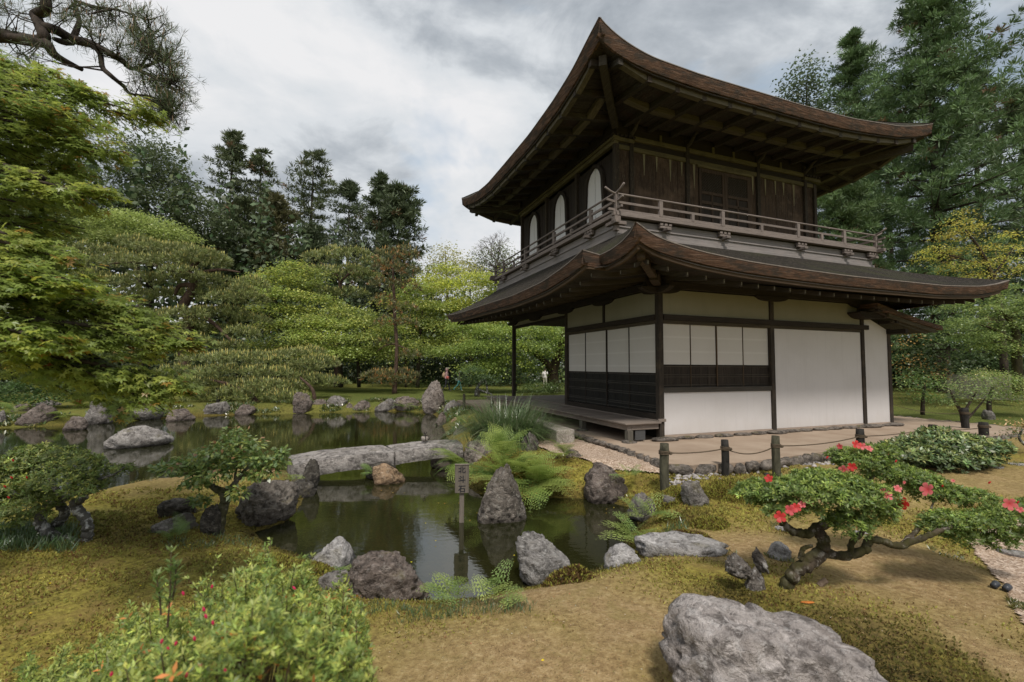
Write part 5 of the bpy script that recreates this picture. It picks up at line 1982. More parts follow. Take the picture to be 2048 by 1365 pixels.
def conifer(label, u, dist, vtop, half_px, seed, col, bare=.12, nb=95, per=6, leaf=(.55, .20), lean=0.0, power=.8, dens=13, group=None, droop=.15, top=.0, spread=.42, base=None, inner=.28):
    b = base_at(u, dist) if base is None else base
    H = zt(u, vtop, dist) - b[2]
    R = wid(half_px, dist)
    e = empty('conifer_tree', b, label, 'tree', group)
    cr = Crown(seed)
    r = cr.r
    t = np.sort(r.uniform(0, 1, nb) ** .9)
    h = H * (bare + (1 - bare) * t)
    prof = (1 - t) ** power * (1 - top) + top
    Lb = R * prof * r.uniform(.38, 1.18, nb) + .15
    az_ = np.arange(nb) * 2.39996 + r.normal(size=nb) * .4
    g = Geo()
    zz = np.linspace(-.3, H * .985, 10)
    lx = lean * (zz / H) ** 2
    g.tube(np.column_stack([lx, lx * 0, zz]), np.interp(zz / H, [0, 1], [max(.16, H * .017), .02]), 7)
    cc, dd = [], []
    for i in range(nb):
        o = np.array([math.cos(az_[i]), math.sin(az_[i]), 0])
        ss = np.linspace(inner, 1.0, per) + r.normal(size=per) * .04
        rise = (.22 * t[i] - droop) * Lb[i]
        P = np.array([lean * (h[i] / H) ** 2, 0, h[i]]) + o * (Lb[i] * ss)[:, None] + np.array([0, 0, 1.0]) * (rise * ss + .10 * Lb[i] * ss ** 3)[:, None]
        side = np.array([-o[1], o[0], 0])
        P = P + side * (r.normal(size=per) * .16 * Lb[i] * ss)[:, None]
        cc.append(P)
        dd.append(np.tile(o, (per, 1)))
        if i % 2 == 0 and Lb[i] > .5:
            st_ = np.array([lean * (h[i] / H) ** 2, 0, h[i] - .1])
            g.tube([st_, (st_ + P[-1]) / 2 + (0, 0, -.05 * Lb[i]), P[-1]], [max(.02, .012 * Lb[i] + .015), .02, .008], 4)
    cc, dd = np.concatenate(cc), np.concatenate(dd)
    m = len(cc)
    shade = np.exp(r.normal(size=m) * .20)
    brown = r.uniform(size=m) < .025
    cl = np.asarray(col)[None] * shade[:, None]
    cl[brown] = np.array([.085, .052, .026])
    rs = nrm(r.normal(size=(m * dens, 3)))                # each clump is a burst of narrow sprays, fullest above and outside
    rs[:, 2] = np.where(r.uniform(size=m * dens) < .65, np.abs(rs[:, 2]), rs[:, 2])
    D = rs + np.repeat(dd, dens, 0) * .35 + np.array([0, 0, .12])
    C = np.repeat(cc, dens, 0) + rs * spread * np.array([1, 1, .6]) * r.uniform(.1, .55, (m * dens, 1))
    cr.leaves(C, D, r.normal(size=(m * dens, 3)) + np.array([0, 0, 1.2]), leaf[0], leaf[1], np.repeat(cl, dens, 0), .12)
    g.build('trunk', BARK, e)
    cr.build('crown', FIR, e)
    return e


def stem_parts(stems, b, dist, mat, e):
    groups = []
    for st_ in stems:                                   # (u, v, radius) points; each stem that rises from the ground is a trunk of its own
        P = np.array([pd(q[0], q[1], dist + (q[3] if len(q) > 3 else 0)) - b for q in st_])
        n = 4 * len(P)
        B_ = bend(P, n)
        R_ = np.interp(np.linspace(0, 1, n), np.linspace(0, 1, len(st_)), [q[2] for q in st_])
        near_ = [np.min(np.linalg.norm(g_[1] - P[0], axis=1)) for g_ in groups]
        if not groups or (min(near_) > .45 and P[0, 2] < .7):
            groups.append([Geo(), B_])
            k = -1
        else:
            k = int(np.argmin(near_))
            groups[k][1] = np.vstack([groups[k][1], B_])
        groups[k][0].tube(B_, R_, 8)
    for g_, _ in groups:
        g_.build('trunk', mat, e, True)


def broadleaf(name, label, u, dist, plates, seed, col, leaf=(.16, .10), dens=150, stems=(), bark=BARK, group=None, flat=.28, cat='tree', tip=None, jit=.30, base=None, mat=None, hang=.12, mult=1.0):
    """plates: (u, v, half width px, half height px, depth offset m): layered sprays of leaves"""
    b = base_at(u, dist) if base is None else base
    e = empty(name, b, label, cat, group)
    cr = Crown(seed)
    r = cr.r
    for (pu, pv, pw, ph, dz) in plates:
        c = pd(pu, pv, dist + dz) - b
        rx, rz = wid(pw, dist) * math.cos(math.atan2(*(c + b)[:2])), wid(ph, dist) * .78
        ry = rx * .85
        ns = max(6, int(mult * (2.6 if flat < .5 else 1.0) * rx * ry / (leaf[0] * 2.4) ** 2 * 1.9 * max(1, rz / (rx * flat + .05)) ** .6))
        # sprays inside the mass
        U = nrm(r.normal(size=(ns, 3))) * (r.uniform(.25, 1, ns) ** .45)[:, None]
        if flat < .5:
            cap = r.uniform(size=ns) < .8
            qq, aa_ = np.sqrt(r.uniform(0, 1, ns)), r.uniform(0, 6.283, ns)
            lob = 1 + .22 * np.sin(aa_ * 3 + pu) + .14 * np.sin(aa_ * 5 + pv)
            U[cap] = np.column_stack([qq * np.cos(aa_) * lob, qq * np.sin(aa_) * lob, (1 - qq ** 2) * 1.0 - .35 + r.normal(size=ns) * .10])[cap]
        S = c + U * np.array([rx, ry, rz])
        S[:, 2] += rz * .35 * fbm(S * .9, 2, seed)
        k = max(6, int(1.25 * dens * leaf[0] * 1.1))
        sr = leaf[0] * 2.6
        off = r.normal(size=(ns * k, 3)) * np.array([sr, sr, sr * flat * .8])
        off[:, 2] -= hang * (off[:, 0] ** 2 + off[:, 1] ** 2) / sr
        C = np.repeat(S, k, 0) + off
        out = np.repeat(nrm(U * np.array([1, 1, .3])), k, 0)
        D = out * .6 + r.normal(size=(ns * k, 3)) * np.array([.6, .6, .25]) - np.array([0, 0, .22])
        N = np.array([0, 0, 1.0]) + r.normal(size=(ns * k, 3)) * jit
        cl = np.asarray(col)[None] * np.exp(r.normal(size=(ns, 1)) * .12 + r.normal() * .12)
        if tip is not None:
            sel = r.uniform(size=ns) < tip[1]
            cl[sel] = np.asarray(tip[0]) * np.exp(r.normal(size=(sel.sum(), 1)) * .2)
        cr.leaves(C, D, N, leaf[0] * (.82 if flat < .5 else 1), leaf[1] * (.82 if flat < .5 else 1), np.repeat(cl, k, 0), .10)
    cr.build('crown', mat or LEAF, e)
    stem_parts(stems, b, dist, bark, e)
    return e


def pine(label, u, dist, pads, seed, stems, col=(.095, .108, .036), candle=(.34, .30, .10), dens=34, nl=.22, nw=.032, cand=.62, rust=0.0, group=None, base=None, props=()):
    b = base_at(u, dist) if base is None else base
    e = empty('pine_tree', b, label, 'tree', group)
    cr = Crown(seed)
    r = cr.r
    for (pu, pv, pw, ph, dz) in pads:
        c = pd(pu, pv, dist + dz) - b
        rx, rz = wid(pw, dist) * math.cos(math.atan2(*(c + b)[:2])), wid(ph, dist)
        ry = rx * .8
        n = max(20, int(dens * 4.2 * rx * ry + dens * 2 * rx * rz))
        U = nrm(r.normal(size=(n, 3)))
        U[:, 2] = np.where(r.uniform(size=n) < .8, np.abs(U[:, 2]), U[:, 2] * .5)
        lump = 1 + .16 * fbm(U * 2.6 + seed + pu, 3, seed)
        S = c + U * np.array([rx, ry, rz]) * (lump * r.uniform(.86, 1.02, n))[:, None]
        k = 8
        up = nrm(U * np.array([.6, .6, .5]) + np.array([0, 0, .75]))
        D = np.repeat(up, k, 0) + r.normal(size=(n * k, 3)) * .55
        cl = np.asarray(col)[None] * np.exp(r.normal(size=(n, 1)) * .2)
        if rust:
            sel = r.uniform(size=n) < rust
            cl[sel] = np.array([.17, .085, .03])
        cr.leaves(np.repeat(S, k, 0), D, r.normal(size=(n * k, 3)), nl, nw, np.repeat(cl, k, 0), .18)
        s2 = r.uniform(size=n) < cand * np.clip(U[:, 2] * 1.3, .12, 1)
        if s2.any():
            Dn = up[s2] * .25 + np.array([0, 0, 1.0]) + r.normal(size=(s2.sum(), 3)) * .10
            st_ = S[s2] + up[s2] * nl * .35
            for _ in (0, 1):
                cr.leaves(st_, Dn, r.normal(size=(s2.sum(), 3)), nl * .95, nw * .75, np.asarray(candle), .2)
    cr.build('crown', NEEDLE, e)
    stem_parts(stems, b, dist, BARKR, e)
    for (pu, v0, v1, w) in props:
        P0_ = pd(pu, v0, dist) - b
        P1_ = pd(pu, v1, dist) - b
        g = Geo(); g.tube([P0_, P1_], w, 7); g.build('support_post', plain('prop', (.02, .018, .016), .9), e)
    return e


DK = (.046, .060, .030)
DK2 = (.052, .064, .030)
# ---- tall conifers on the slope behind the pond
GRP = 'tall conifers behind the pond'
conifer('tallest ragged conifer of the row behind the pond, leftmost', 440, 48, 252, 108, 1, DK2, .30, 80, 6, (.55, .10), .6, .74, 22, GRP, .02, .02)
conifer('thin conifer second from left behind the pond', 512, 50, 286, 104, 2, DK2, .25, 70, 6, (.55, .10), -.3, .78, 22, GRP, .05, .05)
conifer('open crowned conifer standing alone against the sky', 612, 52, 288, 76, 3, DK2, .22, 70, 6, (.58, .11), .2, .42, 22, GRP, .05, .18)
conifer('bushy conifer right of the open crowned one', 690, 50, 360, 92, 4, DK, .2, 84, 6, (.55, .10), 0, .7, 24, GRP, .0, .03)
conifer('conifer with a leaning leader tip behind the pond', 740, 47, 346, 98, 5, DK, .2, 84, 6, (.55, .10), .8, .85, 24, GRP, .0, .04)
conifer('broad dense conifer at the right end of the row', 790, 44, 374, 84, 6, DK, .15, 130, 7, (.55, .10), .2, .45, 26, GRP, .0, .1, .5)
conifer('brownish dense conifer below the leftmost tall pair', 545, 44, 392, 74, 7, (.066, .064, .028), .1, 110, 6, (.55, .10), 0, .55, 26, GRP, .05, .1, .5)
conifer('dark conifer at the foot of the thin one', 478, 43, 400, 74, 8, DK2, .1, 110, 6, (.55, .10), 0, .5, 26, GRP, .0, .12, .5)
conifer('low dark conifer under the open crowned one', 620, 46, 452, 62, 9, DK, .1, 80, 6, (.55, .10), 0, .5, 24, GRP, .0, .12, .5)
# rounded evergreens on the left
broadleaf('evergreen_tree', 'big rounded dark evergreen rising behind the maple', 300, 40, [(285, 330, 62, 62, 0), (262, 290, 34, 30, 0), (320, 320, 48, 50, -1), (345, 375, 56, 45, -1), (375, 420, 50, 50, -2), (240, 380, 50, 55, 0), (300, 420, 70, 55, -2), (420, 460, 60, 45, -2), (350, 480, 80, 40, -2), (250, 460, 70, 50, 0), (200, 430, 50, 60, 0)],
          21, (.048, .062, .026), (.20, .135), 95, [[(300, 760, .35), (300, 560, .28), (295, 400, .12)]], flat=.8, jit=.7, hang=.0, mult=4.0)
broadleaf('evergreen_tree', 'dark evergreen mass behind the maple at the left border', 80, 36, [(40, 260, 90, 90, 0), (150, 300, 70, 80, 0), (60, 400, 120, 90, 0), (160, 430, 80, 80, -1), (-80, 330, 110, 160, 0), (20, 540, 160, 90, 0)],
          22, (.040, .054, .022), (.24, .16), 90, [[(60, 760, .35), (60, 560, .28), (60, 400, .12)]], flat=.8, jit=.7, hang=.0, mult=1.8)
# ---- maples
MB, MBY = (.138, .170, .042), (.215, .225, .055)
broadleaf('maple_tree', 'pale green maple dome above the big clipped pine', 290, 31, [(250, 440, 62, 26, 0), (310, 452, 52, 22, 0), (200, 452, 50, 26, 0), (340, 470, 48, 20, 0), (150, 470, 60, 30, 0), (260, 480, 90, 24, 0)], 31, (.155, .185, .058), (.20, .12), 150, [[(280, 760, .2), (280, 600, .16), (270, 470, .05)]])
broadleaf('maple_tree', 'bright green layered maple between the clipped pines', 575, 31, [(560, 548, 38, 15, 0), (600, 562, 42, 15, 0), (545, 582, 42, 15, -1), (590, 590, 40, 14, -1), (625, 545, 30, 16, 1), (540, 615, 36, 14, -1), (600, 620, 44, 14, -1), (560, 650, 48, 15, -1), (640, 600, 40, 15, 0), (520, 560, 26, 18, 0), (585, 530, 28, 16, 1), (650, 640, 40, 16, -1), (535, 690, 46, 18, 0), (610, 690, 52, 18, 0)],
          32, MB, (.20, .12), 150, [[(588, 775, .16), (586, 700, .14), (580, 640, .08), (560, 580, .03)], [(586, 700, .1), (620, 640, .05), (640, 600, .02)]], tip=(MBY, .3))
broadleaf('maple_tree', 'wide layered maple in front of the pine with the forked top', 690, 28, [(620, 640, 46, 13, 0), (680, 648, 52, 13, 0), (740, 640, 46, 13, 0), (650, 672, 56, 14, -1), (715, 675, 56, 14, -1), (780, 660, 40, 14, 0), (600, 668, 40, 14, 0), (690, 702, 60, 15, -1), (630, 712, 48, 15, 0), (755, 706, 50, 15, 0), (700, 622, 46, 12, 1), (800, 690, 40, 16, 0)],
          33, MB, (.19, .115), 160, [[(682, 775, .15), (680, 720, .13), (675, 660, .06), (640, 630, .03)], [(680, 720, .1), (720, 670, .05), (760, 640, .02)], [(718, 775, .12), (717, 700, .1), (730, 650, .04)]], tip=(MBY, .22))
broadleaf('maple_tree', 'green maple behind the leaning pine', 830, 34, [(800, 600, 42, 18, 0), (850, 610, 44, 18, 0), (820, 640, 50, 18, 0), (870, 650, 48, 18, 0), (790, 660, 40, 18, 0), (850, 690, 60, 20, 0), (905, 680, 44, 20, 0), (780, 700, 50, 20, 0), (840, 575, 36, 16, 0)], 34, (.13, .16, .042), (.21, .13), 130, [[(835, 780, .16), (838, 700, .13), (845, 620, .05)], [(838, 700, .1), (880, 650, .04)], [(812, 780, .1), (810, 690, .08), (800, 620, .03)]], tip=(MBY, .25))
broadleaf('maple_tree', 'yellow green maple left of the pavilion roof', 935, 36, [(900, 575, 46, 22, 0), (960, 560, 44, 24, 0), (860, 560, 34, 20, 0), (930, 610, 56, 22, 0), (990, 600, 50, 30, 0), (880, 620, 46, 20, 0), (950, 650, 60, 24, 0), (1000, 560, 30, 30, 1), (890, 535, 30, 16, 2), (1010, 640, 50, 30, 0)], 35, (.24, .255, .052), (.20, .125), 130, [[(940, 780, .16), (942, 680, .13), (940, 580, .05)], [(942, 680, .09), (985, 620, .04)]], tip=((.10, .13, .03), .3))
broadleaf('tall_tree', 'airy yellowish tree top against the sky left of the roof', 890, 46, [(882, 522, 26, 22, 0), (905, 512, 22, 18, 0), (865, 545, 28, 18, 0), (890, 500, 12, 16, 0), (925, 535, 30, 20, 0), (900, 560, 40, 26, 0), (860, 580, 40, 26, 0), (940, 565, 30, 26, 0)], 36, (.19, .185, .062), (.24, .12), 90, [[(895, 770, .2), (895, 600, .14), (890, 500, .03)]], flat=.7, jit=.8, mult=2.2)
broadleaf('tall_tree', 'thin dark leaved tree tops just left of the roof corner', 985, 50, [(985, 510, 26, 22, 0), (1010, 520, 24, 26, 0), (960, 525, 26, 20, 0), (1000, 490, 12, 16, 0), (1025, 545, 24, 30, 0), (985, 560, 50, 40, 0), (940, 545, 30, 20, 0)], 37, (.085, .10, .04), (.24, .13), 90, [[(990, 770, .2), (990, 600, .14), (1000, 480, .03)]], flat=.7, jit=.8, mult=2.2)
g = Geo()
rr = np.random.default_rng(3)
eb = empty('bare_tree', base_at(1020, 47), 'bare twigged tree top beside the upper storey', 'tree')
bb = base_at(1020, 47)
def twig(p, d, l, rad, n):
    q = p + d * l
    g.tube([p, (p + q) / 2 + rr.normal(size=3) * l * .05, q], [rad, rad * .8, rad * .6], 4)
    if n > 0:
        for _ in range(3):
            twig(q, nrm((d + rr.normal(size=3) * .5)[None])[0], l * .68, rad * .62, n - 1)
twig(np.array([0, 0, 6.0]), np.array([0, 0, 1.0]), 3.4, .10, 5)
g.tube([(0, 0, -.3), (0, 0, 6.1)], [.2, .1], 6)
g.build('trunk', trunk_mat('bare', (.06, .05, .045), (.14, .12, .10)), eb)
broadleaf('maple_tree', 'spreading green maple with a dark forked trunk beyond the veranda', 1105, 28.6, [(1000, 660, 60, 14, 0), (960, 690, 46, 13, -1), (1040, 690, 56, 14, -1), (1085, 660, 50, 16, 0), (1010, 720, 50, 12, -1), (940, 650, 50, 14, 1), (1100, 700, 40, 15, 0), (965, 730, 40, 10, -1), (1150, 680, 60, 20, 0), (900, 700, 46, 14, 1), (985, 745, 22, 8, -1), (1060, 735, 30, 9, 0)],
          38, (.118, .158, .038), (.17, .105), 170, [[(1108, 787, .42), (1106, 750, .32), (1108, 735, .30), (1120, 700, .22), (1130, 650, .1)], [(1106, 742, .26), (1080, 715, .16), (1050, 695, .10), (1000, 670, .04)]], trunk_mat('old_maple', (.018, .013, .01), (.07, .05, .036), None, (.06, .045, .02)), tip=((.16, .19, .035), .25), hang=.2)
# ---- clipped pines across the pond
padsA = []
rr = np.random.default_rng(4)
for (v, u0, u1, n, hw, hh) in ((500, 130, 420, 8, 50, 18), (528, 110, 460, 9, 48, 20), (560, 140, 495, 9, 46, 22), (595, 190, 510, 8, 46, 22), (630, 240, 515, 7, 46, 22), (662, 290, 500, 6, 44, 20), (690, 330, 470, 4, 42, 16), (575, 460, 512, 2, 40, 26)):
    for k in range(n):
        padsA.append((u0 + (u1 - u0) * (k + .5) / n + rr.normal() * 8, v + rr.normal() * 6 + 14 * (2 * (k + .5) / n - 1) ** 2, hw * rr.uniform(.75, 1.05), hh * rr.uniform(.6, .9), rr.uniform(-1.4, 1.4)))
pine('huge spreading clipped pine with gnarled limbs across the pond', 370, 25.5, padsA, 41, [[(372, 760, .34), (370, 690, .30), (378, 640, .26), (366, 615, .24), (388, 570, .22), (375, 545, .18), (400, 520, .10)], [(378, 640, .16), (400, 632, .13), (430, 650, .10), (470, 690, .05)], [(388, 570, .16), (360, 572, .12), (350, 590, .07)], [(385, 550, .14), (330, 535, .10), (270, 525, .06), (200, 530, .03)], [(390, 548, .12), (440, 540, .08), (480, 545, .04)]])
padsB = []
for (v, u0, u1, n, hw, hh) in ((722, 380, 560, 5, 44, 17), (748, 340, 580, 6, 44, 18), (776, 350, 590, 6, 44, 20), (802, 380, 600, 6, 40, 20), (714, 540, 630, 3, 40, 15), (740, 560, 660, 3, 42, 17), (766, 590, 684, 3, 38, 18)):
    for k in range(n):
        padsB.append((u0 + (u1 - u0) * (k + .5) / n + rr.normal() * 6, v + rr.normal() * 4, hw * rr.uniform(.9, 1.15), hh * rr.uniform(.7, 1.0), rr.uniform(-.9, .9) + (1.8 if u0 > 500 else 0)))
pine('low spreading pine leaning over the far shore on a black prop', 470, 21.2, padsB, 42, [[(520, 815, .14), (500, 790, .12), (460, 770, .09), (420, 760, .04)], [(630, 812, .1), (625, 780, .08), (600, 755, .04)]], (.098, .112, .038), cand=.75, nl=.19, nw=.030, props=[(436, 776, 832, .075)])
pine('pine with a forked red trunk and flat top pads', 674, 34, [(640, 520, 38, 14, 0), (705, 515, 44, 15, 0), (668, 508, 30, 12, 1), (640, 552, 46, 16, -1), (700, 548, 42, 14, 0), (735, 560, 34, 16, 1), (640, 590, 44, 12, -1), (700, 590, 40, 12, 0), (745, 530, 26, 16, 1), (620, 570, 24, 12, 0)], 43,
     [[(674, 775, .22), (673, 700, .2), (675, 640, .19), (668, 600, .18), (680, 578, .15), (676, 555, .12), (655, 535, .07), (640, 525, .03)], [(680, 565, .11), (700, 545, .08), (708, 530, .04)]], nl=.26, nw=.042, dens=22)
pine('slender pine with rusty new growth and a pale bare trunk', 789, 26.4, [(785, 520, 40, 22, 0), (810, 515, 30, 22, 0), (770, 540, 26, 18, 0), (800, 548, 40, 16, 0), (770, 575, 34, 16, 0), (810, 580, 34, 18, 1), (765, 605, 26, 14, 0), (805, 622, 30, 14, 0), (775, 650, 26, 14, 0), (812, 652, 26, 14, 0), (765, 690, 20, 8, 0), (820, 715, 24, 12, 0), (760, 756, 40, 13, -.4), (805, 754, 34, 13, 0), (785, 765, 50, 12, 0)], 44,
     [[(789, 790, .15), (790, 760, .13), (793, 720, .11), (793, 680, .10), (790, 640, .10), (788, 590, .085), (786, 540, .06), (788, 505, .03)], [(792, 688, .04), (770, 692, .03), (752, 705, .015)], [(793, 690, .04), (812, 698, .03), (820, 706, .015)], [(791, 740, .04), (775, 748, .03), (766, 756, .02)], [(793, 732, .04), (802, 742, .03), (806, 750, .02)]],
     (.070, .072, .028), (.30, .20, .07), cand=.4, rust=.16, dens=24, nl=.22, nw=.034)
# ---- shrubs of the far bank
broadleaf('shrub', 'dark layered shrub at the far left shore', 110, 19, [(60, 770, 60, 16, 0), (120, 752, 60, 14, 0), (170, 775, 50, 16, 0), (40, 795, 50, 14, 0), (200, 748, 46, 12, 0), (110, 790, 70, 16, 0), (-40, 780, 70, 24, 0)], 51, (.040, .068, .020), (.13, .08), 200, flat=.25, cat='shrub')
broadleaf('shrub', 'dark clipped shrub with whitish stems by the walkers', 950, 24, [(945, 740, 24, 12, 0), (960, 752, 20, 10, 0), (935, 755, 18, 10, 0), (975, 758, 18, 9, 0), (955, 765, 22, 8, 0)], 52, (.045, .070, .026), (.12, .07), 190, [[(952, 792, .10), (955, 775, .09), (965, 760, .05)], [(955, 775, .06), (970, 762, .05), (976, 790, .04)], [(958, 780, .05), (985, 790, .03)]], trunk_mat('lichen', (.05, .048, .042), (.13, .125, .115), (.42, .42, .41)), cat='shrub')
broadleaf('shrub', 'round clipped hedge bush in front of the man in white', 1085, 26, [(1070, 772, 26, 12, 0), (1095, 776, 24, 12, 0), (1110, 768, 24, 16, 1)], 53, (.045, .066, .02), (.12, .08), 190, cat='shrub')
broadleaf('shrub', 'big dark clipped bush behind the veranda post', 1050, 37, [(1050, 725, 42, 26, 0), (1075, 750, 40, 20, 0), (1020, 755, 40, 20, 0), (1000, 740, 40, 22, 0)], 54, (.030, .050, .02), (.2, .13), 90, cat='shrub', flat=.7)
broadleaf('shrub', 'light green bush seen right of the dark maple trunk', 1128, 38, [(1128, 755, 20, 20, 0), (1150, 745, 30, 24, 0)], 55, (.085, .115, .03), (.18, .12), 100, cat='shrub', flat=.6)
broadleaf('shrub', 'small dark shrub right of the slender pine foot', 905, 31, [(880, 770, 20, 10, 0), (850, 770, 24, 9, 0)], 56, (.045, .07, .022), (.13, .08), 160, cat='shrub', flat=.6)

# ---- far wood: one mass nobody could count
r_ = np.random.default_rng(61)
cr = Crown(62)
n = 80000
aa = np.radians(r_.uniform(-66, 66, n))
dist_ = r_.uniform(43, 62, n)
hmax = np.interp(np.degrees(aa), [-66, -40, -30, -24, -12, -4, 4, 24, 36, 41, 44.5, 47, 66], [17, 18, 16, 13, 9.5, 8, 9, 9, 7, 3.4, 3.4, 7, 9]) * (1 + .18 * np.sin(np.degrees(aa) * 1.7) + .1 * np.sin(np.degrees(aa) * 4.1))
x, y = dist_ * np.sin(aa), dist_ * np.cos(aa)
gz = hz(np.column_stack([x, y]))
z = gz + hmax * r_.uniform(0, 1, n) ** .6 * (1 - .25 * r_.uniform(size=n))
C = np.column_stack([x, y, z])
cl = np.array([.036, .052, .022]) * np.exp(.35 * fbm(C * .25, 3, 7))[:, None]
cr.leaves(C, r_.normal(size=(n, 3)), r_.normal(size=(n, 3)) + np.array([0, -.8, .6]), .55, .36, cl, .25)
tag(cr.build('far_wood', FIR, None), 'dark wood closing the garden behind all the trees')
# screen of low undergrowth behind the far lawn
cr = Crown(64)
n = 26000
aa = np.radians(r_.uniform(-58, 8, n)); dist_ = r_.uniform(39.5, 43, n)
x, y = dist_ * np.sin(aa), dist_ * np.cos(aa)
C = np.column_stack([x, y, hz(np.column_stack([x, y])) + r_.uniform(0, 1, n) * 3.6])
cr.leaves(C, r_.normal(size=(n, 3)), r_.normal(size=(n, 3)) + np.array([0, -.6, .8]), .28, .18, np.array([.028, .042, .016]), .3)
tag(cr.build('undergrowth', LEAF, None), 'dark undergrowth behind the far lawn')

# ---- right hand trees
GRC = 'cedars behind the pavilion'
CD = (.060, .092, .038)
conifer('giant feathery cedar filling the upper right corner', 1885, 27, -80, 330, 71, CD, .10, 230, 10, (.31, .060), .3, .80, 46, GRC, .06, .02, .46, None, .12)
conifer('pointed cedar right of the upper roof tip', 1735, 33, 38, 190, 72, CD, .15, 150, 8, (.36, .055), -.2, .88, 38, GRC, .03, .01, .44, None, .15)
conifer('dark cedar standing behind the giant one, filling its right side', 1975, 36, 130, 250, 84, (.045, .066, .030), .1, 120, 7, (.50, .10), 0, .75, 22, GRC, .05, .05, .5)
conifer('dark cedar standing behind the giant one, on its left side', 1790, 38, 170, 200, 85, (.045, .066, .030), .1, 110, 7, (.50, .10), 0, .75, 22, GRC, .05, .05, .5)
conifer('cedar at the right border behind the orange maple', 2070, 30, 170, 130, 73, (.058, .080, .036), .1, 100, 7, (.46, .065), 0, .7, 30, GRC, .05, .1, .4)
broadleaf('evergreen_tree', 'dark round topped evergreen over the roof edge', 1610, 40, [(1608, 140, 30, 22, 0), (1600, 170, 34, 20, 0), (1625, 180, 34, 22, 0), (1590, 200, 34, 18, 0), (1640, 215, 40, 24, 0), (1620, 260, 60, 40, 0), (1660, 300, 60, 50, 0)], 74, (.038, .052, .026), (.26, .16), 90, [[(1620, 700, .3), (1620, 400, .2), (1612, 160, .05)]], flat=.7, jit=.7, hang=0, mult=2.5)
conifer('lower cedar between the pavilion and the giant cedar', 1690, 26, 330, 110, 75, (.062, .092, .036), .12, 120, 8, (.31, .048), 0, .42, 44, GRC, .1, .15, .36, None, .2)
broadleaf('maple_tree', 'orange tinted maple above the right end of the lower roof', 1985, 18.5, [(1920, 440, 34, 10, 0), (1900, 470, 46, 11, 0), (1940, 455, 40, 10, 0), (1880, 500, 50, 11, 0), (1950, 495, 46, 11, 0), (2000, 470, 34, 11, 0), (1920, 530, 52, 11, 0), (1990, 520, 46, 11, 0), (2030, 495, 40, 12, 0), (1860, 515, 32, 8, 0), (1960, 550, 50, 11, 0), (2040, 540, 50, 14, 0), (1930, 425, 20, 8, 0)],
          76, (.25, .215, .050), (.095, .058), 190, [[(2010, 760, .13), (2000, 620, .11), (1985, 555, .09), (1960, 500, .06), (1930, 460, .03)], [(1985, 555, .06), (2010, 520, .04), (2030, 490, .02)], [(1975, 530, .05), (1930, 520, .03), (1880, 505, .015)]], tip=((.26, .27, .06), .35), hang=.2, mult=.55)
broadleaf('maple_tree', 'green maple under the orange one at the right border', 2035, 16.5, [(1930, 640, 50, 11, 0), (1980, 620, 56, 12, 0), (2030, 600, 50, 13, 0), (1950, 670, 60, 12, 0), (2020, 650, 60, 14, 0), (1905, 655, 34, 9, 0), (2060, 620, 60, 20, 0), (1990, 690, 56, 12, 0), (2050, 700, 50, 16, 0), (1960, 590, 40, 11, 1), (2000, 575, 50, 12, 1), (1915, 610, 40, 10, 1)],
          77, (.105, .140, .044), (.095, .06), 230, [[(2036, 790, .15), (2034, 720, .14), (2030, 660, .10), (2000, 620, .04)], [(2034, 690, .08), (1990, 660, .05), (1940, 645, .02)]], trunk_mat('mossy', (.02, .016, .01), (.07, .06, .035), None, (.06, .055, .02)), tip=((.17, .20, .06), .2), hang=.2)
broadleaf('shrub', 'reddish tipped bush right behind the pavilion corner', 1840, 19, [(1830, 680, 50, 26, 0), (1870, 700, 50, 28, 0), (1815, 720, 40, 26, 0), (1880, 735, 40, 20, 0), (1840, 745, 60, 18, 0)], 78, (.040, .058, .020), (.10, .06), 190, cat='shrub', flat=.6, tip=((.23, .14, .045), .22), jit=.6)
broadleaf('hedge', 'tall clipped dark hedge behind the right hand shrubs', 1960, 24, [(1900, 715, 50, 22, 0), (1960, 712, 60, 24, 0), (2030, 716, 60, 26, 0), (1930, 745, 70, 22, 0), (2010, 750, 70, 22, 0)], 79, (.034, .054, .020), (.13, .08), 150, cat='hedge', flat=.7, jit=.6)
broadleaf('shrub', 'clipped green bush close right of the pavilion corner', 1845, 14.5, [(1810, 760, 40, 14, 0), (1850, 756, 44, 14, 0), (1880, 768, 36, 14, 0), (1830, 785, 46, 13, 0), (1870, 795, 40, 12, 0)], 80, (.062, .098, .026), (.075, .045), 280, [[(1845, 830, .06), (1846, 800, .05), (1850, 770, .03)]], cat='shrub', flat=.5, tip=((.15, .19, .06), .2))
broadleaf('small_tree', 'small pale leaved tree behind the tall black post', 1925, 12.6, [(1910, 772, 36, 14, 0), (1945, 766, 40, 14, 0), (1925, 790, 44, 12, 0), (1895, 800, 26, 10, 0), (1965, 790, 34, 12, 0), (1940, 745, 34, 10, .5)], 81, (.088, .120, .042), (.07, .042), 260, [[(1926, 850, .05), (1922, 825, .045), (1908, 800, .03), (1900, 780, .015)], [(1924, 830, .035), (1940, 805, .028), (1955, 780, .012)], [(1930, 845, .03), (1960, 810, .02), (1972, 795, .01)]], flat=.5, tip=((.19, .21, .10), .2))
broadleaf('small_tree', 'light green spreading tree in front of the plank fence', 2005, 14.5, [(1990, 752, 50, 12, 0), (2035, 765, 50, 15, 0), (1960, 748, 40, 10, 1), (2020, 790, 50, 14, 0), (2060, 800, 40, 20, 0), (1985, 778, 34, 10, 0)], 82, (.105, .140, .040), (.075, .045), 240, [[(1980, 835, .07), (1978, 805, .06), (1985, 775, .03)]], flat=.45, tip=((.24, .23, .09), .2))
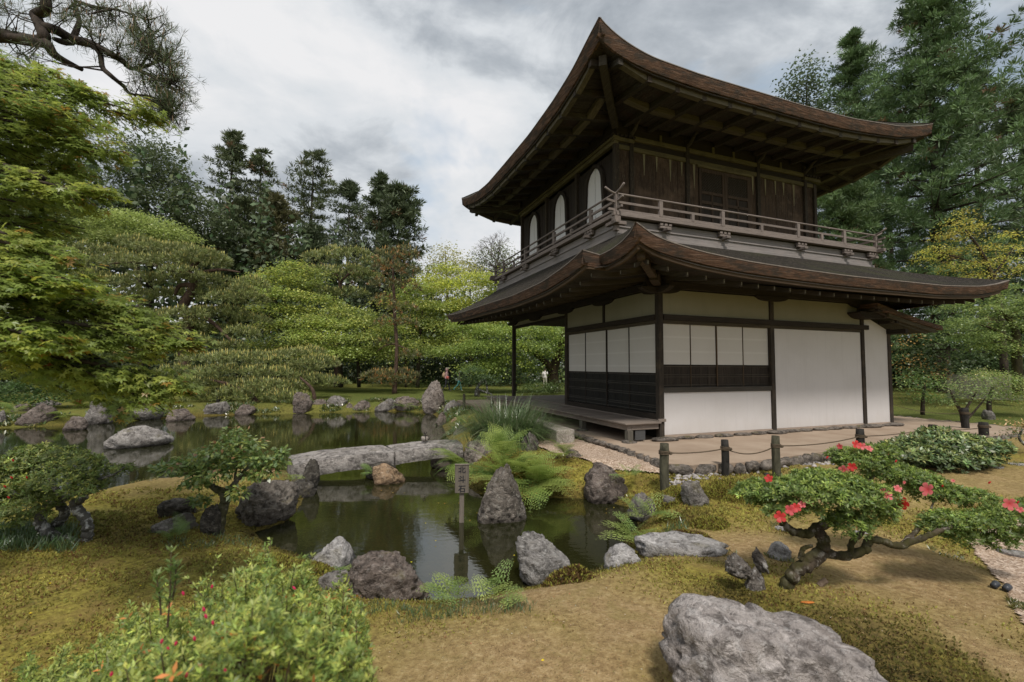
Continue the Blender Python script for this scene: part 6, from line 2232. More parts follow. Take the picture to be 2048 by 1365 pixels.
broadleaf('shrub', 'small tree with a crooked pale stem at the right border', 2050, 8.6, [(2040, 845, 22, 12, 0), (2065, 850, 30, 14, 0), (2032, 862, 16, 8, 0)], 83, (.07, .095, .035), (.05, .028), 420, [[(2075, 905, .03), (2050, 890, .028), (2038, 875, .02), (2046, 858, .012)]], trunk_mat('lichen', (.05, .048, .042), (.13, .125, .115), (.42, .42, .41)), cat='shrub', flat=.5, tip=((.24, .16, .08), .15))
# bamboo stems with the sky between them
gb = 'bamboo stems behind the hedge'
for k, u in enumerate((1893, 1899, 1906, 1912, 1917, 1923, 1929, 1934, 1941, 1948)):
    b = base_at(u, 34 + (k % 3))
    g = Geo()
    top_ = zt(u, 560, 34)
    g.tube([(0, 0, 0), (.02 * k - .1, 0, top_ * .5), (.05 * k - .2, 0, top_)], [.05, .045, .03], 6)
    ord_ = ['first', 'second', 'third', 'fourth', 'fifth', 'sixth', 'seventh', 'eighth', 'ninth', 'last'][k]
    tag(g.build('bamboo_stem', trunk_mat('bamboo', (.03, .032, .018), (.09, .095, .05)), None, True), ord_ + ' slim bamboo stem from the left, seen through the gap right of the side roof', 'bamboo', gb).location = tuple(b)
# plank fence and shed wall at the back right
b = base_at(1975, 18.5)
fe = empty('plank_fence', b, 'pale weathered plank fence behind the right hand shrubs', 'fence', None, -math.atan2(b[0], b[1]) + .15)
for k in range(16):
    part('plank', -1.2 + k * .16, -1.2 + k * .16 + .152, -.012 + .004 * (k % 2), .012, .05, 1.02 + .01 * (k % 3), wood('fence', (.13, .125, .095), (.27, .26, .20), 'z'), fe, 0)
part('rail', -1.25, 1.4, .014, .06, .75, .83, dark('x'), fe, 0)
part('rail', -1.25, 1.4, .014, .06, .2, .28, dark('x'), fe, 0)
for k in range(3):
    part('post', -1.2 + k * 1.2, -1.1 + k * 1.2, .062, .15, -.2, 1.08, dark('z'), fe, 0)
rock('grey round rock on the far moss at the right', 1962, 1992, 818, 840, -.05, 260, GREY, .8, 3, .1)

# ------------------------------------------------------------------ NEAR PLANTS
Crown.gain = 1.3
def maple_leaf_vf(lobes=7):
    """a palmate leaf lying in its own xy plane, tip along +y, size 1"""
    ang = np.radians(np.linspace(-118, 118, lobes))
    ln = np.array([.42, .72, .92, 1.0, .92, .72, .42]) if lobes == 7 else np.array([.55, .9, 1.0, .9, .55])
    V = [(0, 0, 0)]
    for i, (a, l) in enumerate(zip(ang, ln)):
        if i > 0:
            m = (a + ang[i - 1]) / 2
            V.append((math.sin(m) * .34, math.cos(m) * .34, .02))
        V.append((math.sin(a) * l * .62, math.cos(a) * l * .62, -.05 * l))
    V = np.array(V)
    # each lobe a kite: centre side - tip - other side
    F = []
    n = len(V)
    tips = list(range(1, n, 2))
    for k, t in enumerate(tips):
        a = t - 1 if k > 0 else None
        b = t + 1 if k < len(tips) - 1 else None
        if a is None: F.append((0, b, t, t)[:3])
        elif b is None: F.append((0, t, a))
        else: F.append((0, b, t, a))
    return V, F


MLV, MLF = maple_leaf_vf(7)
MLF_Q = np.array([f if len(f) == 4 else (f[0], f[1], f[2], f[2]) for f in MLF])


def frame(D, N):
    D = nrm(D)
    S = nrm(np.cross(D, N) + 1e-6)
    N = np.cross(S, D)
    return S, D, N


NM = leaf_mat('maple_near', .50, .40, .05)
r = np.random.default_rng(90)
mroot = np.array([-4.6, 3.4, hz1(-4.6, 3.4)])
mt = empty('maple_tree', mroot, 'near green maple hanging its branches over the pond from the left border', 'tree')
# tiers: root (u, v, d), tip (u, v, d), half spread (px), number, droop
TIERS = [((-120, 150, 3.6), (305, 228, 3.5), 60, 1050, .10), ((-150, 90, 3.9), (120, 160, 3.8), 70, 700, .08), ((-150, 260, 3.2), (250, 305, 3.3), 60, 950, .12), ((-120, 350, 3.0), (215, 395, 3.1), 58, 800, .10),
         ((-140, 200, 3.4), (180, 240, 3.2), 80, 900, .05), ((-140, 440, 3.3), (170, 450, 3.4), 55, 650, .10), ((-140, 480, 2.8), (150, 520, 2.9), 50, 520, .10), ((-120, 580, 2.6), (270, 620, 3.0), 60, 780, .10),
         ((-100, 640, 2.5), (400, 690, 3.0), 46, 900, .10), ((-60, 700, 2.6), (395, 780, 3.0), 40, 720, .16), ((100, 720, 2.8), (330, 800, 2.9), 34, 360, .22), ((-140, 560, 2.5), (170, 580, 2.6), 50, 500, .08), ((-120, 540, 3.2), (180, 560, 3.3), 40, 380, .08),
         ((-140, 660, 2.4), (140, 690, 2.5), 46, 420, .12), ((-160, 330, 3.6), (160, 340, 3.7), 70, 700, .06)]
for (ta, tb, tsp, tn, td) in list(TIERS):
    for q_ in (-1, 1):
        TIERS.append(((ta[0], ta[1] + 34 * q_ + r.normal() * 10, ta[2] + .5 + .4 * q_), (tb[0] - 60 - 40 * r.uniform(), tb[1] + 30 * q_ + r.normal() * 8, tb[2] + .35 + .35 * q_), tsp, int(tn * .62), td))
LV, LD, LN, LS, LC, LK = [], [], [], [], [], []
gtw = Geo()
for (a, b, sp, n, droop) in TIERS:
    A, B = pd(*a), pd(*b)
    ax_ = B - A
    ln = np.linalg.norm(ax_)
    ax_ /= ln
    sd_ = np.cross(ax_, [0, 0, 1.0]); sd_ /= np.linalg.norm(sd_)
    spm = sp / FPX * (a[2] + b[2]) / 2 * 2.0
    # twigs: side shoots along the limb, leaves sit along each shoot
    n = int(n * 1.3)
    nt = max(10, n // 22)
    gtw.tube(bend([A - mroot, A + (B - A) * .35 + (0, 0, .05) - mroot, A + (B - A) * .7 + (0, 0, .03) - mroot, B - (0, 0, droop * .3) - mroot], 12), np.linspace(.022, .003, 12), 5)
    for i in range(nt):
        t0 = r.uniform(.05, .97)
        s0 = A + ax_ * ln * t0 + np.array([0, 0, r.normal() * .03])
        wl_ = spm * (1 - .72 * t0 ** 1.8) * r.uniform(.5, 1.15)
        sg_ = 1 if r.uniform() < .5 else -1
        dr = nrm((ax_ * r.uniform(.5, 1.3) + sd_ * sg_ * r.uniform(.3, 1.0) + np.array([0, 0, r.normal() * .18]))[None])[0]
        e1 = s0 + dr * wl_ - np.array([0, 0, droop * wl_ * .8])
        if i % 2 == 0:
            gtw.tube([s0 - mroot, (s0 + e1) / 2 + (0, 0, .01) - mroot, e1 - mroot], [.006, .004, .002], 4)
        m = n // nt
        tt_ = r.uniform(.15, 1.05, m)
        P = s0 + (e1 - s0) * tt_[:, None] + r.normal(size=(m, 3)) * np.array([.035, .035, .018])
        side = nrm(np.cross(dr, [0, 0, 1.0])[None])[0]
        D = dr + side * r.normal(size=(m, 1)) * .8 + np.array([0, 0, -.28 - droop]) + r.normal(size=(m, 3)) * .15
        N = np.array([0, 0, 1.0]) + r.normal(size=(m, 3)) * .28
        LV.append(P); LD.append(D); LN.append(N)
        LS.append(r.uniform(.046, .072, m))
        k = r.uniform()
        base = np.array([.225, .290, .068]) if k < .66 else (np.array([.34, .385, .085]) if k < .95 else np.array([.16, .23, .062]))
        c = base * np.exp(r.normal(size=(m, 1)) * .16)
        out = (t0 > .75) & (r.uniform(size=m) < .10)
        c[out] = np.array([.36, .22, .05])
        red = r.uniform(size=m) < .002
        c[red] = np.array([.40, .12, .04])
        LC.append(c)
LV, LD, LN, LS, LC = (np.concatenate(q) for q in (LV, LD, LN, LS, LC))
Sx, Dx, Nx = frame(LD, LN)


def leaf_world(i):
    return (Sx[i][:, None] * MLV[None, :, 0, None] + Dx[i][:, None] * MLV[None, :, 1, None] + Nx[i][:, None] * MLV[None, :, 2, None]) * LS[i][:, None, None] + LV[i][:, None]


dist_l = LV[:, 1]
pu = 1024 + LV[:, 0] / LV[:, 1] * FPX
order = np.argsort(dist_l / LS + (pu < 5) * 1e3)
near, rest = order[:290], order[290:]
# the 290 leaves that show largest are parts of their own: a few leaf meshes shared among them
lib = []
for k in range(10):
    c = np.tile(np.array([(.23, .31, .05), (.25, .33, .055), (.21, .29, .05), (.33, .38, .062), (.37, .42, .065), (.18, .26, .048), (.24, .32, .055), (.28, .35, .058), (.39, .40, .07), (.22, .30, .054)][k]), (len(MLV), 1))
    V = MLV.copy(); V[:, 2] += .06 * np.sin(V[:, 0] * 5 + k) - .08 * V[:, 1] ** 2 * (k % 3)
    me = make_mesh('leaf', V, MLF, c)
    me.materials.append(NM)
    lib.append(me)
for j, i in enumerate(near):
    o = bpy.data.objects.new('leaf', lib[j % 10])
    M_ = Matrix((tuple(Sx[i]), tuple(Dx[i]), tuple(Nx[i]))).transposed().to_4x4()
    o.matrix_local = Matrix.Translation(Vector(LV[i] - mroot)) @ M_ @ Matrix.Scale(float(LS[i]), 4)
    COL.objects.link(o)
    o.parent = mt
# the rest are lighter five pointed leaves of one triangle a lobe
an = np.radians([-112, -56, 0, 56, 112])
MLV = [(0, 0, 0)]
MLF = []
for q_, l_ in zip(an, (.62, .9, 1.0, .9, .62)):
    i_ = len(MLV)
    MLV += [(math.sin(q_) * l_ * .66, math.cos(q_) * l_ * .66, -.06 * l_), (math.sin(q_ - .42) * .25, math.cos(q_ - .42) * .25, .015), (math.sin(q_ + .42) * .25, math.cos(q_ + .42) * .25, .015)]
    MLF += [(0, i_ + 2, i_, i_ + 1)]
MLV = np.array(MLV)
W3 = leaf_world(rest) - mroot
VV = W3.reshape(-1, 3)
nL = len(MLV)
allF = np.array(MLF)
FF = (allF[None] + (np.arange(len(rest)) * nL)[:, None, None]).reshape(-1, 4)
obj('crown', VV, FF, NM, mt, np.repeat(LC[rest], nL, 0), False, 'stuff')
for st_ in ([(-160, 330, .09), (-20, 345, .055), (60, 352, .045), (92, 358, .012)], [(-160, 700, .05), (20, 700, .03), (110, 690, .014)]):
    P = [pd(q[0], q[1], 3.1) - mroot for q in st_]
    gtw.tube(bend(P, 14), np.interp(np.linspace(0, 1, 14), np.linspace(0, 1, len(st_)), [q[2] for q in st_]), 7)
gtw.tube(bend([(0, 0, -.3), (.05, .05, .9), (-.05, .1, 1.9), (.25, .0, 3.0)], 12), np.linspace(.15, .07, 12), 9)
for z_, q in ((1.5, (-160, 700)), (2.2, (-160, 330)), (2.6, (-160, 250))):
    gtw.tube(bend([(0, .05, z_ - .4), tuple(pd(q[0], q[1], 3.1) - mroot)], 6), [.06, .055, .05, .05, .045, .04], 6)
gtw.build('trunk', BARK, mt, True)

# ---- pine bough over the upper left corner
pb = np.array([-7.5, 5.2, hz1(-7.5, 5.2)])
pt = empty('pine_tree', pb, 'dark pine bough with crooked limbs against the sky in the upper left corner', 'tree')
g = Geo()
DP = 5.2
LIMBS = [[(-160, 60, .12), (0, 72, .075), (30, 76, .07), (62, 82, .065), (92, 88, .055), (112, 112, .04), (165, 140, .022)],
         [(0, 74, .05), (60, 80, .05), (88, 78, .06), (80, 52, .055), (72, 30, .055), (92, 18, .05), (88, -20, .05)],
         [(78, 52, .05), (110, 60, .05), (142, 78, .052), (180, 88, .045), (215, 105, .036), (245, 122, .03), (258, 135, .026), (280, 136, .02), (330, 118, .008)],
         [(142, 82, .05), (125, 84, .035), (108, 78, .022)],
         [(188, 92, .03), (200, 108, .028), (205, 135, .026), (222, 152, .024), (246, 172, .02), (262, 188, .015), (310, 196, .01), (345, 226, .004)],
         [(146, 78, .035), (154, 58, .03), (158, 40, .024), (150, 5, .012)], [(150, 2, .02), (190, 14, .016), (240, 22, .01), (290, 40, .004)], [(258, 135, .016), (300, 150, .012), (350, 170, .004)], [(280, 136, .014), (300, 100, .01), (300, 60, .004)]]
allP = []
for st_ in LIMBS:
    P = np.array([pd(q[0], q[1], DP + .15 * math.sin(q[0] * .05)) - pb for q in st_])
    B_ = bend(P, 6 * len(P))
    g.tube(B_, np.interp(np.linspace(0, 1, len(B_)), np.linspace(0, 1, len(st_)), [q[2] for q in st_]), 7)
    allP.append(B_)
g.tube(bend([(0, 0, -.3), (.1, .1, 1.8), (-.1, 0, 3.4), tuple(pd(-160, 60, DP) - pb)], 14), np.linspace(.22, .12, 14), 9)
allP = np.concatenate(allP[1:])
cr = Crown(91)
r = cr.r
tips, dirs = [], []
REG = [(300, 60, 45, 35, 26), (250, 40, 55, 38, 22), (190, 30, 60, 35, 20), (120, 20, 60, 30, 16), (40, 15, 55, 30, 16), (330, 130, 40, 45, 34), (290, 100, 60, 45, 26), (345, 190, 34, 40, 34), (300, 180, 50, 40, 26), (250, 90, 50, 40, 16), (330, 235, 30, 22, 18), (60, 115, 26, 12, 10), (340, 215, 30, 30, 16)]
for (u, v, su, sv, n) in REG:
    for _ in range(int(n * .95)):
        uu, vv_ = u + r.uniform(-su, su), v + r.uniform(-sv, sv)
        p = pd(uu, vv_, DP + r.normal() * .28) - pb
        j = np.argmin(np.linalg.norm(allP - p, axis=1) + r.uniform(0, .25, len(allP)))
        q = allP[j]
        d = p - q
        L_ = np.linalg.norm(d)
        mid = (p + q) / 2 + r.normal(size=3) * .05 * L_ + np.array([0, 0, -.06 * L_])
        g.tube([q, mid, p], [min(.012, .004 + .012 * L_), .006, .003], 4)
        tips.append(p); dirs.append(d / (L_ + 1e-6))
        for _k in range(2):
            f = r.uniform(.45, .95)
            p2 = q + d * f + r.normal(size=3) * .09
            g.tube([q + d * (f - .1), p2], [.004, .002], 3)
            tips.append(p2); dirs.append(nrm((p2 - q)[None])[0])
tips, dirs = np.array(tips), np.array(dirs)
k = 17
D = np.repeat(dirs, k, 0) * .5 + np.array([0, 0, .25]) + r.normal(size=(len(tips) * k, 3)) * .62
off = np.repeat(dirs, k, 0) * r.uniform(-.07, .02, (len(tips) * k, 1))
cr.leaves(np.repeat(tips, k, 0) + off, D, r.normal(size=(len(tips) * k, 3)), .095, .0042, np.array([.066, .090, .036]), .25)
dc = np.tile(np.array([0, 0, 1.0]), (len(tips), 1)) + r.normal(size=(len(tips), 3)) * .15
cr.leaves(tips, dc, r.normal(size=(len(tips), 3)), .075, .010, np.array([.16, .105, .06]), .2)
g.build('trunk', trunk_mat('bough', (.016, .013, .011), (.075, .058, .046)), pt, True)
cr.build('crown', NEEDLE, pt)


# ---- small leaved bushes: whorls of leaves at the twig ends
def whorls(cr, P, up, nleaf, L_, W_, col, var=.2, lift=.55):
    r = cr.r
    n = len(P)
    up = nrm(up)
    a = nrm(np.cross(up, r.normal(size=(n, 3))))
    b = np.cross(up, a)
    for k in range(nleaf):
        ph = 2 * math.pi * k / nleaf + r.normal(size=n) * .25
        rad = a * np.cos(ph)[:, None] + b * np.sin(ph)[:, None]
        D = rad + up * (lift + r.normal(size=(n, 1)) * .25)
        cr.leaves(P + up * r.uniform(-.012, .006, (n, 1)), D, up + rad * -.3, L_, W_, col, var, .06)


AZL = leaf_mat('azalea', .35, .5, .035)


def flower_mesh(key, c, ct):
    V, F, Cc = [], [], []
    for k in range(5):
        a = 2 * math.pi * k / 5
        ring = [(0.0, .0), (.30, .40), (.42, .80), (.20, 1.05), (-.20, 1.05), (-.42, .80), (-.30, .40)]
        s = len(V)
        for (x, y) in ring:
            z = .38 * min(1, y * 1.2) - .25 * max(0, y - .6) + (.05 * math.cos(x * 7))
            V.append((x * math.cos(a) - y * math.sin(a), x * math.sin(a) + y * math.cos(a), z))
            Cc.append(np.array(ct) * (1 - min(1, y * 1.5)) + np.array(c) * min(1, y * 1.5))
        F += [(s, s + 1, s + 6), (s + 1, s + 2, s + 5, s + 6), (s + 2, s + 3, s + 4, s + 5)]
    me = make_mesh(key, V, F, np.array(Cc))
    me.materials.append(leaf_mat('petal', .45, .5, .03))
    return me


def bud_mesh(key, c):
    V = [(0, 0, 0)]; F = []
    for i, (z, q) in enumerate(((.25, .20), (.6, .24), (.9, .12))):
        for k in range(5):
            V.append((q * math.cos(k * 1.2566 + i * .3), q * math.sin(k * 1.2566 + i * .3), z))
    V.append((0, 0, 1.05))
    for k in range(5):
        F.append((0, 1 + (k + 1) % 5, 1 + k))
        for i in (0, 1):
            F.append((1 + i * 5 + k, 1 + i * 5 + (k + 1) % 5, 6 + i * 5 + (k + 1) % 5, 6 + i * 5 + k))
        F.append((11 + k, 11 + (k + 1) % 5, 16))
    me = make_mesh(key, V, F, np.tile(np.array(c), (len(V), 1)))
    me.materials.append(leaf_mat('petal', .45, .5, .03))
    return me


def put(me, name, p, n, s, parent, spin=0.0):
    o = bpy.data.objects.new(name, me)
    q = Vector(n).normalized().to_track_quat('Z', 'Y').to_matrix().to_4x4()
    o.matrix_local = Matrix.Translation(Vector(p)) @ q @ Matrix.Rotation(spin, 4, 'Z') @ Matrix.Scale(s, 4)
    COL.objects.link(o)
    o.parent = parent
    return o


def pads_plant(cr, b, pads, dist, dens, nleaf, L_, W_, col, var=.2, tipc=None, young=.25):
    r = cr.r
    for (u, v, pw, ph, dz) in pads:
        c = pd(u, v, dist + dz) - b
        rx, rz = wid(pw, dist), wid(ph, dist)
        n = int(dens * (rx * rx * 2.5 + rx * rz * 4))
        U = nrm(r.normal(size=(n, 3)))
        U[:, 2] = np.where(r.uniform(size=n) < .72, np.abs(U[:, 2]), U[:, 2])
        lump = 1 + .22 * fbm(U * 2.2 + u, 3, int(u))
        P = c + U * np.array([rx, rx * .8, rz]) * (lump * r.uniform(.70, 1.06, n))[:, None]
        up = U * np.array([.7, .7, .5]) + np.array([0, 0, .7]) + r.normal(size=(n, 3)) * .3
        cl = np.asarray(col)[None] * np.exp(r.normal(size=(n, 1)) * .22)
        if tipc is not None:
            y = r.uniform(size=n) < young * np.clip(U[:, 2] + .3, 0, 1)
            cl[y] = np.asarray(tipc) * np.exp(r.normal(size=(y.sum(), 1)) * .15)
        whorls(cr, P, up, nleaf, L_, W_, cl, var)


def stems_geo(g, b, stems, dist):
    for st_ in stems:
        P = [pd(q[0], q[1], dist + (q[3] if len(q) > 3 else 0)) - b for q in st_]
        n = 6 * len(P)
        B_ = bend(P, n)
        B_ = B_ + np.random.default_rng(int(abs(st_[0][0]))).normal(size=B_.shape) * np.array([st_[0][2]] * 3) * .10
        g.tube(B_, np.interp(np.linspace(0, 1, n), np.linspace(0, 1, len(st_)), [q[2] for q in st_]) * (1 + .12 * np.sin(np.arange(n) * 1.7)), 9)


# red azalea on the right
b = ground_at(1572, 1186)
DA = b[1]
az_t = empty('azalea_shrub', b, 'red flowering azalea with a crooked mossy trunk and spreading branches', 'azalea')
cr = Crown(101)
PADS = [(1540, 985, 62, 26, .1), (1500, 990, 36, 16, .1), (1600, 985, 70, 32, 0), (1670, 990, 80, 42, -.05), (1730, 1005, 60, 42, -.08), (1560, 1015, 50, 20, 0), (1700, 1050, 46, 24, -.1), (1760, 1030, 34, 18, 0), (1640, 960, 60, 20, .2),
        (1720, 930, 56, 36, .55), (1780, 950, 60, 30, .55), (1690, 915, 40, 22, .6), (1830, 965, 60, 26, .5), (1760, 905, 44, 18, .6), (1860, 985, 50, 20, .45), (1900, 990, 46, 22, .4), (1950, 1000, 46, 22, .35),
        (1900, 1045, 50, 22, .1), (1960, 1050, 56, 26, .1), (2010, 1040, 50, 28, .1), (1930, 1075, 40, 18, .1), (2000, 1085, 30, 18, .1), (2050, 1030, 40, 30, .2), (1870, 1055, 30, 12, .1), (2060, 1075, 30, 20, .2)]
pads_plant(cr, b, PADS, DA, 2000, 6, .034, .0120, (.105, .150, .036), .2, (.20, .26, .055), .4)
cr.build('leaves', AZL, az_t)
g = Geo()
MOSSB = trunk_mat('azalea', (.022, .017, .012), (.095, .074, .052), (.22, .20, .17), (.045, .042, .012))
stems_geo(g, b, [[(1562, 1192, .045), (1580, 1160, .05), (1600, 1135, .05), (1630, 1122, .048), (1648, 1095, .045), (1642, 1070, .042), (1628, 1058, .036), (1652, 1045, .034), (1690, 1022, .018)],
                 [(1630, 1062, .036), (1605, 1068, .034), (1578, 1058, .03), (1562, 1038, .022), (1545, 1008, .010)],
                 [(1604, 1136, .034), (1622, 1112, .036), (1640, 1106, .036), (1690, 1112, .034), (1728, 1100, .033), (1738, 1080, .030), (1760, 1082, .028), (1800, 1092, .027), (1840, 1078, .024), (1870, 1066, .020), (1905, 1052, .010)],
                 [(1700, 1108, .024), (1705, 1085, .022), (1730, 1058, .018), (1760, 1030, .008)], [(1800, 1092, .02, .05), (1830, 1065, .018, .1), (1850, 1040, .012, .2), (1870, 1000, .006, .4)],
                 [(1655, 1050, .022, .05), (1700, 1010, .02, .2), (1740, 960, .014, .45), (1770, 940, .006, .55)], [(1600, 1120, .02), (1606, 1098, .018), (1625, 1092, .012)]], DA)
g.build('trunk', MOSSB, az_t, True)
RED = [flower_mesh('flower', (.78, .125, .14), (.62, .05, .06)), flower_mesh('flower', (.82, .20, .21), (.66, .06, .07)), flower_mesh('flower', (.70, .05, .045), (.55, .03, .03))]
REDB = bud_mesh('bud', (.62, .03, .04))
r = np.random.default_rng(5)
for (u, v, s, dz) in ((1538, 958, 11, 0), (1560, 1034, 14, -.25), (1580, 1020, 13, -.25), (1592, 1016, 11, -.25), (1604, 1010, 9, -.2), (1602, 964, 7, .1), (1688, 940, 13, .25), (1704, 934, 12, .3), (1680, 893, 9, .55), (1712, 890, 13, .5), (1724, 893, 11, .5), (1738, 898, 10, .5), (1776, 908, 8, .5), (1790, 914, 9, .5),
                      (1770, 990, 16, -.2), (1795, 978, 9, -.2), (1808, 1006, 16, -.2), (1856, 980, 18, -.05), (2018, 1008, 16, -.1), (1672, 955, 8, .1), (1808, 965, 5, .3), (1906, 962, 5, .4), (2040, 1020, 8, 0), (2048, 1040, 8, 0)):
    p = pd(u, v, DA + dz) - b
    tocam = nrm((CAMP - (p + b))[None])[0]
    put(RED[r.integers(3)], 'flower', p, tocam + np.array([0, 0, .5]) + r.normal(size=3) * .55, wid(s, DA) * .72, az_t, r.uniform(0, 6))
for (u, v) in ((1652, 918), (1790, 926), (1884, 975), (2034, 1008), (1976, 968)):
    put(REDB, 'bud', pd(u, v, DA + .1) - b, np.array([0, -.3, 1.0]) + r.normal(size=3) * .3, .028, az_t)

# azalea bonsai at the left bank
b = ground_at(140, 1090)
DB = b[1]
at2 = empty('azalea_shrub', b, 'azalea with looped grey trunk and few red buds at the left bank', 'azalea')
cr = Crown(111)
pads_plant(cr, b, [(40, 935, 60, 30, .1), (100, 925, 70, 30, .2), (160, 935, 56, 24, .1), (30, 980, 70, 34, 0), (110, 970, 70, 30, -.1), (-30, 960, 60, 40, 0), (60, 1015, 60, 24, -.1), (180, 970, 36, 16, 0), (215, 945, 36, 16, .1), (246, 938, 22, 10, .2), (-40, 1010, 50, 30, 0), (70, 905, 40, 16, .2), (20, 1040, 40, 12, 0), (150, 985, 30, 12, -.2)], DB, 620, 6, .044, .016, (.105, .140, .038), .22, (.21, .24, .06), .4)
cr.build('leaves', AZL, at2)
g = Geo()
stems_geo(g, b, [[(172, 1088, .045), (176, 1062, .05), (172, 1040, .05), (158, 1022, .05), (148, 1010, .046), (160, 1000, .04), (180, 985, .02)], [(150, 1084, .045), (118, 1078, .05), (92, 1062, .05), (80, 1042, .048), (88, 1020, .045), (110, 1005, .04), (140, 990, .036), (150, 970, .02)],
                 [(108, 1052, .04, .1), (122, 1040, .045, .1), (130, 1022, .045, .1), (120, 1010, .04, .05), (125, 990, .03)], [(88, 1022, .03), (60, 1005, .028), (30, 985, .018), (0, 965, .01)], [(140, 990, .03), (180, 965, .02), (225, 950, .012), (250, 935, .006)], [(125, 995, .03), (100, 960, .02), (80, 930, .01)], [(172, 1088, .04), (150, 1086, .045), (120, 1080, .04)], [(178, 1085, .03), (188, 1094, .02)]], DB)
g.build('trunk', trunk_mat('lichen', (.05, .048, .042), (.13, .125, .115), (.42, .42, .41)), at2, True)
for (u, v) in ((12, 976), (20, 998), (26, 958), (28, 924), (55, 958)):
    put(REDB, 'bud', pd(u, v, DB - .35) - b, (r.normal() * .3, -.5, .8), .034, at2)

# small pale leaved tree by the left boulder
b = ground_at(445, 1078)
DT = b[1] + .05
tt3 = empty('small_tree', b, 'small leafy tree with bronze young tips beside the rounded dark boulder', 'tree')
cr = Crown(121)
r = cr.r
TP = [(400, 920, 52, 12, 0), (450, 900, 52, 16, 0), (500, 915, 46, 14, 0), (545, 925, 34, 12, .1), (360, 935, 46, 12, -.1), (330, 935, 26, 8, 0), (470, 870, 28, 16, .1), (430, 945, 50, 12, -.1), (520, 945, 40, 12, 0), (490, 890, 40, 16, 0), (562, 905, 14, 10, .1), (390, 965, 26, 10, -.2), (440, 925, 60, 12, .1), (475, 985, 20, 14, -.1), (400, 1000, 20, 10, 0)]
for (u, v, pw, ph, dz) in TP:
    c = pd(u, v, DT + dz) - b
    rx, rz = wid(pw, DT), wid(ph, DT)
    n = int(260 * rx / .25)
    U = nrm(r.normal(size=(n, 3))) * (r.uniform(.1, 1, n) ** .5)[:, None]
    P = c + U * np.array([rx, rx * .9, rz])
    D = U * np.array([1, 1, .2]) + r.normal(size=(n, 3)) * .5 + np.array([0, 0, -.1])
    col = np.where(r.uniform(size=(n, 1)) < .30, np.array([[.25, .29, .085]]), np.array([[.125, .185, .055]]))
    bz = (U[:, 2] > .45) & (r.uniform(size=n) < .12)
    col[bz] = np.array([.27, .15, .075])
    cr.leaves(P, D, np.array([0, 0, 1.0]) + r.normal(size=(n, 3)) * .4, .062, .036, col, .16, .1)
cr.build('leaves', leaf_mat('small_tree', .40, .4, .07), tt3)
g = Geo()
stems_geo(g, b, [[(436, 1085, .05), (440, 1050, .055), (446, 1020, .05), (450, 1000, .05), (444, 985, .045), (425, 975, .03), (408, 960, .024), (420, 935, .014)], [(448, 1000, .04), (462, 978, .032), (478, 955, .024), (500, 930, .012)], [(450, 985, .02), (490, 950, .02), (530, 962, .015), (548, 940, .008)], [(425, 975, .02), (395, 950, .014), (350, 948, .008)], [(470, 960, .016), (475, 910, .01), (478, 870, .004)]], DT)
g.build('trunk', trunk_mat('whitish', (.06, .052, .044), (.17, .155, .135), (.40, .37, .33), (.05, .05, .02)), tt3, True)

# big blurred azalea bush in the near left corner
b = np.array([-1.05, 1.75, hz1(-1.05, 1.75)])
fb = empty('azalea_shrub', b, 'nearest azalea bush with pink buds, out of focus in the bottom left corner', 'azalea')
cr = Crown(131)
r = cr.r
P_, U_ = [], []
n = 6200
# mound: silhouette from the left low, rising to the middle, then falling to the right
prof_u = [-150, 0, 60, 120, 200, 270, 330, 400, 470, 540, 600, 660, 720, 745]
prof_v = [1420, 1400, 1350, 1318, 1290, 1240, 1225, 1190, 1160, 1130, 1140, 1165, 1215, 1290]
uu = r.uniform(-120, 742, n)
top_v = np.interp(uu, prof_u, prof_v)
dpt = 1.25 + 1.05 * r.uniform(0, 1, n) ** 1.0
top_v = top_v + 26 * np.sin(uu * .021) * np.cos(uu * .047 + 1) + 14 * np.sin(uu * .09)
vv_ = top_v + (2.15 - dpt) / .9 * r.uniform(90, 230, n) * (1.0) + r.normal(size=n) * 12 + 25
P = np.array([pd(a, c, d) for a, c, d in zip(uu, vv_, dpt)]) - b
P = P[P[:, 2] > .02]
up = np.array([0, -.12, 1.0]) + r.normal(size=(len(P), 3)) * .38
cl = np.where(r.uniform(size=(len(P), 1)) < .45, np.array([[.265, .305, .065]]), np.array([[.125, .172, .040]])) * np.exp(r.normal(size=(len(P), 1)) * .16)
whorls(cr, P, up, 6, .026, .0085, cl, .2, .7)
g = Geo()
for i in range(0, len(P), 14):
    q = P[i]
    g.tube([(q[0] * .55, q[1] * .5, max(-.05, q[2] - .5)), (q[0] * .85, q[1] * .85, q[2] - .22), q], [.006, .004, .002], 4)
# the tall single shoot
for (u0, v0, u1, v1, d) in ((335, 1255, 342, 1105, 1.75), (322, 1230, 312, 1150, 1.78), (345, 1200, 352, 1130, 1.76)):
    A, B = pd(u0, v0, d) - b, pd(u1, v1, d) - b
    g.tube([A, (A + B) / 2 + (.004, 0, 0), B], [.004, .003, .002], 5)
    m = 6
    S_ = A + (B - A) * np.linspace(.35, 1.0, m)[:, None]
    whorls(cr, S_, np.tile([0, 0, 1.0], (m, 1)) + r.normal(size=(m, 3)) * .1, 6, .040, .013, np.array([.13, .18, .05]), .14, 1.0)
for _ in range(90):
    q = P[r.integers(len(P))]
    hh_ = r.uniform(.04, .13)
    d_ = np.array([r.normal() * .25, r.normal() * .25 - .1, 1.0])
    S_ = q + d_ * hh_ * np.linspace(.2, 1, 4)[:, None]
    g.tube([q, q + d_ * hh_], [.003, .0015], 4)
    whorls(cr, S_, np.tile(d_, (4, 1)) + r.normal(size=(4, 3)) * .1, 6, .031, .0095, np.array([.27, .31, .085]), .15, .9)
k = r.uniform(size=len(P)) < .02
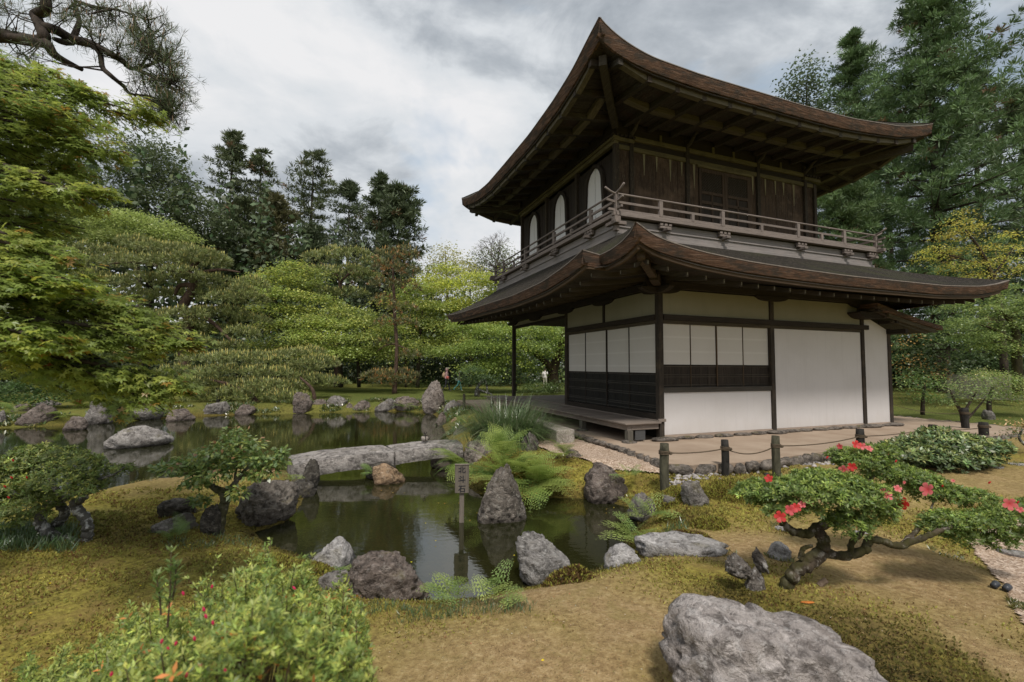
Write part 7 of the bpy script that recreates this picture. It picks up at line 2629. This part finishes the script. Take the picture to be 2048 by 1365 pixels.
whorls(cr, P[k], up[k], 4, .036, .013, np.array([.42, .17, .05]), .2, .5)
cr.build('leaves', AZL, fb)
g.build('stems', trunk_mat('twig', (.05, .035, .02), (.13, .10, .06)), fb)
PINK = bud_mesh('bud', (.72, .045, .17))
for (u, v, d) in ((368, 1196, 1.75), (423, 1182, 1.8), (410, 1228, 1.6), (414, 1242, 1.58), (427, 1255, 1.6), (322, 1292, 1.5), (336, 1308, 1.48), (350, 1296, 1.5), (390, 1287, 1.5), (426, 1296, 1.5), (405, 1340, 1.4), (222, 1358, 1.4), (372, 1360, 1.35), (452, 1352, 1.4), (540, 1306, 1.5), (592, 1184, 1.85)):
    put(PINK, 'bud', pd(u, v - 4, d - .03) - b, (r.normal() * .3, -.3, 1), .020, fb, r.uniform(0, 6))


# ---- ferns: every frond is a part
FERNM = leaf_mat('fern', .42, .5, .04)


def frond_mesh(key, npin, wmax, col, seed, nl=7):
    """one twice divided frond along +y, length 1, arching down"""
    r = np.random.default_rng(seed)
    V, F, Cc = [], [], []
    def arch(t): return np.array([0.0, t, .24 * math.sin(t * 1.9) - .36 * t * t])
    def quad(a, d, n_, L_, W_, c):
        s = np.cross(d, n_); s /= np.linalg.norm(s) + 1e-9
        i = len(V)
        V.extend([a, a + d * L_ * .45 + s * W_ / 2, a + d * L_, a + d * L_ * .45 - s * W_ / 2])
        Cc.extend([c] * 4)
        F.append((i, i + 1, i + 2, i + 3))
    for k in range(10):
        a, b_ = arch(k / 10), arch((k + 1) / 10)
        i = len(V)
        w = .010 * (1 - k / 11)
        V.extend([a - (w, 0, 0), a + (w, 0, 0), b_ + (w, 0, 0), b_ - (w, 0, 0)])
        Cc.extend([np.array(col) * .8] * 4)
        F.append((i, i + 1, i + 2, i + 3))
    for k in range(npin):
        t = .16 + .82 * k / (npin - 1)
        p = arch(t)
        lw = wmax * (math.sin(math.pi * min(1, (t * .94 + .06)) ** .75) ** .8 + .05) * r.uniform(.9, 1.08)
        for sg in (-1, 1):
            d = np.array([sg * 1.0, .42, -.18 + r.normal() * .06]); d /= np.linalg.norm(d)
            n_ = np.array([0, .15, 1.0])
            c = np.array(col) * math.exp(r.normal() * .10)
            m = max(3, int(nl * lw / wmax + .5))
            for j in range(m):
                q = (j + .4) / m
                a = p + d * lw * q
                ll = lw * ((.50 if nl <= 2 else .27) * (1 - .55 * q))
                for s2 in (-1, 1):
                    dd = d * .55 + np.cross(n_, d) * s2 * .85
                    quad(a, dd / np.linalg.norm(dd), n_, ll, ll * (.34 if nl <= 2 else .44), c)
            quad(p + d * lw * .85, d, n_, lw * .22, lw * .07, c)
    me = make_mesh(key, np.array(V), np.array(F), np.array(Cc))
    me.materials.append(FERNM)
    return me


FL = [frond_mesh('frond', 15, .27, (.32, .40, .10), 1, 6), frond_mesh('frond', 14, .29, (.26, .35, .085), 2, 6), frond_mesh('frond', 16, .25, (.18, .27, .075), 3, 6), frond_mesh('frond', 14, .30, (.36, .43, .12), 4, 6), frond_mesh('frond', 12, .28, (.40, .22, .05), 5, 4)]
FS = [frond_mesh('frond', 7, .36, (.36, .44, .14), 11, 2), frond_mesh('frond', 6, .38, (.30, .38, .11), 12, 2), frond_mesh('frond', 7, .34, (.22, .32, .10), 13, 2)]


def fern(label, base, fronds, L_, seed, lib=FL, spread=(-180, 180), elev=(10, 60), rust=0, name='fern'):
    r = np.random.default_rng(seed)
    e = empty(name, base, label, 'fern')
    for k in range(fronds):
        a = math.radians(r.uniform(*spread))
        el = math.radians(r.uniform(*elev))
        d = Vector((math.sin(a) * math.cos(el), -math.cos(a) * math.cos(el), math.sin(el)))
        y = d.normalized()
        x = y.cross(Vector((0, 0, 1))).normalized()
        z = x.cross(y)
        me = lib[4] if k < rust else lib[r.integers(min(4, len(lib)))]
        o = bpy.data.objects.new('frond', me)
        s = L_ * r.uniform(.7, 1.1)
        o.matrix_local = Matrix.Translation(Vector((r.normal() * .05, r.normal() * .05, .0))) @ Matrix((x, y, z)).transposed().to_4x4() @ Matrix.Scale(s, 4)
        COL.objects.link(o)
        o.parent = e
    return e


def gz_at(u, v, up=.0):
    p = ground_at(u, v)
    p[2] = max(p[2], WATER_Z - .02) + up
    return p


fern('biggest fern clump spreading behind the sign and the two peaked rock', gz_at(1010, 955, .12), 36, .86, 141, FL, (-130, 130), (-8, 60), 3)
fern('fern clump right of the two peaked rock', gz_at(1072, 958, .14), 24, .80, 142, FL, (-40, 150), (-15, 50), 1)
fern('fern leaning over the water left of the sign', gz_at(930, 945, .16), 12, .72, 143, FL, (-150, 10), (-20, 30), 0)
fern('upright fern rising behind the biggest clump', gz_at(1000, 928, .1), 14, .70, 144, FL, (-180, 180), (30, 75), 0)
fern('fern between the clump and the gravel edge', gz_at(1128, 948, .05), 10, .48, 145, FL, (-90, 120), (5, 50), 0)
fern('small fern on top of the big rounded boulder', gz_at(1255, 985, .25), 9, .32, 146, FS, (-120, 120), (0, 60), 0)
fern('pale fern at the right water edge, upper', gz_at(1298, 1052, .12), 13, .40, 147, FS, (-120, 120), (5, 60), 0)
fern('pale fern at the right water edge, lower, with one rusty frond', gz_at(1272, 1090, .06), 15, .40, 148, FS, (-140, 60), (0, 60), 0)
fern('pale fern at the near shore below the sign reflection, left', gz_at(905, 1206, .04), 12, .27, 149, FS, (-140, 140), (5, 60), 0)
fern('pale fern at the near shore below the sign reflection, right', gz_at(985, 1205, .04), 10, .26, 150, FS, (-140, 140), (5, 55), 0)
fern('small dark fern under the middle of the bridge', np.array([*at(745, 962, -.55)[:2], -.42]), 9, .34, 151, [FL[2]] * 5, (-140, 140), (-20, 40), 0)
fern('little fern by the white grey pointed rock', gz_at(672, 1158, .03), 6, .20, 152, FS, (-140, 140), (10, 60), 0)
fern('fern in front of the grey wedge of stone', gz_at(355, 1080, .02), 9, .26, 153, [FL[2]] * 5, (-140, 140), (20, 70), 0)
fern('leafy fern at the left bank by the bridge end', gz_at(590, 978, .08), 7, .34, 154, FS, (-140, 140), (0, 45), 0)
fern('fern on the far left shore before the sloping slab', at(110, 838, -.36), 10, .75, 155, FL, (-140, 140), (5, 50), 0)
fern('fern at the left border of the far shore', at(30, 828, -.32), 9, .8, 156, FL, (-140, 140), (5, 50), 0)
fern('low fern by the tall standing stone', at(812, 815, -.36), 8, .7, 157, [FL[2], FL[1]] * 2 + [FL[1]], (-140, 140), (0, 35), 0)
fern('fern at the right bank before the grass clump', gz_at(935, 858, .1), 10, .50, 158, FL, (-140, 140), (5, 60), 1)

# ---- grass clump by the veranda
b = gz_at(1012, 888, .0)
gc_ = empty('grass_clump', b, 'big clump of arching green grass in front of the veranda', 'grass clump')
r = np.random.default_rng(161)
nb_, ns_ = 2300, 7
root = r.normal(size=(nb_, 2)) * np.array([.32, .22])
a = r.uniform(0, 2 * math.pi, nb_)
Lg = r.uniform(.8, 1.45, nb_)
lean = r.uniform(.3, 1.25, nb_)
dirh = np.column_stack([np.cos(a), np.sin(a)]) * .6 + root * 2.2
dirh /= np.linalg.norm(dirh, axis=1)[:, None]
tt_ = np.linspace(0, 1, ns_)
hx = np.outer(Lg * lean * .9, tt_ ** 1.6)
hzv = np.outer(Lg * np.sqrt(np.clip(1 - (lean * .55) ** 2, .1, 1)), tt_) - np.outer(Lg * lean * .62, tt_ ** 2.6)
cx = root[:, 0:1] + dirh[:, 0:1] * hx
cy2 = root[:, 1:2] + dirh[:, 1:2] * hx
w = np.outer(r.uniform(.005, .009, nb_), (1 - tt_ ** 1.5) + .06)
sdx, sdy = -dirh[:, 1:2], dirh[:, 0:1]
Lft = np.stack([cx - sdx * w, cy2 - sdy * w, hzv], -1)
Rgt = np.stack([cx + sdx * w, cy2 + sdy * w, hzv], -1)
V = np.stack([Lft, Rgt], 2).reshape(-1, 3)
i = np.arange(nb_)[:, None] * ns_ * 2 + np.arange(ns_ - 1)[None] * 2
F = np.stack([i, i + 1, i + 3, i + 2], -1).reshape(-1, 4)
cg = np.array([.115, .175, .065]) * np.exp(r.normal(size=(nb_, 1)) * .22)
pl = r.uniform(size=nb_) < .12
cg[pl] = np.array([.25, .26, .15])
obj('blades', V, F, leaf_mat('grass', .3, .35, .10), gc_, np.repeat(cg, ns_ * 2, 0), False, 'stuff')

# ---- leafy shrub behind the azalea
b = gz_at(1880, 935)
DS = b[1]
ls = empty('shrub', b, 'low shrub with big glossy dark leaves in front of the pavilion corner', 'shrub')
cr = Crown(171)
pads_plant(cr, b, [(1810, 900, 46, 22, .1), (1860, 890, 56, 26, .1), (1920, 895, 60, 26, 0), (1970, 900, 44, 22, 0), (1850, 915, 60, 22, -.2), (1910, 922, 60, 20, -.2), (1790, 915, 36, 18, 0), (1880, 872, 40, 16, .2), (2000, 898, 24, 12, 0), (1955, 918, 40, 16, -.1)], DS, 330, 5, .085, .036, (.085, .120, .048), .3, (.20, .24, .085), .5)
cr.build('leaves', leaf_mat('glossy', .25, .4, .045), ls)
g = Geo()
for k in range(14):
    q = pd(1800 + k * 14, 905, DS) - b
    g.tube([(q[0] * .3, q[1] * .3, -.05), (q[0] * .7, q[1] * .7, .15), q], [.014, .01, .005], 5)
g.build('stems', BARK, ls)

# ---- low moss hummocks, grass tufts, fallen leaves: countless
r = np.random.default_rng(181)
n = 260000
rad = np.sqrt(r.uniform(1.35 ** 2, 9.0 ** 2, n)) ; keep = r.uniform(size=n) < np.clip((3.0 / rad) ** 1.5, 0, 1)
rad = rad[keep]
ang = np.radians(r.uniform(-50, 50, len(rad)))
P = np.column_stack([rad * np.sin(ang), rad * np.cos(ang)])
sd = poly_sd(P, POND)
lb_ = np.column_stack([(P - BP0[:2]) @ BR[:2], (P - BP0[:2]) @ BL[:2]])
infc = (lb_[:, 0] > -1.3) & (lb_[:, 1] > -2.2)
so_, da_, gr_ = soil_dark(P)
pat = fbm(np.column_stack([P * 3.2, P[:, :1] * 0]), 3, 33)
ok = (sd > .03) & ~infc & (r.uniform(size=len(P)) > so_ * 1.25) & (pat + .35 * da_ > -.22 + .1 * r.normal(size=len(P)))
for poly in (np.array(gp)[:, :2], np.array(pp)[:, :2]):
    ok &= poly_sd(P, poly) > .02
P, so_, da_, gr_, pat = P[ok], so_[ok], da_[ok], gr_[ok], pat[ok]
z = np.concatenate([hz(c) for c in np.array_split(P, 8)])
m = len(P)
C3 = np.column_stack([P, z - .003])
cm_ = np.where((r.uniform(size=m) < .55)[:, None], np.array([[.225, .212, .050]]), np.array([[.165, .142, .040]]))
cm_ = np.where((r.uniform(size=m) < .16)[:, None], np.array([[.13, .075, .030]]), cm_)
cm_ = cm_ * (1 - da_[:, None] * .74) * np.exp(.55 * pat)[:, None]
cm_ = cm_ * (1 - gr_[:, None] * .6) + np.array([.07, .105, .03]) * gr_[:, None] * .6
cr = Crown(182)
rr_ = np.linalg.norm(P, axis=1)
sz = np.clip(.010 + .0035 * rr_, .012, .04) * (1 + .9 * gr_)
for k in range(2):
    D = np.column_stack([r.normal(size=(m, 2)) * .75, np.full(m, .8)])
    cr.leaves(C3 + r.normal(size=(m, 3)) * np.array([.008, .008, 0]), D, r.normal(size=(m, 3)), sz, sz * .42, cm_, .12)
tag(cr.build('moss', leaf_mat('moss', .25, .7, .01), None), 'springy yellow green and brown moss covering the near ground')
# mounded moss cushions along the shore
CUSH = [(1135, 1165, .22, .12, 0), (1375, 1085, .28, .12, 0), (1340, 1000, .34, .14, 1), (1480, 985, .5, .16, 1), (1420, 1050, .22, .08, 1), (640, 1148, .25, .10, 1), (1600, 968, .4, .08, 1), (570, 1130, .3, .07, 1)]
cr = Crown(183)
for (u, v, R_, h_, kind) in CUSH:
    c = gz_at(u, v)
    n = int(3600 * R_ * R_ / .06 * .7)
    q = np.sqrt(r.uniform(0, 1, n)); a = r.uniform(0, 6.283, n)
    x, y = c[0] + R_ * q * np.cos(a), c[1] + R_ * .7 * q * np.sin(a)
    zz = hz(np.column_stack([x, y])) + h_ * (1 - q ** 2) * (1 + .25 * fbm(np.column_stack([x * 9, y * 9, x * 0]), 2, 4)) - .01
    ok = poly_sd(np.column_stack([x, y]), POND) > -.06
    C3 = np.column_stack([x, y, np.maximum(zz, WATER_Z + .01)])[ok]
    m = len(C3)
    base = np.where((r.uniform(size=m) < (.75 if kind else .35))[:, None], np.array([[.20, .19, .040]]), np.array([[.085, .050, .020]]))
    D = np.column_stack([r.normal(size=(m, 2)) * .7, np.full(m, .9)])
    cr.leaves(C3, D, r.normal(size=(m, 3)), .033, .014, base, .2)
tag(cr.build('moss_cushions', leaf_mat('moss', .25, .7, .01), None), 'raised cushions of brown and green moss along the shore')
# grass by the left azalea and the ferns
cr = Crown(184)
for (u0, u1, v0, v1, n, L_) in ((-20, 150, 1055, 1110, 1500, .11), (800, 1060, 1205, 1235, 900, .05), (420, 500, 1070, 1100, 250, .06), (1330, 1380, 1050, 1080, 160, .09), (640, 800, 1205, 1235, 500, .045), (330, 430, 1080, 1105, 260, .05)):
    zz0 = gz_at((u0 + u1) / 2, (v0 + v1) / 2)[2]
    pts = np.array([at(r.uniform(u0, u1), r.uniform(v0, v1), zz0) for _ in range(n // 3)])
    pts[:, 2] = hz(pts)
    pts = np.repeat(pts, 3, 0) + r.normal(size=(n // 3 * 3, 3)) * np.array([.02, .02, 0])
    m = len(pts)
    D = np.column_stack([r.normal(size=(m, 2)) * .5, np.full(m, 1.0)])
    cr.leaves(pts, D, r.normal(size=(m, 3)), L_, L_ * .09, np.array([.065, .105, .04]), .25)
tag(cr.build('grass', leaf_mat('grass', .3, .35, .10), None), 'short green grass at the foot of the left azalea and along the shore')
# tufts that grow up against the near rocks
cr = Crown(188)
for (x_, y_, rw_, rd_, ra_) in ROCKS:
    if y_ > 11:
        continue
    n = int(90 + 150 * rw_)
    a = r.uniform(0, 6.283, n)
    q = r.uniform(.93, 1.15, n)
    lx, ly = rw_ * q * np.cos(a), rd_ * q * np.sin(a)
    P = np.column_stack([x_ + lx * math.cos(ra_) - ly * math.sin(ra_), y_ + lx * math.sin(ra_) + ly * math.cos(ra_)])
    P = P[(poly_sd(P, POND) > .02) & (fbm(np.column_stack([P * 5, P[:, :1] * 0]), 2, 3) > -.12)]
    m = len(P)
    if m == 0:
        continue
    D = np.column_stack([r.normal(size=(m, 2)) * .6, np.full(m, .9)])
    cr.leaves(np.column_stack([P, hz(P) - .004]), D, r.normal(size=(m, 3)), .045, .010, np.where((r.uniform(size=m) < .5)[:, None], np.array([[.10, .125, .04]]), np.array([[.16, .14, .04]])), .2)
tag(cr.build('rock_side_grass', leaf_mat('grass', .3, .35, .10), None), 'moss and short grass growing against the near rocks')
# low greenery along the far shore
cr = Crown(189)
n = 60000
P = np.column_stack([r.uniform(-22, -1.5, n), r.uniform(9, 24, n)])
sd = poly_sd(P, POND)
P = P[(sd > .03) & (sd < 1.3) & (fbm(np.column_stack([P * 1.4, P[:, :1] * 0]), 3, 12) > -.05) & (P[:, 1] > 10)]
m = len(P)
P3 = np.repeat(np.column_stack([P, hz(P)]), 3, 0)
D = np.column_stack([r.normal(size=(3 * m, 2)) * .8, np.full(3 * m, .8)])
cr.leaves(P3 + r.normal(size=(3 * m, 3)) * np.array([.06, .06, .0]), D, np.array([0, 0, 1.0]) + r.normal(size=(3 * m, 3)) * .5, .15, .05, np.where((r.uniform(size=3 * m) < .6)[:, None], np.array([[.065, .10, .03]]), np.array([[.13, .125, .035]])), .2)
tag(cr.build('shore_plants', leaf_mat('grass', .3, .35, .10), None), 'low green plants between the rocks of the far shore')
# dry crumbs of moss on the bare soil
cr = Crown(190)
n = 70000
rad = np.sqrt(r.uniform(1.4 ** 2, 6.5 ** 2, n)); ang = np.radians(r.uniform(-48, 48, n))
P = np.column_stack([rad * np.sin(ang), rad * np.cos(ang)])
s1, d1, g1_ = soil_dark(P)
P = P[(s1 > .3) & (poly_sd(P, POND) > .1) & (r.uniform(size=n) < np.clip((2.6 / rad) ** 1.6, 0, 1)) & (fbm(np.column_stack([P * 4, P[:, :1] * 0]), 3, 41) > -.15)]
m = len(P)
D = np.column_stack([r.normal(size=(m, 2)), np.abs(r.normal(size=m)) * .5 + .15])
cr.leaves(np.column_stack([P, hz(P) - .001]), D, r.normal(size=(m, 3)), .011, .005, np.array([(.19, .135, .07), (.13, .085, .045), (.25, .19, .11), (.15, .135, .05)])[r.integers(0, 4, m)], .2)
tag(cr.build('soil_crumbs', leaf_mat('litter', .1, .8, .01), None), 'dry brown moss crumbs lying over the bare soil')
# litter
cr = Crown(185)
n = 9000
rad = np.sqrt(r.uniform(1.4 ** 2, 7.5 ** 2, n)); ang = np.radians(r.uniform(-48, 48, n))
P = np.column_stack([rad * np.sin(ang), rad * np.cos(ang)])
P = P[poly_sd(P, POND) > .05]
z = hz(P)
m = len(P)
lc = np.array([(.20, .11, .05), (.33, .24, .14), (.10, .065, .04), (.42, .36, .27), (.36, .10, .07)])[r.choice(5, m, p=[.40, .22, .28, .08, .02])]
D = np.column_stack([r.normal(size=(m, 2)), r.normal(size=m) * .15])
cr.leaves(np.column_stack([P, z + .006]), D, np.array([0, 0, 1.0]) + r.normal(size=(m, 3)) * .25, .013, .005, lc, .25)
tag(cr.build('leaf_litter', leaf_mat('litter', .1, .8, .01), None), 'dry leaf scraps and twigs scattered over the soil')
cr = Crown(186)
for (u, v, n) in ((1180, 955, 10), (1220, 985, 12), (880, 1012, 4), (945, 1035, 3), (1160, 985, 6), (1150, 975, 5), (760, 980, 4), (560, 985, 4), (1240, 1010, 8)):
    for _ in range(n):
        p = at(u + r.normal() * 22, v + r.normal() * 7, WATER_Z + .006)
        cr.leaves(p[None], np.array([[r.normal(), r.normal(), 0.01]]), np.array([[0, 0, 1.0]]), .035, .016, np.array([.34, .22, .05]), .3)
tag(cr.build('floating_leaves', leaf_mat('litter', .1, .8, .01), None), 'yellow fallen leaves floating at the pond edge')
# yellow buttercup dots
cr = Crown(187)
for (u, v) in ((735, 1150), (850, 1140), (870, 1162), (700, 1175), (822, 1170), (826, 1184), (1052, 1146), (1082, 1142), (1028, 1160), (280, 1185), (420, 1120), (440, 1142), (380, 1100), (1085, 1340), (60, 1242), (100, 1180)):
    p = gz_at(u, v, .05)
    for k in range(5):
        a = k * 1.2566
        cr.leaves(p[None], np.array([[math.cos(a), math.sin(a), .35]]), np.array([[0, 0, 1.0]]), .011, .009, np.array([.75, .55, .03]), .1)
tag(cr.build('buttercups', leaf_mat('petal', .45, .5, .03), None), 'tiny yellow flowers dotted over the moss')

# ---- weathered stump beside the azalea
b = gz_at(1500, 1190)
stump = empty('tree_stump', b, 'grey rotted tree stump with a slanting snag left of the azalea trunk', 'stump')
STM = rock_mat('stump', (0.075, 0.062, 0.052), (0.24, 0.215, 0.19), (.50, .48, .46), .8, .35)
for (u, v, w, h, sh, sd_, nm) in ((1478, 1148, .20, .20, -.2, 3, 'root'), (1510, 1190, .16, .27, .05, 5, 'root'), (1520, 1135, .11, .20, -.5, 7, 'snag')):
    c = pd(u, v, b[1]) - b
    P, F = rock_v(500 + sd_, 4, rough=2.2, taper=.45, shear=sh, sharp=14)
    obj(nm, P * np.array([w, w * .8, h]) + c + (0, 0, h * .3), F, STM, stump, smooth=True)
b2 = gz_at(1645, 1172)
g = Geo(); g.tube([(-.03, 0, .0), (.0, 0, .025), (.03, -.01, .05)], [.022, .023, .022], 9)
tag(g.build('cut_stub', trunk_mat('stub', (.09, .06, .04), (.25, .19, .14)), None), 'short cut wooden stub lying in the moss right of the azalea trunk', 'stub').location = tuple(b2)
g = Geo(); P, F = rock_v(9, 2, rough=.6); g.add(P * np.array([.10, .03, .012]), F.tolist())
tag(g.build('fallen_leaf', plain('orange_leaf', (.45, .15, .03), .8), None), 'single orange fallen leaf in front of the azalea trunk', 'leaf').location = tuple(gz_at(1615, 1208, .01))

# ------------------------------------------------------------------ PEOPLE walking beyond the pond
def person(label, foot, h, face, pose, cols, extras):
    """one skinned body; clothing, hair and what is carried are its children. face: direction they walk (radians about z, 0 = +x)"""
    e = empty('person', foot, label, 'person', None, face)
    s = h / 1.65
    J = {'pel': (0, 0, .90), 'ch': (.02, 0, 1.22), 'nk': (.03, 0, 1.42), 'hd': (.06, 0, 1.56), 'hp': (.06, 0, 1.66)}
    J.update(pose)
    names = list(J)
    E = [('pel', 'ch'), ('ch', 'nk'), ('nk', 'hd'), ('hd', 'hp')]
    for sd_ in 'lr':
        E += [('pel', 'hip' + sd_), ('hip' + sd_, 'kn' + sd_), ('kn' + sd_, 'an' + sd_), ('an' + sd_, 'to' + sd_), ('ch', 'sh' + sd_), ('sh' + sd_, 'el' + sd_), ('el' + sd_, 'wr' + sd_), ('wr' + sd_, 'ha' + sd_)]
    R_ = {'pel': (.13, .15), 'ch': (.12, .15), 'nk': (.055, .055), 'hd': (.095, .085), 'hp': (.075, .07), 'hip': (.085, .085), 'kn': (.058, .058), 'an': (.04, .04), 'to': (.035, .04), 'sh': (.06, .06), 'el': (.044, .044), 'wr': (.032, .032), 'ha': (.03, .04)}
    me = bpy.data.meshes.new('body')
    me.from_pydata([tuple(q * s for q in J[n]) for n in names], [(names.index(a), names.index(b)) for a, b in E], [])
    o = bpy.data.objects.new('body', me)
    COL.objects.link(o)
    md = o.modifiers.new('skin', 'SKIN')
    sv = me.skin_vertices[0].data
    for i, n in enumerate(names):
        k = R_.get(n) or R_[n[:-1]]
        sv[i].radius = (k[0] * s, k[1] * s)
        sv[i].use_root = n == 'pel'
    o.modifiers.new('sub', 'SUBSURF').levels = 2
    bpy.context.view_layer.update()
    dg = bpy.context.evaluated_depsgraph_get()
    m2 = bpy.data.meshes.new_from_object(o.evaluated_get(dg))
    bpy.data.objects.remove(o)
    co = np.empty(len(m2.vertices) * 3)
    m2.vertices.foreach_get('co', co)
    co = co.reshape(-1, 3)
    col = np.zeros((len(co), 4)); col[:, 3] = 1
    z = co[:, 2] / s
    arm = np.abs(co[:, 1]) / s > .19
    col[:, :3] = cols['top']
    col[z < .92] = (*cols['legs'], 1)
    col[arm & (z > .6)] = (*cols['top'], 1)
    ha = np.array([np.array(J['hal']), np.array(J['har'])]) * s
    for hh in ha:
        col[np.linalg.norm(co - hh, axis=1) < .10 * s] = (.50, .32, .24, 1)
    col[z > 1.45] = (.50, .32, .24, 1)
    col[z < .085] = (*cols['shoes'], 1)
    a = m2.attributes.new('Col', 'FLOAT_COLOR', 'POINT')
    a.data.foreach_set('color', col.astype(np.float32).ravel())
    m2.polygons.foreach_set('use_smooth', np.ones(len(m2.polygons), bool))
    link('body', m2, leaf_mat('cloth', .0, .8, .02), e)
    for (nm, c, sc, color) in extras:
        P, F = rock_v(abs(hash(nm)) % 7 + 1, 2, rough=.15, nplanes=3)
        obj(nm, (P * np.array(sc) + np.array(c)) * s, F, plain('cloth_%.2f_%.2f_%.2f' % color, color, .85), e, smooth=True)
    return e


WALK = {'hipl': (0, .09, .88), 'knl': (.16, .10, .48), 'anl': (.22, .10, .07), 'tol': (.36, .11, .04), 'hipr': (0, -.09, .88), 'knr': (-.02, -.10, .47), 'anr': (-.25, -.10, .14), 'tor': (-.16, -.11, .05),
        'shl': (.02, .18, 1.36), 'ell': (-.06, .23, 1.10), 'wrl': (.08, .24, .90), 'hal': (.12, .24, .83), 'shr': (.02, -.18, 1.36), 'elr': (.06, -.23, 1.10), 'wrr': (.18, -.22, .92), 'har': (.23, -.22, .86)}
STAND = {'hipl': (0, .09, .88), 'knl': (.02, .10, .48), 'anl': (0, .11, .07), 'tol': (.14, .13, .04), 'hipr': (0, -.09, .88), 'knr': (.03, -.10, .47), 'anr': (0, -.11, .07), 'tor': (.14, -.13, .04),
         'shl': (.02, .18, 1.36), 'ell': (-.02, .24, 1.08), 'wrl': (.10, .22, .88), 'hal': (.14, .20, .82), 'shr': (.02, -.18, 1.36), 'elr': (-.02, -.24, 1.08), 'wrr': (.12, -.20, .92), 'har': (.18, -.17, .88)}
p1 = base_at(893, 29.5)
person('person in a pink hooded jacket and pale cap walking with a tan backpack', p1, zt(893, 737, 29.5) - p1[2], -.05, WALK, {'top': (.62, .38, .40), 'legs': (.035, .035, .045), 'shoes': (.10, .09, .09)},
       [('hood', (.03, 0, 1.56), (.25, .22, .27), (.62, .40, .42)), ('cap', (.10, 0, 1.66), (.34, .21, .08), (.70, .62, .58)), ('backpack', (-.20, 0, 1.16), (.22, .30, .46), (.52, .38, .26)), ('shoulder_bag', (.12, -.24, .98), (.26, .10, .22), (.62, .16, .14))])
p2 = base_at(918, 30.0)
BENT = dict(WALK)
BENT.update({'knr': (-.10, -.10, .50), 'anr': (-.42, -.10, .22), 'tor': (-.40, -.11, .10)})
person('person in teal trousers with a light bag striding behind the clipped shrub', p2, zt(920, 745, 30) - p2[2], .05, BENT, {'top': (.16, .17, .13), 'legs': (.11, .36, .39), 'shoes': (.60, .52, .48)},
       [('hair', (.03, 0, 1.60), (.21, .19, .20), (.05, .04, .035)), ('hat', (.06, 0, 1.67), (.26, .22, .07), (.55, .52, .48)), ('shoulder_bag', (-.22, .05, 1.0), (.20, .26, .34), (.45, .52, .56))])
p3 = base_at(1090, 33)
person('person with dark hair and a white shirt standing left of the dark maple trunk', p3, zt(1091, 737, 33) - p3[2], 1.2, STAND, {'top': (.72, .68, .66), 'legs': (.42, .40, .32), 'shoes': (.10, .09, .09)},
       [('hair', (.02, 0, 1.62), (.22, .20, .18), (.03, .025, .02)), ('strap', (.13, .0, 1.25), (.03, .05, .34), (.10, .07, .06))])
# little stakes with a rope along the far walk
for (u, v0, v1, d, lb) in ((928, 788, 814, 17, 'short brown stake on the mossy bank above the grass clump'), (1033, 768, 786, 30, 'thin stake of the far rope left of the veranda post'), (958, 778, 792, 24, 'stake by the clipped shrub stems')):
    b = pd(u, v1, d); b[2] = hz1(b[0], b[1])
    top_ = zt(u, v0, d)
    g = Geo(); g.tube([(0, 0, -.1), (0, 0, (top_ - b[2]) * .5), (0, 0, top_ - b[2])], [.05, .052, .048], 8)
    tag(g.build('stake', PM['green'], None), lb, 'stake').location = tuple(b)
